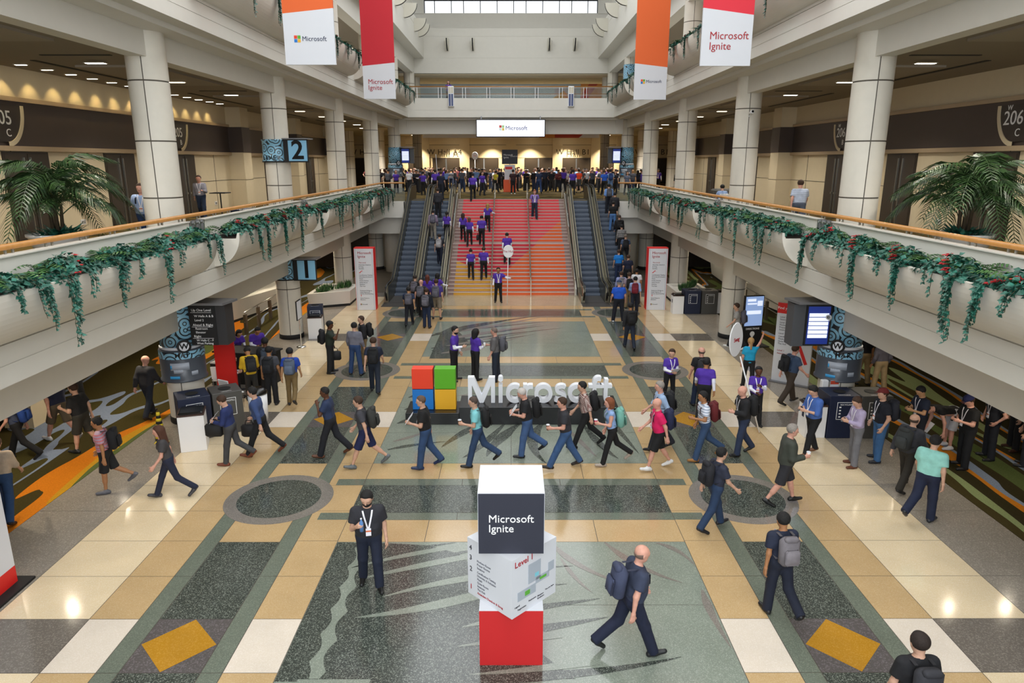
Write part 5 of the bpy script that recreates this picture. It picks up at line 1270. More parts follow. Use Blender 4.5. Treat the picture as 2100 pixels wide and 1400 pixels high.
# ================================================================ lamps of the galleries
def downlight(x, y, z, w, d, lab, grp, power, col, cone=120, warm=True):
    t = thing('ceiling_downlight', lab, 'light', (x, y, z), group=grp)
    key = ('dl', w, d)
    if key not in SHELL: SHELL[key] = (MB().box(-w / 2 - .03, w / 2 + .03, -d / 2 - .03, d / 2 + .03, -.012, .0).mesh('trim_ring', m_wall2), MB().box(-w / 2, w / 2, -d / 2, d / 2, -.02, -.0121).mesh('lens', m_lamp))
    obj('trim_ring', SHELL[key][0], t); obj('lens', SHELL[key][1], t)
    if power: spot('downlight_lamp', (x, y, z - .06), power, col, cone, .7, radius=.07)
W1 = (1.0, .86, .66)
for s in (-1, 1):
    for k in range(5):
        for q in (2.2, 6.9):
            y = 9.0 + k * PER + q - 2
            if 11 < y < 44: downlight(s * 11.3, y, 2.95, .2, .2, 'small square downlight in the lower gallery ceiling', 'lower gallery downlights', 210 if s < 0 else 95, W1, 140)
            if 11 < y < 44: downlight(s * 10.0, y, 2.95, .2, .2, 'small square downlight in the lower gallery ceiling', 'lower gallery downlights', 120 if s < 0 else 60, W1, 140)
            if y < 60: downlight(s * 11.2, y + 1.5, 9.56, .5, .16, 'slim ceiling light over the middle gallery', 'middle gallery ceiling lights', 640, (1.0, .93, .82), 130)
            if y < 60: downlight(s * 11.4, y + 1.5, 14.75, .4, .3, 'bright ceiling light over the top gallery', 'top gallery ceiling lights', 250 if y > 30 else 0, (1, .93, .82), 130)
# wall washers over the band on the 205 side
for j in range(15):
    y = 18.6 + j * 1.15
    downlight(-13.75, y, 9.62, .3, .08, 'narrow wall washer over the brown band on the 205 side', 'wall washers on the 205 side', 0, W1)
    spot('washer_lamp', (-14.0, y, 9.55), 34, (1.0, .76, .36), 80, .5, rot=(0, R(12), 0), radius=.04)
# hall lights
for x in (-10.5, -6.2, -2.1, 2.1, 6.2, 10.5):
    downlight(x, 78.6, 9.70, .5, .3, 'round-edged ceiling light before the hall doors', 'hall ceiling lights', 3200, (1.0, .84, .58), 95)
    downlight(x * 1.2, 62, 9.70, .5, .3, 'broad ceiling light over the crowd', 'crowd ceiling lights', 2600, (1.0, .92, .8), 140)
    spot('cove_lamp', (x * 1.1, 78.2, 14.4), 900, (1.0, .85, .6), 90, .4)
# ================================================================ people
class Field:
    def __init__(s, lo, hi, h):
        s.h = h; s.lo = np.array(lo, float)
        n = np.ceil((np.array(hi) - s.lo) / h).astype(int) + 1
        s.ax = [s.lo[i] + h * np.arange(n[i]) for i in range(3)]
        s.F = np.full(n, .2)
    def _sl(s, lo, hi):
        r = []
        for i in range(3):
            a = max(0, int((lo[i] - s.lo[i]) / s.h)); b = min(len(s.ax[i]), int((hi[i] - s.lo[i]) / s.h) + 2)
            if b <= a: return None
            r.append(slice(a, b))
        return tuple(r)
    def cone(s, a, b, ra, rb, k=.03, cuts=(), sq=None, sub=False):
        """rounded cone from a to b, blended in; cuts: (point, normal) planes that end it flat"""
        a, b = np.array(a, float), np.array(b, float); m = max(ra, rb) + k + .03
        sl = s._sl(np.minimum(a, b) - m, np.maximum(a, b) + m)
        if sl is None: return
        X, Y, Z = np.meshgrid(s.ax[0][sl[0]], s.ax[1][sl[1]], s.ax[2][sl[2]], indexing='ij', sparse=True)
        d = b - a; L2 = float(d @ d) + 1e-9
        t = np.clip(((X - a[0]) * d[0] + (Y - a[1]) * d[1] + (Z - a[2]) * d[2]) / L2, 0, 1)
        D = np.sqrt((X - a[0] - t * d[0]) ** 2 + (Y - a[1] - t * d[1]) ** 2 + (Z - a[2] - t * d[2]) ** 2) - (ra + (rb - ra) * t)
        for p, n in cuts: D = np.maximum(D, (X - p[0]) * n[0] + (Y - p[1]) * n[1] + (Z - p[2]) * n[2])
        A = s.F[sl]
        if k > 0:
            hh = np.maximum(k - np.abs(A - D), 0) / k; s.F[sl] = np.minimum(A, D) - hh * hh * k * .25
        else: s.F[sl] = np.minimum(A, D)
    def cut(s, p, n):
        X, Y, Z = np.meshgrid(*s.ax, indexing='ij', sparse=True)
        s.F = np.maximum(s.F, (X - p[0]) * n[0] + (Y - p[1]) * n[1] + (Z - p[2]) * n[2])
    def net(s):
        F = s.F; S = F < 0
        for i in range(3):                                      # keep the border outside
            ix = [slice(None)] * 3; ix[i] = [0, -1]; F[tuple(ix)] = np.maximum(F[tuple(ix)], .01)
        S = F < 0
        nx, ny, nz = F.shape
        c = np.zeros((nx - 1, ny - 1, nz - 1), np.int8)
        off = [(i, j, k) for i in (0, 1) for j in (0, 1) for k in (0, 1)]
        for i, j, k in off: c += S[i:nx - 1 + i, j:ny - 1 + j, k:nz - 1 + k]
        I, J, K = np.nonzero((c > 0) & (c < 8)); n = len(I)
        if n == 0: return np.zeros((0, 3)), np.zeros((0, 4), int)
        acc = np.zeros((n, 3)); cnt = np.zeros(n)
        for a in off:
            for ax in range(3):
                if a[ax]: continue
                b = list(a); b[ax] = 1
                fa = F[I + a[0], J + a[1], K + a[2]]; fb = F[I + b[0], J + b[1], K + b[2]]
                m = (fa < 0) != (fb < 0)
                t = np.where(m, fa / np.where(m, fa - fb, 1), 0)
                for q in range(3): acc[:, q] += m * (a[q] + (t if q == ax else 0))
                cnt += m
        V = s.lo + s.h * (np.stack([I, J, K], 1) + acc / cnt[:, None])
        idx = np.full(c.shape, -1); idx[I, J, K] = np.arange(n)
        quads = []
        for ax in range(3):
            u, v = (ax + 1) % 3, (ax + 2) % 3
            A = [slice(1, -1)] * 3; A[ax] = slice(0, F.shape[ax] - 1); B = list(A); B[ax] = slice(1, F.shape[ax])
            sa, sb = S[tuple(A)], S[tuple(B)]
            P = np.argwhere(sa != sb)
            if len(P) == 0: continue
            fl = sa[tuple(P.T)]
            base = P.copy(); base[:, u] += 1; base[:, v] += 1
            def cell(du, dv):
                q = base.copy(); q[:, u] += du; q[:, v] += dv; return idx[q[:, 0], q[:, 1], q[:, 2]]
            Q = np.stack([cell(-1, -1), cell(0, -1), cell(0, 0), cell(-1, 0)], 1)
            Q[~fl] = Q[~fl][:, ::-1]; quads.append(Q)
        return V, np.concatenate(quads)
def join(parts):
    vs, fs, ms, o = [], [], [], 0
    for V, Q, m in parts:
        vs.append(V); fs.append(Q + o); ms += [m] * len(Q); o += len(V)
    return np.concatenate(vs), np.concatenate(fs), ms
def np_mesh(name, V, Q, mats, ms=None):
    me = bpy.data.meshes.new(name)
    n, q = len(V), len(Q)
    me.vertices.add(n); me.vertices.foreach_set('co', V.astype(np.float32).ravel())
    me.loops.add(q * 4); me.loops.foreach_set('vertex_index', Q.astype(np.int32).ravel())
    me.polygons.add(q); me.polygons.foreach_set('loop_start', np.arange(0, q * 4, 4, dtype=np.int32))
    me.polygons.foreach_set('loop_total', np.full(q, 4, np.int32))
    for m in mats: me.materials.append(m)
    if ms is not None: me.polygons.foreach_set('material_index', np.array(ms, np.int32))
    me.polygons.foreach_set('use_smooth', np.ones(q, bool))
    me.update(calc_edges=True); me.validate(); return me

s_skin = ocol('skin', .55, 'skin'); s_cloth = ocol('cloth', .85, 'cloth'); s_hair = ocol('hair', .8, 'hair'); s_shoe = ocol('shoe', .5, 'cloth')
s_stripe = ocol('striped_cloth', .85, 'stripe', '#c06a70'); s_stripe2 = ocol('fine_striped_cloth', .85, 'stripe', '#9aa7bb'); s_plaid = ocol('plaid_cloth', .85, 'plaid', '#efe9e2')
s_eye = mat('eye_dark', '#1c1512', .3); s_lip = mat('lip', '#8f4a41', .5)

def rot_x(v, a): c, s = math.cos(a), math.sin(a); return np.array([v[0], v[1] * c - v[2] * s, v[1] * s + v[2] * c])
def skeleton(ps, b):
    """joint positions for a pose; the figure faces +y, +x is its right hand"""
    J = {}; A = lambda *v: np.array(v, float)
    sw = {'m': .188, 'f': .165, 'h': .205}[b]; hw = {'m': .088, 'f': .092, 'h': .10}[b]
    hip, knee, ft = ps.get('hip', (2, -2)), ps.get('knee', (3, 3)), ps.get('ft', (0, 0)); ab_l = ps.get('leg_ab', (2, 2))
    low = 9
    for i, sd in enumerate((-1, 1)):
        H = A(sd * hw, 0, 0); f = R(hip[i]); k = R(hip[i] - knee[i]); o = sd * math.sin(R(ab_l[i]))
        Kn = H + A(o * .43, math.sin(f) * .43, -math.cos(f) * .43); An = Kn + A(o * .42, math.sin(k) * .42, -math.cos(k) * .42)
        p = R(ft[i]); toe = An + A(sd * .03, math.cos(p) * .175, -math.sin(p) * .175 - .045); heel = An + A(0, -math.cos(p) * .055, math.sin(p) * .055 - .05)
        J['hip%d' % i], J['knee%d' % i], J['ank%d' % i], J['toe%d' % i], J['heel%d' % i] = H, Kn, An, toe, heel
        low = min(low, toe[2] - .032, heel[2] - .035)
    lean = R(ps.get('lean', 2)); u = A(0, math.sin(lean), math.cos(lean)); f = A(0, math.cos(lean), -math.sin(lean)); x = A(1, 0, 0)
    tw = R(ps.get('twist', 0)); sx = x * math.cos(tw) + f * math.sin(tw) * 1.0; cf = f * math.cos(tw) - x * math.sin(tw)
    J['u'], J['f'], J['sx'], J['cf'] = u, f, sx, cf
    J['pel'] = A(0, 0, .02); J['waist'] = u * .18; J['chest'] = u * .36 + f * .01; J['neck'] = u * .53 - f * .01
    J['hd'] = J['neck'] + u * .155 + f * .035 + f * R(ps.get('head', (0, 0))[1]) * .07 - u * R(max(0, ps.get('head', (0, 0))[1])) * .03
    sh, ab, el, inn = ps.get('sh', (4, 4)), ps.get('ab', (9, 9)), ps.get('el', (14, 14)), ps.get('inn', (8, 8))
    for i, sd in enumerate((-1, 1)):
        S_ = u * .455 + sx * sd * sw; a, bb = R(sh[i]), R(ab[i])
        fw = cf; d = -u * math.cos(a) * math.cos(bb) + fw * math.sin(a) * math.cos(bb) + sx * sd * math.sin(bb); d /= np.linalg.norm(d)
        E = S_ + d * .285
        pr = fw * math.cos(a) + u * math.sin(a); pr = pr - d * (pr @ d); pr /= np.linalg.norm(pr)
        q = R(inn[i]); pr2 = pr * math.cos(q) - sx * sd * math.sin(q); pr2 = pr2 - d * (pr2 @ d); pr2 /= np.linalg.norm(pr2) + 1e-9
        e = R(el[i]); fd = d * math.cos(e) + pr2 * math.sin(e); W = E + fd * .25
        J['sho%d' % i], J['elb%d' % i], J['wri%d' % i], J['fd%d' % i] = S_, E, W, fd
        n = np.cross(fd, sx * sd); n = -sx * sd * .9 + u * .05; n = n - fd * (n @ fd); n /= np.linalg.norm(n) + 1e-9      # palm normal, toward the body
        J['pn%d' % i] = n; J['hand%d' % i] = W + fd * .10 + n * .01
    up = -low
    if 'drop' in ps: up = ps['drop']
    for k_ in J:
        if k_ not in ('u', 'f', 'sx', 'cf', 'fd0', 'fd1', 'pn0', 'pn1'): J[k_] = J[k_] + A(0, 0, up)
    y, p = R(ps.get('head', (0, 0))[0]), R(ps.get('head', (0, 0))[1])
    hf = cf * math.cos(y) - sx * math.sin(y); hr = sx * math.cos(y) + cf * math.sin(y)
    J['hf'] = hf * math.cos(p) - u * math.sin(p); J['hu'] = u * math.cos(p) + hf * math.sin(p); J['hr'] = hr
    return J
BW = {'m': (1.0, 1.0), 'f': (.88, .96), 'h': (1.16, 1.30)}
def torso(F, J, b, g=0.0, shirt=False):
    w, bl = BW[b]; sx, f = J['sx'], J['cf']
    hx = np.array([1.0, 0, 0])
    F.cone(J['chest'] - sx * .10 * w, J['chest'] + sx * .10 * w, .108 * (w ** .5) + g, .108 * (w ** .5) + g, .05)
    F.cone(J['chest'] + J['u'] * .085 - sx * .13 * w, J['chest'] + J['u'] * .085 + sx * .13 * w, .068 + g, .068 + g, .06)
    F.cone(J['waist'] - hx * .07 * w + f * .012 * bl, J['waist'] + hx * .07 * w + f * .012 * bl, .095 * bl + g + (.012 if shirt else 0), .095 * bl + g + (.012 if shirt else 0), .09)
    pr = .105 * (1.06 if b == 'f' else 1.0) * (w ** .5)
    F.cone(J['pel'] - hx * .068 * w, J['pel'] + hx * .068 * w, pr + g, pr + g, .09)
    if b == 'f':
        for s_ in (-1, 1): F.cone(J['chest'] + sx * s_ * .07 + f * .075, J['chest'] + sx * s_ * .07 + f * .08, .05 + g, .05 + g, .04)
    F.cone(J['chest'] + J['u'] * .10, J['neck'] + J['u'] * .005, .075 + g, .056 + g * .6, .05)
def legs(F, J, b, g=0.0, stop=None, loose=0.0):
    w = BW[b][0] ** .6
    for i in (0, 1):
        H, K, A_ = J['hip%d' % i], J['knee%d' % i], J['ank%d' % i]
        d = A_ - K; d = d / np.linalg.norm(d)
        if stop == 'shorts':
            t = (K - H) / np.linalg.norm(K - H); e = K + t * .01
            F.cone(H, K, .088 * w + g, .066 * w + g + .022, .05, cuts=[(e, t)])
        elif stop == 'pants':
            e = A_ + d * .045
            F.cone(H, K, .088 * w + g, .060 * w + g + loose * .5, .05); F.cone(K, e + d * .05, .060 * w + g + loose * .5, .050 + g + loose, .03, cuts=[(e, d)])
        else:
            F.cone(H, K, .085 * w, .056 * w, .05); F.cone(K + d * .04, K + d * .22, .052 * w, .050 * w, .03); F.cone(K, A_, .050 * w, .036, .03)
def arms(F, J, b, g=0.0, stop=None, only=None):
    w = BW[b][0] ** .5
    for i in (0, 1):
        S_, E, W = J['sho%d' % i], J['elb%d' % i], J['wri%d' % i]
        d = (E - S_) / np.linalg.norm(E - S_); fd = J['fd%d' % i]
        if stop == 'short': F.cone(S_, S_ + d * .23, .056 * w + g, .056 * w + g + .012, .05, cuts=[(S_ + d * .19, d)])
        elif stop == 'none': F.cone(S_ - d * .01, S_ + d * .02, .054 * w + g, .05 * w + g, .05, cuts=[(S_ + d * .02, d)])
        elif stop == 'fore':
            F.cone(S_ + d * .16, E, .046 * w + g, .042 * w + g, .02); F.cone(E, W, .042 * w + g, .030 + g, .02, cuts=[(W, fd)])
        elif stop == 'long':
            F.cone(S_, E, .056 * w + g, .044 * w + g, .05); F.cone(E, W + fd * .02, .044 * w + g, .033 + g, .03, cuts=[(W - fd * .005, fd)])
        elif stop == 'rolled':
            e = E + fd * .05; F.cone(S_, E, .056 * w + g, .046 * w + g, .05); F.cone(E, e + fd * .03, .046 * w + g, .042 + g, .03, cuts=[(e, fd)])
        else: F.cone(S_, E, .050 * w, .039 * w, .04); F.cone(E, W, .040 * w, .026, .03); F.cone(W, J['hand%d' % i], .025, .03, .02)
def bounds(J, pad=.2):
    P = np.array([v for k, v in J.items() if k not in ('u', 'f', 'sx', 'cf', 'hf', 'hu', 'hr', 'fd0', 'fd1', 'pn0', 'pn1')])
    return P.min(0) - pad, P.max(0) + pad
def hand(J, i, curl, h):
    fd, n = J['fd%d' % i], J['pn%d' % i]; sd = (-1, 1)[i]
    s_ = np.cross(fd, n) * sd; s_ /= np.linalg.norm(s_)             # toward the thumb
    W = J['wri%d' % i]; F = Field(W - .24, W + .24, h)
    for q, L in ((-.030, .088), (-.010, .094), (.010, .092), (.028, .085)): F.cone(W + s_ * q * .5, W + fd * L + s_ * q, .018, .0125, .02)
    F.cone(W - fd * .05, W, .026, .024, .02)
    for q, L, K_ in ((-.030, .058, .088), (-.010, .072, .094), (.010, .078, .092), (.028, .068, .085)):
        a = W + fd * K_ + s_ * q; c1, c2 = R(curl * .8), R(curl * 1.75)
        m = a + (fd * math.cos(c1) + n * math.sin(c1)) * L * .52; e = m + (fd * math.cos(c2) + n * math.sin(c2)) * L * .5
        F.cone(a, m, .0115, .0098, .006); F.cone(m, e, .0098, .0082, .004)
    a = W + fd * .028 + s_ * .024; m = a + (fd * .62 + s_ * .62 + n * .45 * (curl / 40)) * .045; e = m + (fd * .8 + s_ * .15 + n * .6 * (curl / 40)) * .036
    F.cone(a, m, .014, .0115, .012); F.cone(m, e, .0115, .009, .004)
    return F.net()
def head_mesh(J, h):
    c, f, u, r_ = J['hd'], J['hf'], J['hu'], J['hr']; F = Field(c - .2, c + .2, h)
    F.cone(c - f * .02 + u * .035, c - f * .012 + u * .035, .092, .092, .02); F.cone(c + f * .022 + u * .02, c + f * .022 + u * .02, .078, .078, .04)
    F.cone(c + f * .02 - u * .06 - r_ * .012, c + f * .02 - u * .06 + r_ * .012, .055, .055, .05); F.cone(c + f * .055 - u * .078, c + f * .058 - u * .080, .026, .026, .03)
    F.cone(c + f * .092 + u * .012, c + f * .108 - u * .022, .009, .015, .012)                              # nose
    F.cone(c + f * .078 + u * .032 - r_ * .045, c + f * .078 + u * .032 + r_ * .045, .014, .014, .02)       # brow
    F.cone(c + f * .080 - u * .050 - r_ * .016, c + f * .080 - u * .050 + r_ * .016, .012, .012, .012)      # lips
    for s_ in (-1, 1): F.cone(c + r_ * s_ * .088 + u * .012 - f * .012, c + r_ * s_ * .090 - u * .018 - f * .006, .018, .013, .008)
    F.cone(J['neck'] - J['u'] * .03, c - u * .03 - f * .025, .056, .052, .04)
    parts = [F.net() + (0,)]
    for off, rr, mi in ((f * .088 + u * .012 + r_ * .033, .011, 1), (f * .088 + u * .012 - r_ * .033, .011, 1)):
        b = MB().ball(tuple(c + off), (rr, rr, rr * .7), 6); parts.append((np.array(b.v), np.array([q for q in b.f]), mi))
    b = MB().ball(tuple(c + f * .0905 - u * .0505), (.022, .006, .005), 6); parts.append((np.array(b.v), np.array(b.f), 2))
    return parts
def hair_mesh(J, style, h):
    c, f, u, r_ = J['hd'], J['hf'], J['hu'], J['hr']
    if style == 'bald':
        F = Field(c - .25, c + .25, h); F.cone(c - f * .022 + u * .02, c - f * .02 + u * .02, .097, .097, 0); F.cone(c + f * .02 + u * .02, c + f * .022 + u * .02, .083, .083, .03)
        F.cut(c + u * .055, u * .9 - f * .4); F.cut(c - f * .0 + u * .02, f); F.cut(c - u * .05, -u); return F.net()
    F = Field(c - np.array([.28, .28, .62]), c + .26, h); big = .006 if style == 'buzz' else .013
    cut = (f * .86 - u * .5); cut = cut / np.linalg.norm(cut)
    F.cone(c - f * .022 + u * .04, c - f * .012 + u * .04, .092 + big, .092 + big, 0, cuts=[(c + f * .045 + u * .055, cut), (c - u * .045, -u * .94 + f * .34)])
    F.cone(c + f * .028 + u * .074, c + f * .0 + u * .076, .053, .060, .03, cuts=[(c + f * .10 + u * .06, f), (c + u * .066, -u)])
    if style == 'long':
        F.cone(c - f * .055, c - f * .075 - J['u'] * .28, .088, .07, .05); 
        for s_ in (-1, 1): F.cone(c + r_ * s_ * .075 + u * .02 - f * .02, c + r_ * s_ * .085 - J['u'] * .2 - f * .03, .035, .035, .04)
    if style == 'curly': F.cone(c - f * .05 - u * .0, c - f * .06 - J['u'] * .14, .115, .10, .05)
    if style == 'bun': F.cone(c - f * .06 + u * .12, c - f * .07 + u * .13, .045, .045, .02)
    if style == 'pony': F.cone(c - f * .09 + u * .02, c - f * .12 - J['u'] * .22, .04, .03, .03)
    if style == 'bob': F.cone(c - f * .045 - u * .01, c - f * .05 - u * .09, .095, .088, .05)
    return F.net()
def beard_mesh(J, h):
    c, f, u, r_ = J['hd'], J['hf'], J['hu'], J['hr']; F = Field(c - .2, c + .2, h)
    F.cone(c + f * .022 - u * .062 - r_ * .014, c + f * .022 - u * .062 + r_ * .014, .063, .063, .0); F.cone(c + f * .055 - u * .082, c + f * .06 - u * .085, .034, .034, .03)
    F.cone(c + f * .088 - u * .034 - r_ * .03, c + f * .088 - u * .034 + r_ * .03, .010, .010, .008)
    F.cut(c - u * .028, u * .98 + f * .05); F.cut(c - f * .02, -f); return F.net()
def cap_mesh(J, h):
    c, f, u, r_ = J['hd'], J['hf'], J['hu'], J['hr']; F = Field(c - .3, c + .3, h)
    F.cone(c - f * .015 + u * .045, c + f * .005 + u * .045, .112, .110, 0, cuts=[(c + u * .048, -u * .99 + f * .08)])
    for q in np.linspace(-.06, .06, 5): F.cone(c + f * .09 + u * .055 + r_ * q, c + f * (.185 - 4 * q * q) + u * .048 + r_ * q * .9, .008, .007, .01)
    return F.net()
def shoe_mesh(J, i, h):
    t, he, a = J['toe%d' % i], J['heel%d' % i], J['ank%d' % i]; F = Field(np.minimum(t, he) - .12, np.maximum(t, np.maximum(he, a)) + .12, h)
    d = t - he; L = np.linalg.norm(d); d = d / L; nn = np.array([0, -d[2], d[1]]); nn = nn / np.linalg.norm(nn)
    sole = he - nn * .037
    F.cone(he + nn * .0, he + d * .10, .043, .040, 0, cuts=[(sole, -nn)]); F.cone(he + d * .08 - nn * .004, t - nn * .003, .043, .034, .03, cuts=[(sole, -nn)]); F.cone(he + d * .04 + nn * .03, a, .042, .040, .03)
    return F.net()
POOL = {}
def pmesh(kind, key, fn, mats):
    k = (kind,) + key
    if k not in POOL:
        r = fn(); POOL[k] = np_mesh(kind, r[0], r[1], mats, r[2] if len(r) > 2 else None)
    return POOL[k]
LODS = {0: (.019, .0115, .0082), 1: (.023, .0135, .0095), 2: (.029, .017, .0), 3: (.038, .024, .0)}
def lowz(me, x, z, front=True):
    """front or back surface of a garment at (x, z)"""
    if 'co' not in me: pass
    V = VC.setdefault(me.name, np.array([v.co[:] for v in me.vertices]))
    m = (np.abs(V[:, 0] - x) < .035) & (np.abs(V[:, 2] - z) < .035)
    if not m.any(): return 0.0
    return V[m, 1].max() if front else V[m, 1].min()
VC = {}
SHIRT_LABEL = {}
def person(loc, head, pose, shirt, pants, skin='#b98a6e', hair=('short', '#2a1d15'), ht=1.75, build='m', label='', group=None, pack=None, lanyard=False, items=(), cap=None, shoes='#1b1b1d', lod=1, packlab=None, sx=1.0, beard=None):
    pid = pose if isinstance(pose, str) else str(pose); ps = POSES[pose] if isinstance(pose, str) else pose
    J = skeleton(ps, build); hb, hh, hn = LODS[lod]; curl = ps.get('curl', (30, 30)); key = (pid, build, lod)
    lo, hi = bounds(J)
    def fbody():
        F = Field(lo, hi, hb); torso(F, J, build); legs(F, J, build); arms(F, J, build); F.cone(J['neck'] - J['u'] * .04, J['hd'] - J['u'] * .03, .056, .052, .03)
        for i in (0, 1): F.cone(J['heel%d' % i], J['toe%d' % i], .03, .024, .02)
        parts = [F.net() + (0,)] + head_mesh(J, hh)
        if hn:
            for i in (0, 1): parts.append(hand(J, i, curl[i], hn) + (0,))
        return join(parts)
    root = obj('person', pmesh('body', key, fbody, [s_skin, s_eye, s_lip]), None, loc, R(head - 90), skin, label=label, cat='person', group=group)
    s_ = ht / 1.75; root.scale = (s_ * sx, s_ * sx, s_)
    st_, sc = shirt[0], shirt[1]; smat = shirt[2] if len(shirt) > 2 else s_cloth
    g = {'tee': .012, 'long': .013, 'jacket': .024, 'top': .010, 'polo': .014, 'rolled': .014}[st_]
    def fshirt():
        F = Field(lo, hi, hb * .9); torso(F, J, build, g, True); arms(F, J, build, g, {'tee': 'short', 'polo': 'short', 'long': 'long', 'jacket': 'long', 'top': 'none', 'rolled': 'rolled'}[st_])
        hem = J['pel'] + np.array([0, 0, -.055 if st_ == 'jacket' else -.02 if st_ != 'top' else .0]); F.cut(hem, np.array([0, 0, -1.0]))
        F.cut(J['neck'] + J['u'] * .006, J['u'] * .97 + J['cf'] * .24)
        return F.net()
    sm = pmesh('shirt', key + (st_, smat.name), fshirt, [smat])
    obj({'jacket': 'jacket'}.get(st_, 'shirt'), sm, root, None, 0, sc)
    if len(shirt) > 3:
        def fund():
            F = Field(lo, hi, hb * .9); arms(F, J, build, .008, 'fore'); return F.net()
        obj('undersleeves', pmesh('undersleeves', key, fund, [s_cloth]), root, None, 0, shirt[3])
    pt, pc = pants[0], pants[1]
    def fpants():
        F = Field(lo, hi, hb * .9); w = BW[build][0]; hx = np.array([1.0, 0, 0]); gg = .013
        F.cone(J['pel'] - hx * .068 * w, J['pel'] + hx * .068 * w, .105 * w ** .5 + gg, .105 * w ** .5 + gg, .03); F.cone(J['pel'] + np.array([0, 0, .06]) - hx * .065 * w, J['pel'] + np.array([0, 0, .06]) + hx * .065 * w, .098 * w ** .5 + gg - .006, .098 * w ** .5 + gg - .006, .05)
        legs(F, J, build, gg, 'shorts' if pt == 'shorts' else 'pants', {'pants': .014, 'slim': 0, 'jeans': .010, 'shorts': 0}[pt]); F.cut(J['pel'] + np.array([0, 0, .10]), np.array([0, 0, 1.0])); return F.net()
    obj('shorts' if pt == 'shorts' else 'trousers', pmesh('trousers', key + (pt,), fpants, [s_cloth]), root, None, 0, pc)
    for i in (0, 1): obj('shoe', pmesh('shoe', key + (i,), lambda i=i: shoe_mesh(J, i, max(hh, .014)), [s_shoe]), root, None, 0, shoes)
    if cap: obj('cap', pmesh('cap', key, lambda: cap_mesh(J, max(hh, .013)), [s_cloth]), root, None, 0, cap)
    if hair[0] != 'shaved': obj('hair', pmesh('hair', key + (hair[0],), lambda: hair_mesh(J, hair[0], max(hh, .014)), [s_hair]), root, None, 0, hair[1])
    if beard: obj('beard', pmesh('beard', key, lambda: beard_mesh(J, max(hh, .012)), [s_hair]), root, None, 0, beard)
    if lanyard:
        def flan():
            b = MB(); nz = J['neck'][2] - .03; L = [(-.075, nz), (-.06, nz - .08), (-.035, nz - .19), (-.01, nz - .29)]
            for sd in (-1, 1):
                P = [(sd * x, lowz(sm, sd * x, z) + .006, z) for x, z in L]
                for a, c in zip(P[:-1], P[1:]): b.add([(a[0] - .013, a[1], a[2]), (a[0] + .013, a[1], a[2]), (c[0] + .013, c[1], c[2]), (c[0] - .013, c[1], c[2])], [(3, 2, 1, 0)])
            z = nz - .29; y = max(lowz(sm, 0, z), lowz(sm, 0, z - .1)) + .012
            bd = MB().box(-.042, .042, y - .004, y + .003, z - .13, z).box(-.042, .042, y + .003, y + .004, z - .06, z - .035, 1); mm = [mat('lanyard_white', '#eceaf0', .6), mat('badge_orange', '#d86a3a', .6)]
            return b.mesh('lanyard', mm), bd.mesh('badge', mm)
        k = ('lan',) + key + (st_,)
        if k not in POOL: POOL[k] = flan()
        obj('badge', POOL[k][1], obj('lanyard', POOL[k][0], root))
    Mw = Matrix.LocRotScale(Vector(loc), Matrix.Rotation(R(head - 90), 3, 'Z').to_quaternion(), Vector(root.scale))
    if pack:
        col, side = (pack if isinstance(pack, tuple) else (pack, 'back'))
        k = ('pack',) + key + (st_,)
        if k not in POOL:
            zc = J['chest'][2] - .03; yb = min(lowz(sm, x, zc + dz, False) for x in (-.05, 0, .05) for dz in (-.1, 0, .1)); le = ps.get('lean', 2)
            bag = MB().rbox(-.155, .155, -.19, -.012, -.27, .20, .055); pk = MB().rbox(-.12, .12, -.245, -.18, -.22, .03, .035); tp = MB().rbox(-.11, .11, -.20, -.10, .12, .225, .03)
            T = Matrix.Translation((0, yb, zc)) @ Matrix.Rotation(R(-le), 4, 'X')
            for q in (bag, pk, tp): q.xform(T)
            strap = MB()
            for sd in (-1, 1):
                top = J['sho0'][2] + .055; xx = sd * .105
                P = [(xx, yb - .02, zc + .19), (xx, yb * .5, top + .01), (xx * 1.05, J['chest'][1] + .02, top + .012), (xx * 1.1, lowz(sm, xx, top - .10) + .012, top - .08), (xx * 1.18, lowz(sm, xx * 1.1, zc - .02) + .012, zc - .03), (xx * 1.5, yb * .3, zc - .16), (xx * 1.3, yb - .02, zc - .2)]
                for a, c in zip(P[:-1], P[1:]):
                    w2 = .022; strap.add([(a[0] - w2, a[1], a[2]), (a[0] + w2, a[1], a[2]), (c[0] + w2, c[1], c[2]), (c[0] - w2, c[1], c[2])], [(0, 1, 2, 3)])
            POOL[k] = [x.mesh(nm, s_cloth, sm_) for x, nm, sm_ in ((bag, 'bag', True), (pk, 'front_pocket', True), (tp, 'top_flap', True), (strap, 'strap', False))]
        bp = thing('backpack', packlab or ('backpack worn by the ' + ' '.join(label.split()[:12])), 'backpack', group=group and ('backpacks of ' + group)); bp.matrix_world = Mw
        c0 = lin(col); dk = tuple(x * .55 for x in c0[:3]) + (1,); lt = tuple(min(1, x * 1.25) for x in c0[:3]) + (1,)
        for me, cc in zip(POOL[k], (c0, lt, c0, dk)): obj(me.name.split('.')[0], me, bp, None, 0, cc)
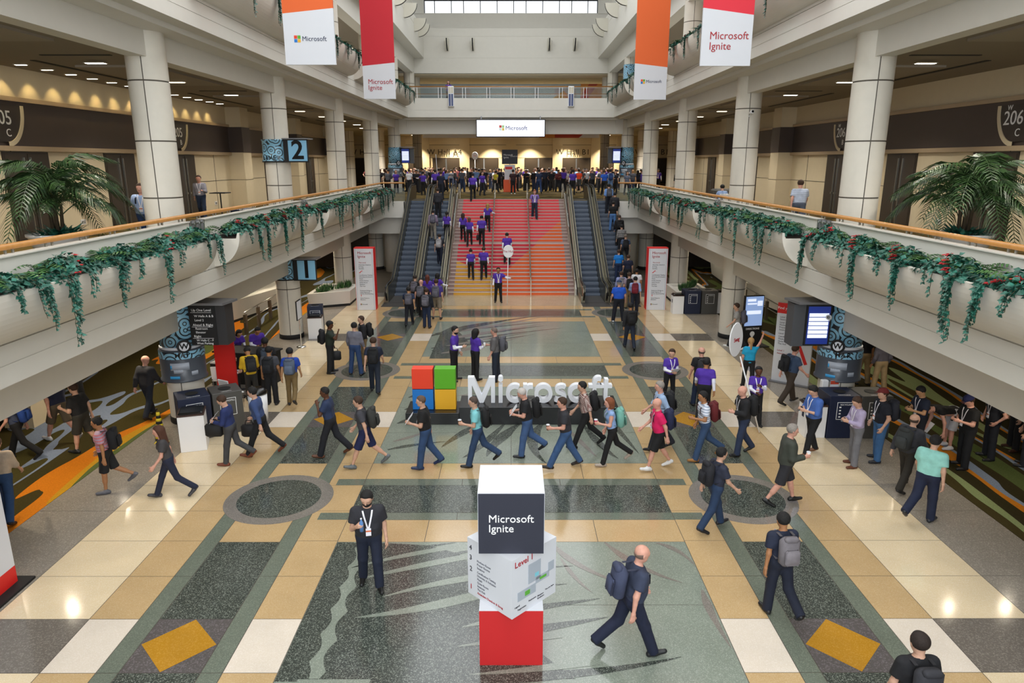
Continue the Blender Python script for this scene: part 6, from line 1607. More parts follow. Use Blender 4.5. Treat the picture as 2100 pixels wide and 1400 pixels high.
    for it in items:
        kind, i = it[0], it[1]; p = J['hand%d' % i] + J['pn%d' % i] * .035; col = it[2] if len(it) > 2 else None
        pos = Mw @ Vector(p); il = it[3] if len(it) > 3 else None
        who = ' '.join(label.split()[:12])
        if kind == 'cup':
            t = thing('paper_cup', il or 'paper cup held by ' + who, 'cup', pos); MB().lathe([(.030, -.06), (.042, .06)], 14).build('cup_body', mat('cup_' + (col or '#e8e4de'), col or '#e8e4de', .6), t, True); MB().lathe([(.045, .06), (.045, .072), (.038, .078), (0, .078)], 14).build('cup_lid', m_white, t, True)
        elif kind == 'bottle':
            t = thing('drink_bottle', il or 'blue bottle held by ' + who, 'bottle', pos); MB().lathe([(.032, -.1), (.034, .05), (.014, .09), (.014, .11)], 12).build('bottle_body', mat('bottle_blue', '#5b86bd', .25), t, True); MB().lathe([(.016, .11), (.016, .13), (0, .13)], 10).build('bottle_cap', m_white, t, True)
        elif kind == 'phone':
            t = thing('phone', il or 'phone held by ' + who, 'phone', pos, R(head - 90)); b = MB().rbox(-.037, .037, -.005, .005, -.075, .075, .003); b.xform(Matrix.Rotation(R(50), 4, 'X')); b.build('phone_body', m_black, t); b = MB().box(-.033, .033, -.0062, -.005, -.068, .068); b.xform(Matrix.Rotation(R(50), 4, 'X')); b.build('phone_screen', mat('phone_screen', '#c8d4e6', .2, emit=.3), t)
        elif kind == 'paper':
            t = thing('paper_sheet', il or 'white paper held by ' + who, 'paper', pos, R(head - 90)); b = MB().box(-.105, .105, -.003, .003, -.05, .24); b.xform(Matrix.Rotation(R(it[4] if len(it) > 4 else 35), 4, 'X')); b.build('sheet', m_white, t)
        elif kind == 'bag':
            t = thing('hand_bag', il or 'bag carried by ' + who, 'bag', pos, R(head - 90)); b = MB().rbox(-.07, .07, -.2, .2, -.42, -.10, .04); b.build('bag_body', mat('bag_' + (col or '#141416'), col or '#141416', .7), t, True); MB().tube([(0, -.1, -.11), (0, -.07, 0), (0, .07, 0), (0, .1, -.11)], .012, 6).build('bag_handle', m_blackm, t, True)
    return root
# poses: (left, right) pairs in degrees
POSES = {
 'stand': dict(),
 'stand2': dict(hip=(6, -4), knee=(6, 2), sh=(8, -4), el=(20, 10), leg_ab=(4, 5)),
 'wide': dict(leg_ab=(7, 7), sh=(6, 2), el=(25, 20), ab=(12, 12)),
 'walk': dict(hip=(19, -13), knee=(5, 20), ft=(-6, 28), sh=(-20, 24), el=(14, 28), lean=5),
 'walk_b': dict(hip=(-13, 19), knee=(20, 5), ft=(28, -6), sh=(24, -20), el=(28, 14), lean=5),
 'stride': dict(hip=(22, -19), knee=(3, 30), ft=(-8, 44), sh=(-14, 18), el=(12, 30), lean=8),
 'stride_b': dict(hip=(-19, 22), knee=(30, 3), ft=(44, -8), sh=(18, -14), el=(30, 12), lean=8),
 'step': dict(hip=(6, -16), knee=(4, 44), ft=(0, 40), sh=(-8, 12), el=(10, 24), lean=4),
 'step_b': dict(hip=(-16, 6), knee=(44, 4), ft=(40, 0), sh=(12, -8), el=(24, 10), lean=4),
 'walk_hold': dict(hip=(19, -13), knee=(5, 20), ft=(-6, 28), sh=(10, 10), el=(14, 95), inn=(8, 14), lean=4, curl=(30, 45)),
 'walk_hold_l': dict(hip=(12, -10), knee=(5, 26), ft=(-4, 32), sh=(14, -14), el=(95, 14), inn=(14, 8), lean=5, curl=(45, 30)),
 'stride_hold': dict(hip=(16, -22), knee=(3, 32), ft=(-4, 48), sh=(14, 4), el=(92, 20), inn=(14, 8), lean=6, curl=(45, 30)),
 'walk_both': dict(hip=(12, -14), knee=(5, 40), ft=(-4, 42), sh=(16, 16), el=(88, 88), inn=(28, 28), lean=6, head=(0, 22), curl=(40, 40)),
 'walk_face': dict(hip=(20, -16), knee=(6, 26), ft=(-6, 34), sh=(34, -8), el=(132, 14), inn=(30, 8), lean=5, curl=(45, 30)),
 'phone': dict(sh=(18, 18), el=(92, 92), inn=(34, 34), head=(0, 28), leg_ab=(4, 4), hip=(5, -3), curl=(42, 42)),
 'phone_w': dict(hip=(16, -8), knee=(6, 14), ft=(0, 14), sh=(18, 18), el=(92, 92), inn=(34, 34), head=(0, 30), curl=(42, 42)),
 'paper': dict(sh=(10, 12), el=(85, 80), inn=(38, 34), head=(-35, 8), leg_ab=(4, 4), curl=(38, 38)),
 'talk': dict(sh=(8, 14), el=(16, 88), inn=(8, 24), head=(-10, 4), leg_ab=(3, 4), curl=(30, 40)),
 'raise': dict(sh=(4, 52), el=(14, 108), inn=(8, -8), leg_ab=(3, 3), curl=(30, 35)),
 'arm_up': dict(sh=(4, 130), el=(14, 40), ab=(9, 30), hip=(14, -12), knee=(5, 24), ft=(0, 28)),
 'shoot': dict(sh=(70, 70), el=(125, 125), inn=(40, 40), head=(0, 4), leg_ab=(5, 5), curl=(50, 50)),
 'pole': dict(sh=(30, 6), ab=(52, 9), el=(40, 16), inn=(-40, 8), leg_ab=(3, 4), curl=(60, 30)),
 'pole2': dict(sh=(30, 26), ab=(6, 6), el=(100, 62), inn=(36, 40), leg_ab=(4, 4), curl=(60, 60)),
 'bend': dict(lean=82, hip=(10, 4), knee=(10, 4), sh=(62, 72), el=(20, 26), head=(0, 0), leg_ab=(4, 4)),
 'lean_desk': dict(lean=28, hip=(8, 4), sh=(34, 34), el=(80, 80), inn=(30, 30), head=(0, 4)),
 'stoop': dict(lean=18, hip=(8, -4), knee=(8, 6), sh=(30, 26), el=(60, 60), inn=(20, 20), head=(0, 30)),
 'climb': dict(hip=(32, -4), knee=(34, 6), ft=(0, 12), sh=(-8, 16), el=(18, 30), lean=9),
 'climb_b': dict(hip=(-4, 32), knee=(6, 34), ft=(12, 0), sh=(16, -8), el=(30, 18), lean=9),
 'climb_rail': dict(hip=(30, -4), knee=(32, 6), ft=(0, 12), sh=(-6, 24), ab=(9, 34), el=(20, 48), inn=(8, -20), lean=8),
 'descend': dict(hip=(14, -4), knee=(4, 14), ft=(14, 6), sh=(6, 2), ab=(12, 16), el=(16, 12), lean=3, head=(0, 14)),
 'pocket': dict(sh=(-6, -8), ab=(14, 14), el=(38, 40), inn=(18, 18), hip=(5, -4), leg_ab=(4, 4)),
 'hips': dict(sh=(-12, -12), ab=(34, 34), el=(74, 74), inn=(50, 50), leg_ab=(5, 5)),
 'sit': dict(hip=(88, 88), knee=(86, 86), sh=(46, 46), el=(66, 66), inn=(24, 24), lean=16, head=(0, -4), curl=(40, 40)),
}
LT, MD, DK, AS, PK = '#c79c84', '#a5744f', '#5a3826', '#b98c66', '#cf9a86'
PUR, WSL, BLK, JEAN, NAV, KHA = '#4c2c9a', '#e8e8f4', '#101013', '#2f4d78', '#18203a', '#97805a'
BR, DBR, BKH, GRY, BLD, RED = '#3b2617', '#22160f', '#0f0c0b', '#8b847c', '#a88452', '#7a4224'
STAFF = ('tee', PUR, s_cloth, WSL)
def auto_lod(y): return 0 if y < 13.5 else 1 if y < 22 else 2 if y < 36 else 3
def at(px, py, head, pose, shirt, pants, z=0.0, **k):
    l = G(px, py, z); return person((l[0], l[1], z + .004), head, pose, shirt, pants, lod=auto_lod(l[1]), **k)
def row(y, z):
    return HORIZ + FPX * (CAMH - z) / (CT * (y * CT + (CAMH - z) * ST))
def climb_at(px, py, head, pose, shirt, pants, esc=False, **k):
    best = None
    for i in range(1000):
        y = 36.6 + i * .0105
        if esc: z = float(np.interp(y, [a for a, b in EP], [b for a, b in EP])) + .1
        else: z = stair_z(y)
        e = abs(row(y, z) - py)
        if best is None or e < best[0]: best = (e, y, z)
    _, y, z = best
    if esc:
        i = max(0, min(19, int((y - 36.75) / .405))); y = 36.75 + i * .405 + .22; z = .115 + i * .2355
        if best[2] > 4.6: z = Z2 + .02; y = best[1]
    x = (px - VPX) * (y * CT + (CAMH - z) * ST) / FPX
    return person((x, y, z + .005), head, pose, shirt, pants, lod=3 if y > 40 else 2, **k)

# ---- open floor, nearest first
at(762, 1200, 282, dict(hip=(12, -6), knee=(4, 12), ft=(0, 10), sh=(0, 16), el=(18, 112), inn=(8, 16), head=(-14, 18), curl=(30, 45)), ('tee', '#26262c'), ('jeans', '#141c30'), skin=LT, hair=('short', BKH), ht=1.80, build='h', lanyard=True, beard=BKH, items=[('bottle', 1)], shoes='#141414', label='bearded man in a charcoal shirt with a lanyard, holding a bottle near the cube stack')
at(1290, 1338, 12, 'stride_b', ('polo', '#30374c'), ('pants', '#141b33'), skin=PK, hair=('bald', '#6e5a50'), ht=1.80, build='h', pack='#3a4058', label='bald man in a slate polo striding past the red cube')
at(1590, 1258, 97, 'step', ('tee', '#1a2135'), ('pants', '#131a2c'), skin=MD, hair=('short', BKH), ht=1.74, pack='#6f6a6e', lanyard=True, label='man in a navy tee walking away near a gold floor diamond')
person((4.70, 6.85, .004), 92, 'stand2', ('tee', '#121216'), ('pants', BLK), skin=LT, hair=('short', DBR), ht=1.76, pack='#2b2b30', label='dark-haired man in a plain black tee with thin charcoal straps', lod=0)
at(1460, 1086, 14, 'walk', ('polo', '#272b3c'), ('jeans', '#223756'), skin=LT, hair=('short', BKH), ht=1.72, pack='#1c1c22', shoes='#1d1d22', label='man in a slate tee and jeans walking over the round floor medallion')
at(1602, 1034, -8, 'walk_hold', ('jacket', '#3b3f37'), ('shorts', '#26262b'), skin=PK, hair=('short', GRY), ht=1.80, build='h', items=[('cup', 1, '#efece6')], shoes='#131313', label='grey-haired man in a green-grey jacket and dark shorts with a cup')
at(1890, 1066, 38, 'step_b', ('polo', '#8fcabf'), ('pants', '#171f38'), skin=LT, hair=('short', BKH), ht=1.80, build='h', shoes='#22252c', label='man in a mint green polo walking beside the waiting line')
at(1850, 1005, 30, 'walk', ('jacket', '#33343a'), ('pants', '#2a2620'), skin=LT, hair=('bald', '#4a3a30'), ht=1.76, pack='#2d3030', label='balding man in a grey jacket half hidden behind a mint polo')
at(355, 1018, 205, 'stride_b', ('tee', '#3d3a3b'), ('slim', '#1b2136'), skin=PK, hair=('long', '#4b2c1c'), ht=1.70, build='f', lanyard=False, shoes='#3a3a40', label='brown-haired woman in a dark grey tee walking by the white square bin')
at(228, 1006, 196, 'step', ('polo', '#a98fa0', s_stripe), ('shorts', '#121214'), skin=MD, hair=('short', BKH), ht=1.72, pack='#131316', shoes='#5a5a60', label='man in a pink striped polo and black shorts on the carpet edge')
at(20, 1068, 110, 'walk', ('rolled', '#c9b7a2'), ('jeans', JEAN), skin=LT, hair=('short', '#5a4030'), ht=1.78, label='man in a sand-coloured shirt and jeans beside the white corner panel')
at(480, 950, 185, 'walk_both', ('long', '#1f2c5c'), ('slim', '#3c3c3e'), skin=LT, hair=('short', BR), ht=1.74, items=[('paper', 0), ('bag', 1)], shoes='#6b3420', label='man in a royal blue sweater and grey trousers reading a sheet')
at(540, 932, 182, 'stride', ('long', '#33456f'), ('slim', '#0f0f12'), skin=LT, hair=('short', BKH), ht=1.80, items=[('phone', 0), ('bag', 1)], shoes='#6b3420', label='man in a denim blue sweater and black trousers with a black bag')
at(682, 934, 182, 'walk_face', ('polo', '#22304f'), ('pants', '#12141c'), skin=DK, hair=('buzz', '#15100d'), ht=1.80, lanyard=True, shoes='#5a341f', label='man in a navy polo with a hand raised to his face')
at(752, 956, 183, 'stride', ('tee', '#3b3b41'), ('shorts', '#141c44'), skin=LT, hair=('short', BR), ht=1.80, pack='#31322f', shoes='#5d6468', label='man in a charcoal tee and navy shorts with an olive backpack')
at(875, 958, 182, 'walk_hold_l', ('polo', '#101012'), ('jeans', '#2c456a'), skin=LT, hair=('buzz', '#5a4638'), ht=1.78, build='h', lanyard=True, items=[('paper', 0)], shoes='#1d2c50', label='man in a black polo and jeans carrying papers past the blue square')
at(980, 954, 183, 'stride_hold', ('polo', '#7cc2c8'), ('jeans', '#263d5e'), skin=LT, hair=('buzz', '#4a3c34'), ht=1.74, pack='#0f0f11', items=[('cup', 0, '#6b4a34')], shoes='#101010', label='man in an aqua polo and jeans with a coffee cup')
at(1080, 934, 182, 'walk_both', ('polo', '#17171b'), ('jeans', '#3a557f'), skin=PK, hair=('short', '#b9b2ac'), ht=1.76, build='h', pack='#0d0d10', lanyard=True, items=[('paper', 0)], shoes='#15151a', label='white-haired man in a black polo reading a brochure')
at(1158, 960, 183, dict(hip=(26, -18), knee=(2, 14), ft=(-10, 24), sh=(14, -6), el=(80, 20), inn=(14, 8), lean=6, curl=(45, 30)), ('polo', '#2b2b31'), ('jeans', '#34527c'), skin=PK, hair=('short', BR), ht=1.78, build='h', items=[('cup', 0, '#7a4f38')], shoes='#1f1815', label='man in a dark grey polo and blue jeans with a white-lidded cup')
at(1200, 916, 182, 'stride', ('rolled', '#7a5550', s_plaid), ('slim', '#101012'), skin=LT, hair=('short', BKH), ht=1.78, pack='#121215', shoes='#101010', label='man in a brown checked shirt and black trousers before the letter sign')
at(1252, 952, 182, 'stride_hold', ('top', '#8aa6d2'), ('slim', '#0e0e11'), skin=PK, hair=('bob', '#7a4426'), ht=1.70, build='f', pack='#6fa79a', lanyard=True, items=[('cup', 0, '#b02448')], shoes='#a1958a', label='red-haired woman in a sleeveless blue top with a red cup')
at(1352, 922, 184, 'walk', ('rolled', '#9db6d8'), ('pants', '#22242c'), skin=PK, hair=('short', GRY), ht=1.80, pack='#101014', lanyard=True, label='man with glasses in a light blue shirt behind the pink polo')
at(1347, 962, 182, 'walk', ('polo', '#d5185c'), ('shorts', '#0f0f11'), skin=PK, hair=('shaved', '#000000'), ht=1.76, build='h', pack='#1b2140', lanyard=True, shoes='#d8d8d8', label='bald man in a bright pink polo and black shorts')
at(1440, 942, 184, 'stride_hold', ('tee', '#dfe3ee', s_stripe2), ('jeans', '#2d4566'), skin=MD, hair=('short', BKH), ht=1.76, pack='#5a1418', shoes='#9a6a36', label='man in a white striped tee with a dark red backpack')
at(1518, 932, 186, 'walk_hold_l', ('jacket', '#17171a'), ('jeans', '#26324c'), skin=PK, hair=('shaved', '#000000'), ht=1.78, pack='#121214', lanyard=True, shoes='#1a1a1a', label='bald man in a black jacket and jeans before the tilted paddle sign')
at(1545, 872, 262, 'pole2', STAFF, ('slim', BLK), skin=DK, hair=('pony', BKH), ht=1.68, build='f', lanyard=True, label='woman in a purple tee gripping the tilted paddle sign')
at(1660, 932, 190, 'phone_w', ('rolled', '#3f62a8'), ('slim', '#0f1015'), skin=LT, hair=('short', BKH), ht=1.80, build='h', lanyard=True, items=[('phone', 1)], shoes='#6e4426', label='man in a cobalt blue shirt looking at a phone by the bins')
at(1748, 955, 184, 'phone', ('long', '#a79bb8'), ('pants', '#6b6b70'), skin=LT, hair=('short', BR), ht=1.74, lanyard=True, items=[('phone', 1)], shoes='#5b301c', label='man in a lavender shirt and grey trousers in the waiting line')
at(1796, 944, 178, 'pocket', ('polo', '#101420'), ('jeans', '#3a6391'), skin=LT, hair=('short', BR), ht=1.82, build='h', pack='#20222c', lanyard=True, cap='#6a1f1f', shoes='#20232c', label='man in a dark red cap, navy polo and jeans')
at(1876, 930, 184, 'phone', ('polo', '#141c30'), ('pants', '#11141e'), skin=AS, hair=('short', BKH), ht=1.76, lanyard=True, items=[('phone', 1, None)], label='man in a navy polo with a lanyard between two caps in the line')
at(1946, 918, 180, 'bend', ('tee', '#0d0d0f'), ('shorts', '#b9bac2'), skin=PK, hair=('short', BR), ht=1.78, items=[('paper', 1)], shoes='#cfcfd2', label='man bent over in a black tee and white shorts')
at(1972, 958, 182, 'phone', ('polo', '#0c0c0e'), ('pants', '#0c0d12'), skin=PK, hair=('short', BR), ht=1.80, build='h', lanyard=True, cap='#141a48', items=[('phone', 1)], shoes='#17171a', label='man in a navy cap and black polo looking at a phone')
at(2024, 940, 176, 'hips', ('polo', '#1a1c24'), ('pants', '#10131c'), skin=PK, hair=('short', BR), ht=1.80, lanyard=True, label='man with hands on his hips behind the navy cap')
at(2076, 922, 186, 'stand2', ('jacket', '#0f0f12'), ('pants', '#0f0f12'), skin=LT, hair=('short', BR), ht=1.78, shoes='#3e2318', label='man dressed in black with brown shoes at the end of the line')
at(2098, 955, 150, 'stand', ('polo', '#171a22'), ('pants', '#1b1d26'), skin=LT, hair=('short', BR), ht=1.76, label='dark-clad person behind the brown shoes of the waiting line')
# ---- middle distance
at(1432, 832, 92, 'stand2', ('tee', '#141417'), ('jeans', '#1d2a44'), skin=PK, hair=('bald', '#5a4a40'), ht=1.78, pack='#2a2a2e', label='bald man in a black tee seen from behind with a slim backpack')
at(1440, 860, 72, 'walk_b', STAFF, ('slim', BLK), skin=MD, hair=('short', BKH), ht=1.76, label='man in a purple tee with white sleeves walking off beside a black tee')
at(1370, 826, 285, 'paper', STAFF, ('slim', BLK), skin=LT, hair=('pony', BR), ht=1.68, build='f', lanyard=True, items=[('paper', 0, None, None, -50)], label='woman with a ponytail in a purple tee holding a white sheet')
at(1615, 828, 12, 'walk', ('polo', '#34455f'), ('pants', '#3a2f25'), skin=PK, hair=('short', BR), ht=1.80, build='h', pack='#101013', label='man in a steel blue shirt and brown trousers before the directory board')
at(1532, 798, 80, 'arm_up', ('tee', '#1796bf'), ('slim', BLK), skin=PK, hair=('pony', BLD), ht=1.68, build='f', label='blonde woman in a turquoise top with a raised arm')
at(1508, 716, 165, 'walk_b', ('tee', '#9c9a97'), ('pants', '#15161c'), skin=LT, hair=('short', BR), ht=1.80, pack='#5b5a66', shoes='#d9d9d9', label='man in a light grey tee passing the directions kiosk')
at(1766, 788, 95, 'stand2', ('polo', '#12131a'), ('pants', KHA), skin=MD, hair=('short', BKH), ht=1.80, label='man in a black polo and khaki trousers behind the lit screen column')
at(1800, 806, 100, 'pocket', ('long', '#5b5862'), ('pants', '#a08a66'), skin=MD, hair=('short', BKH), ht=1.78, label='man in a grey sweater and khaki trousers standing on the carpet')
at(680, 764, 8, 'raise', ('tee', '#1c261c'), ('pants', '#111214'), skin=DK, hair=('short', BKH), ht=1.80, build='h', pack='#141417', cap='#101012', items=[('bag', 0)], shoes='#15151a', label='man in a black cap and dark green tee raising a hand')
at(731, 768, 80, 'wide', ('long', '#6a6a76'), ('jeans', '#243d66'), skin=LT, hair=('short', BKH), ht=1.80, label='man in a grey sweater and jeans on the round medallion')
at(748, 748, 205, 'stand2', ('jacket', '#14151b'), ('pants', '#7d6748'), skin=LT, hair=('short', BR), ht=1.78, pack='#111114', lanyard=True, label='man in a dark jacket and khaki trousers facing a grey sweater')
at(770, 806, 95, 'walk', ('tee', '#161f34'), ('jeans', '#16202f'), skin=LT, hair=('short', BR), ht=1.78, pack='#101114', label='man in a navy tee with a black backpack crossing the medallion')
at(932, 780, 352, 'talk', STAFF, ('slim', BLK), skin=LT, hair=('short', BKH), beard=BKH, ht=1.84, label='bearded man in a purple tee behind the green square')
at(975, 778, 40, 'talk', STAFF, ('slim', BLK), skin=DK, hair=('curly', BKH), ht=1.72, build='f', items=[('paper', 1)], label='woman with long curly black hair in a purple tee')
at(1017, 781, 170, 'talk', ('rolled', '#5e5b5c'), ('jeans', '#1b2434'), skin=PK, hair=('buzz', '#6e6058'), ht=1.80, build='h', pack='#54545c', items=[('cup', 1, '#e6e2da')], label='man in a grey checked shirt talking to staff behind the letters')
at(310, 856, 78, 'walk', ('jacket', '#26262a'), ('jeans', '#1b222e'), skin=PK, hair=('shaved', '#000000'), ht=1.80, label='bald man in a dark jacket walking away over the carpet')
at(602, 830, 98, 'step', ('tee', '#1c3f9c'), ('slim', '#6f5a36'), skin=AS, hair=('short', BKH), ht=1.74, pack='#4f5a6c', label='man in a royal blue tee and khaki trousers with a grey backpack')
at(560, 828, 95, 'stand', ('tee', '#3f4046'), ('pants', '#121216'), skin=MD, hair=('short', BKH), ht=1.76, pack='#121317', lanyard=True, shoes='#1c1c20', label='man with a big black backpack waiting behind the desk queue')
at(553, 808, 112, 'stand2', ('tee', '#141418'), ('pants', '#141418'), skin=DK, hair=('short', BKH), ht=1.80, pack='#39424f', label='man in a black tee standing at the information desk')
at(520, 822, 120, 'stoop', ('jacket', '#d1a91c'), ('pants', '#26231f'), skin=MD, hair=('short', BKH), ht=1.68, pack='#181818', label='person in a yellow jacket stooping by the desk')
# carpet side near the picture edge
at(130, 902, 158, 'stride', ('polo', '#18203a'), ('shorts', '#5a5040'), skin=PK, hair=('short', BR), ht=1.84, build='h', lanyard=True, cap='#4a4a4e', shoes='#c9c9cc', label='man in a navy polo with yellow trim and khaki shorts')
at(166, 838, 190, 'shoot', ('polo', '#17171b'), ('pants', '#131316'), skin=PK, hair=('short', BR), ht=1.84, build='h', lanyard=True, cap='#7c6a62', items=[('phone', 1)], label='man in a black polo holding both hands up at his face')
at(178, 925, 175, 'walk_hold_l', ('tee', '#121214'), ('shorts', '#2c2b24'), skin=LT, hair=('short', BR), ht=1.78, build='h', label='man in a plain black tee seen past the pink stripes')
at(48, 940, 190, 'stride_b', ('tee', '#3a4258'), ('pants', '#101013'), skin=PK, hair=('long', BLD), ht=1.72, build='f', pack='#1c3f86', shoes='#1b1b1d', label='blonde woman with a bright blue backpack on the carpet')
at(212, 746, 200, 'walk', ('tee', '#5f5a54'), ('slim', '#2a2a30'), skin=PK, hair=('short', BR), ht=1.75, shoes='#d6d6d6', label='walker in white shoes mostly hidden by the gallery edge')
# staff behind the desk
person((-9.0, 20.75, .004), 10, dict(hip=(88, 88), knee=(86, 86), sh=(44, 44), el=(96, 96), inn=(30, 30), lean=34, head=(-6, -16), drop=.50), STAFF, ('slim', BLK), skin=LT, hair=('short', BKH), ht=1.72, lod=1, label='seated man in a purple tee resting his chin on his hands')
person((-9.3, 22.75, .004), -40, 'lean_desk', STAFF, ('slim', BLK), skin=AS, hair=('bob', BKH), ht=1.66, build='f', lod=1, label='woman with a black bob in purple behind the desk')
person((-8.7, 22.95, .004), -50, 'lean_desk', STAFF, ('slim', BLK), skin=MD, hair=('short', BKH), ht=1.72, lod=1, label='person in purple at the far end of the desk')
# ---- before the stairs and escalators
at(1022, 620, 275, 'pole', STAFF, ('slim', BLK), skin=MD, hair=('short', BKH), ht=1.80, lanyard=True, label='man in a purple tee holding The Hub paddle sign')
at(1290, 716, 92, 'walk', ('jacket', '#131317'), ('slim', '#1b2436'), skin=MD, hair=('short', BKH), ht=1.80, pack='#101013', items=[('bag', 1, '#3a3a3e')], label='man in a black jacket carrying a grey bag toward the stairs')
at(1267, 660, 90, 'wide', ('tee', '#1650bd'), ('pants', '#121521'), skin=PK, hair=('short', GRY), ht=1.88, build='h', cap='#2c3a58', shoes='#cfd0d4', label='big man in a cap and vivid blue tee near the escalator')
at(1300, 644, 80, 'walk_b', ('rolled', '#8fa3cf'), ('pants', '#151b2c'), skin=LT, hair=('short', BKH), ht=1.78, pack='#6b1626', label='man in a pale blue shirt with a wine red bag')
at(1272, 628, 95, 'stand2', ('long', '#8a93c0'), ('pants', '#252834'), skin=LT, hair=('short', BR), ht=1.74, pack='#77747a', label='person in a lilac shirt with a light grey backpack at the escalator foot')
at(1288, 632, 88, 'stand', ('tee', '#8b7c8b'), ('pants', '#8a7656'), skin=LT, hair=('short', BR), ht=1.76, pack='#131316', label='man in khaki with a black backpack in the escalator queue')
at(1303, 622, 75, 'stand2', ('tee', '#d7d8da'), ('pants', '#23242a'), skin=MD, hair=('short', BKH), ht=1.76, label='man in a plain white tee in the escalator queue')
at(840, 668, 92, 'walk_b', ('tee', '#1b2a46'), ('slim', '#12151f'), skin=AS, hair=('short', BKH), ht=1.72, pack='#55535c', label='man in a blue tee looking down with a dusky grey backpack')
at(876, 672, 82, 'stand', ('jacket', '#131722'), ('jeans', '#1a2742'), skin=PK, hair=('short', BR), ht=1.74, pack='#5d5b64', label='man in a black jacket with a large grey backpack and jeans')
at(865, 652, 85, 'walk', ('tee', '#17171b'), ('pants', '#121215'), skin=PK, hair=('shaved', '#000000'), ht=1.78, pack='#5a5861', label='bald man in black with a grey backpack near the escalator')
at(896, 654, 88, 'stand2', ('polo', '#3f2f7c'), ('shorts', '#7d7160'), skin=LT, hair=('short', BR), ht=1.84, build='h', pack='#57555f', label='tall man in a violet polo and khaki shorts')
at(853, 640, 80, 'stand', ('tee', '#15161a'), ('pants', '#1c1d22'), skin=LT, hair=('buzz', '#2a201a'), ht=1.78, pack='#5b5862', label='man in a black tee with a grey backpack, deepest in the grey backpack group')
at(878, 634, 88, 'stand', STAFF, ('slim', BLK), skin=LT, hair=('long', '#5a2a1c'), ht=1.68, build='f', label='auburn-haired woman in purple at the escalator foot')
at(897, 632, 75, 'climb_rail', STAFF, ('slim', BLK), skin=MD, hair=('long', BKH), ht=1.70, build='f', label='woman with very long black hair in purple at the escalator foot')
# ---- on the stairs
for px, py, pose, hr, b, lab, hd, extra in ((950, 496, 'climb', ('long', '#3a2018'), 'f', 'woman with long dark brown hair in purple on the stairs', 90, {}), (963, 506, 'climb_b', ('bob', '#5f3a24'), 'f', 'woman with chestnut hair in purple on the stairs', 92, {}),
        (988, 506, 'climb', ('short', BKH), 'm', 'man in purple carrying a black jacket up the stairs', 88, {'items': [('bag', 0)]}), (1000, 474, 'climb_rail', ('long', '#9c7a48'), 'f', 'blonde woman in purple holding the stair rail', 85, {}),
        (966, 574, 'climb', ('bun', DBR), 'f', 'woman with a hair bun in purple on the yellow steps', 92, {}), (992, 574, 'climb_b', ('short', BR), 'm', 'man in purple on the yellow steps', 88, {}),
        (1040, 546, 'climb', ('short', DBR), 'm', 'man in purple walking up between the two inner rails', 95, {}), (970, 412, 'climb_b', ('short', BKH), 'm', 'man in purple reaching the top of the stairs', 92, {})):
    climb_at(px, py, hd, pose, STAFF, ('slim', BLK), skin=LT if 'purple' in lab else MD, hair=hr, build=b, ht=1.68 if b == 'f' else 1.78, label=lab, **extra)
climb_at(1096, 448, 272, 'descend', ('polo', '#7b62ae'), ('pants', '#1c2438'), skin=PK, hair=('short', RED), ht=1.80, lanyard=True, pack='#15161c', label='man in a lavender polo coming down the stairs')
# ---- on the escalators
for px, py, hd, pose, sh, pa, hr, b, pk_, lab in (
        (905, 408, 80, 'stand', ('tee', '#141a30'), ('pants', '#141722'), ('short', BR), 'm', None, 'man in navy turning at the top of the escalator'),
        (899, 446, 90, 'stand', ('jacket', '#2b2b31'), ('pants', '#111114'), ('short', DBR), 'm', None, 'tall man in a charcoal sweater riding up'),
        (889, 494, 92, 'climb', ('long', '#8d7d93'), ('pants', '#8a8378'), ('short', BKH), 'm', '#55535f', 'man in a mauve shirt and pale trousers riding up'),
        (917, 488, 86, 'stand', STAFF, ('slim', BLK), ('pony', BKH), 'f', None, 'woman with a long black braid in purple riding up'),
        (902, 536, 84, 'climb', ('tee', '#1a1b22'), ('jeans', '#161d30'), ('short', DBR), 'm', '#8f8d90', 'man in black with a pale grey backpack riding up alone'),
        (1247, 432, 92, 'stand', ('rolled', '#6c93d0'), ('pants', '#141722'), ('short', BKH), 'm', '#4a4b52', 'man in a sky blue shirt near the top of the busy escalator'),
        (1259, 452, 88, 'stand', ('jacket', '#202026'), ('pants', '#141417'), ('short', BKH), 'm', None, 'dark-jacketed rider below a sky blue shirt'),
        (1256, 472, 88, 'stand2', ('tee', '#0e0e11'), ('jeans', '#4d76ac'), ('short', BKH), 'm', None, 'man in a black tee and light blue jeans on the escalator'),
        (1268, 496, 84, 'stand', ('jacket', '#0f0f13'), ('pants', '#0f0f12'), ('buzz', '#3a2a20'), 'm', '#111114', 'bald rider all in black with a black backpack'),
        (1273, 522, 92, 'stand', ('long', '#20222b', s_plaid), ('pants', '#15161b'), ('short', BKH), 'm', None, 'rider in a black and white checked shirt'),
        (1281, 540, 86, 'stand', ('tee', '#3f4f6a'), ('pants', '#15161b'), ('buzz', '#6a6058'), 'm', '#121216', 'grey-haired rider in a slate tee with a black backpack'),
        (1267, 570, 92, 'stand', ('tee', '#1577c8'), ('jeans', '#1c2c4c'), ('short', BR), 'm', None, 'rider in a bright azure tee with a shoulder bag'),
        (1286, 580, 86, 'stand', ('tee', '#131a34'), ('pants', '#12141c'), ('short', BR), 'm', None, 'rider in a midnight navy tee next to an azure tee')):
    climb_at(px, py, hd, pose, sh, pa, esc=True, skin=LT, hair=hr, build=b, ht=1.76 if b == 'm' else 1.68, pack=pk_, label=lab)
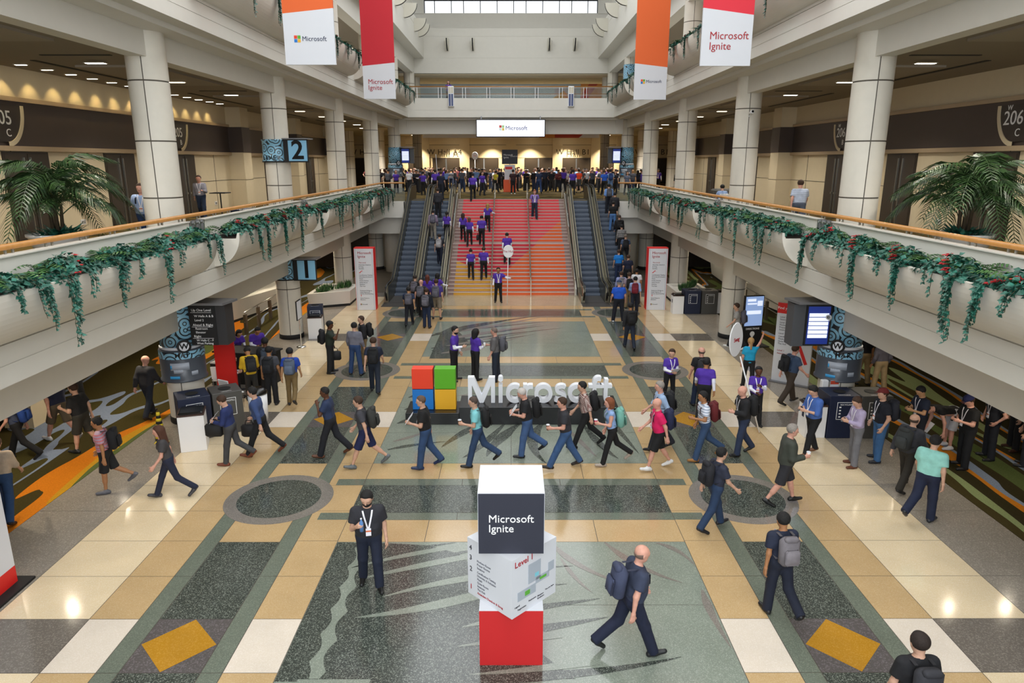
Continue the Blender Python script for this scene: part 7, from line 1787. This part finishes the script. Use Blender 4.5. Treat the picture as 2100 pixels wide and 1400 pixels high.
# ---- middle level
Z2F = Z2 + .012
def up(x, y, head, pose, shirt, pants, **k): return person((x, y, Z2F), head, pose, shirt, pants, lod=2 if y < 36 else 3, **k)
up(-10.15, 19.6, 275, 'walk_hold', ('tee', '#9fb4d9'), ('jeans', '#26406e'), skin=PK, hair=('short', BR), ht=1.80, build='h', lanyard=True, pack='#1d2634', items=[('phone', 1)], label='man in a light blue tee walking behind the wooden handrail')
up(-12.9, 29.6, 280, 'walk_hold_l', ('long', '#8f8f9c'), ('jeans', '#20304a'), skin=PK, hair=('short', BR), ht=1.82, lanyard=True, label='man in a grey sweater walking along the upper gallery wall')
up(9.75, 24.0, 80, 'walk', ('tee', '#c3cce0', s_stripe2), ('shorts', '#4c5566'), skin=PK, hair=('short', BR), ht=1.78, build='h', label='man in a white striped tee and grey shorts in the upper gallery')
c_ = chair(9.75, 32.8, R(180), 'white chair behind the parapet near the steel panel'); 
for o_ in [o for o in bpy.data.objects if o.get('label') == 'white chair behind the parapet near the steel panel']: o_.location.z = Z2F
person((9.75, 32.78, Z2F), 100, dict(hip=(88, 88), knee=(86, 86), sh=(30, 30), el=(60, 60), inn=(20, 20), lean=6, drop=.52), ('polo', '#8ea6cf'), ('pants', '#22242c'), skin=LT, hair=('short', BKH), ht=1.76, lod=2, label='seated man in a pale blue shirt behind the parapet')
for x, y, hd, pose, sh, pa, hr, b, lab, kw in (
        (-5.35, 50.5, 92, 'climb_rail', STAFF, ('slim', BLK), ('short', BKH), 'm', 'tall person in purple at the top of the busy escalator', {}), (-2.05, 50.8, 300, 'stand2', STAFF, ('slim', '#26282f'), ('short', BKH), 'f', 'woman in purple with a dark apron by the stair top', {}),
        (.15, 53.0, 90, 'stand', ('tee', '#2c1216'), ('slim', '#101013'), ('short', DBR), 'm', 'man in a dark maroon tee with white shoes at the orange stand', {'shoes': '#e0e0e0'}), (4.45, 51.5, 90, 'stand', STAFF, ('slim', BLK), ('short', BKH), 'm', 'man in purple at the head of the empty escalator', {}),
        (6.55, 50.2, 95, 'walk', ('polo', '#1a4fb0'), ('slim', '#101114'), ('short', BR), 'm', 'man in a cobalt polo leaving the escalator', {}), (8.35, 51.5, 280, 'stand2', ('tee', '#5b6478'), ('pants', '#17181e'), ('long', DBR), 'f', 'woman in a patterned grey top by the glass rail', {}),
        (-10.3, 52, 100, 'stand', ('polo', '#a9b9d6'), ('pants', '#26282f'), ('short', BR), 'm', 'man in a pale blue polo by the circle-wrapped column', {}), (5.2, 55, 85, 'stand2', ('tee', '#d9431c'), ('shorts', '#3b3a38'), ('short', BR), 'm', 'man in an orange tee before the crowd', {}),
        (-6.3, 51.2, 80, 'pole', STAFF, ('slim', BLK), ('short', BKH), 'f', 'woman in purple holding a bare white pole', {}), (2.1, 53.5, 95, 'walk', ('tee', '#15233f'), ('jeans', '#20345a'), ('short', BKH), 'm', 'man in a navy tee passing the stair top', {}),
        (-1.2, 55.5, 60, 'walk_b', ('tee', '#b7a527'), ('pants', '#15161a'), ('short', BKH), 'f', 'person with a yellow top beside the orange stand', {}), (7.4, 53.3, 90, 'stand', ('tee', '#8ea2bd'), ('jeans', '#5f7ea8'), ('short', BKH), 'm', 'man with a navy backpack and pale jeans by the escalator top', {'pack': '#1d3768'}),
        (13.0, 56.0, 265, 'stand', ('jacket', '#101013'), ('slim', '#101013'), ('long', BR), 'f', 'woman in a long black jacket in the upper gallery', {'lanyard': True}), (11.9, 58.0, 262, 'stand2', STAFF, ('slim', BLK), ('short', BKH), 'm', 'staff member in purple beside a woman in black', {'lanyard': True})):
    up(x, y, hd, pose, sh, pa, skin=LT, hair=hr, build=b, ht=1.66 if b == 'f' else 1.78, label=lab, **kw)

# ---- crowd before the halls: one mesh each, tinted by its top
def crowd_mesh(pose, b, hr, skin, haircol, pants):
    ps = POSES[pose]; J = skeleton(ps, b); lo, hi = bounds(J); parts = []
    F = Field(lo, hi, .034); torso(F, J, b); legs(F, J, b); arms(F, J, b); parts.append(F.net() + (0,))
    parts += [(p[0], p[1], 0) for p in head_mesh(J, .026)[:1]]
    F = Field(lo, hi, .034); torso(F, J, b, .016, True); arms(F, J, b, .016, 'long' if pose in ('pocket', 'phone') else 'short'); F.cut(J['pel'] - np.array([0, 0, .03]), np.array([0, 0, -1.0])); F.cut(J['neck'] - J['u'] * .02, J['u']); parts.append(F.net() + (1,))
    F = Field(lo, hi, .034); hx = np.array([1.0, 0, 0]); F.cone(J['pel'] - hx * .07, J['pel'] + hx * .07, .122, .122, .03); legs(F, J, b, .018, 'pants', .012); parts.append(F.net() + (2,))
    parts.append(hair_mesh(J, hr, .026) + (3,))
    for i in (0, 1): parts.append(shoe_mesh(J, i, .024) + (2,))
    V, Q, ms = join(parts)
    return np_mesh('attendee', V, Q, [mat('crowd_skin_' + skin, skin, .6), s_cloth, mat('crowd_trousers_' + pants, pants, .85), mat('crowd_hair_' + haircol, haircol, .6)], ms)
CM = [crowd_mesh('stand', 'm', 'short', LT, DBR, '#15161b'), crowd_mesh('pocket', 'h', 'short', PK, BR, '#1d2a44'), crowd_mesh('phone', 'm', 'short', MD, BKH, '#17181d'), crowd_mesh('talk', 'f', 'long', LT, DBR, '#131316'),
      crowd_mesh('hips', 'm', 'buzz', PK, GRY, '#2a2723'), crowd_mesh('stand2', 'm', 'short', AS, BKH, '#22304c'), crowd_mesh('talk', 'h', 'bald', PK, GRY, '#17181d'), crowd_mesh('stand', 'f', 'bob', LT, '#4a2c1a', '#121215')]
TOPS = [('#14161e', 'black', 30), ('#1b2338', 'navy', 26), ('#4a4c55', 'grey', 22), (PUR, 'purple', 12), ('#6f8fc0', 'light blue', 14), ('#d5d6da', 'white', 12), ('#5c2326', 'dark red', 7), ('#37503c', 'green', 5)]
bag_ = [t for t in TOPS for _ in range(t[2])]; rnd.shuffle(bag_)
spots = []
r2 = random.Random(21)
keep = [(-9.0, 56), (9.0, 56), (-.1, 57), (9.7, 75), (-9.7, 75), (12, 66), (-12, 66), (15.2, 68), (-15.2, 68), (-3.1, 62), (-5.6, 55.2)]
tries = 0
while len(spots) < 165 and tries < 9000:
    tries += 1
    y = 53.5 + 17 * r2.random() ** 1.5; x = r2.uniform(-14.5, 14.5) * (.72 + .28 * (y - 53) / 17)
    if y < 56.5 and abs(x) < 6.8: continue
    if abs(abs(x) - 11) < 1.7 and y > 60.5 and r2.random() < .6: continue
    if any((x - a) ** 2 + (y - b) ** 2 < .56 ** 2 for a, b in spots) or any((x - a) ** 2 + (y - b) ** 2 < 1.25 ** 2 for a, b in keep): continue
    if any((x - o[0]) ** 2 + (y - o[1]) ** 2 < .8 for o in ((-5.35, 50.5), (.15, 53), (2.1, 53.5), (-1.2, 55.5), (5.2, 55), (7.4, 53.3), (-10.3, 52), (8.35, 51.5), (13, 56), (11.9, 58))): continue
    spots.append((x, y))
for i, (x, y) in enumerate(spots):
    c, nm, _ = bag_[i % len(bag_)]
    o = obj('attendee', CM[r2.randrange(8)], None, (x, y, Z2F), R(r2.choice((0, 10, -20, 35, 180, 150, 90, -90, 200))), c, label='attendee in a %s top standing in the crowd before the halls' % nm, cat='person', group='attendees in %s tops before the halls' % nm)
    s_ = r2.uniform(.94, 1.05); o.scale = (s_, s_, s_)
o = obj('attendee', CM[3], None, (-4.7, 55.6, Z3), R(180), PUR, label='woman in purple looking over the bridge railing', cat='person');
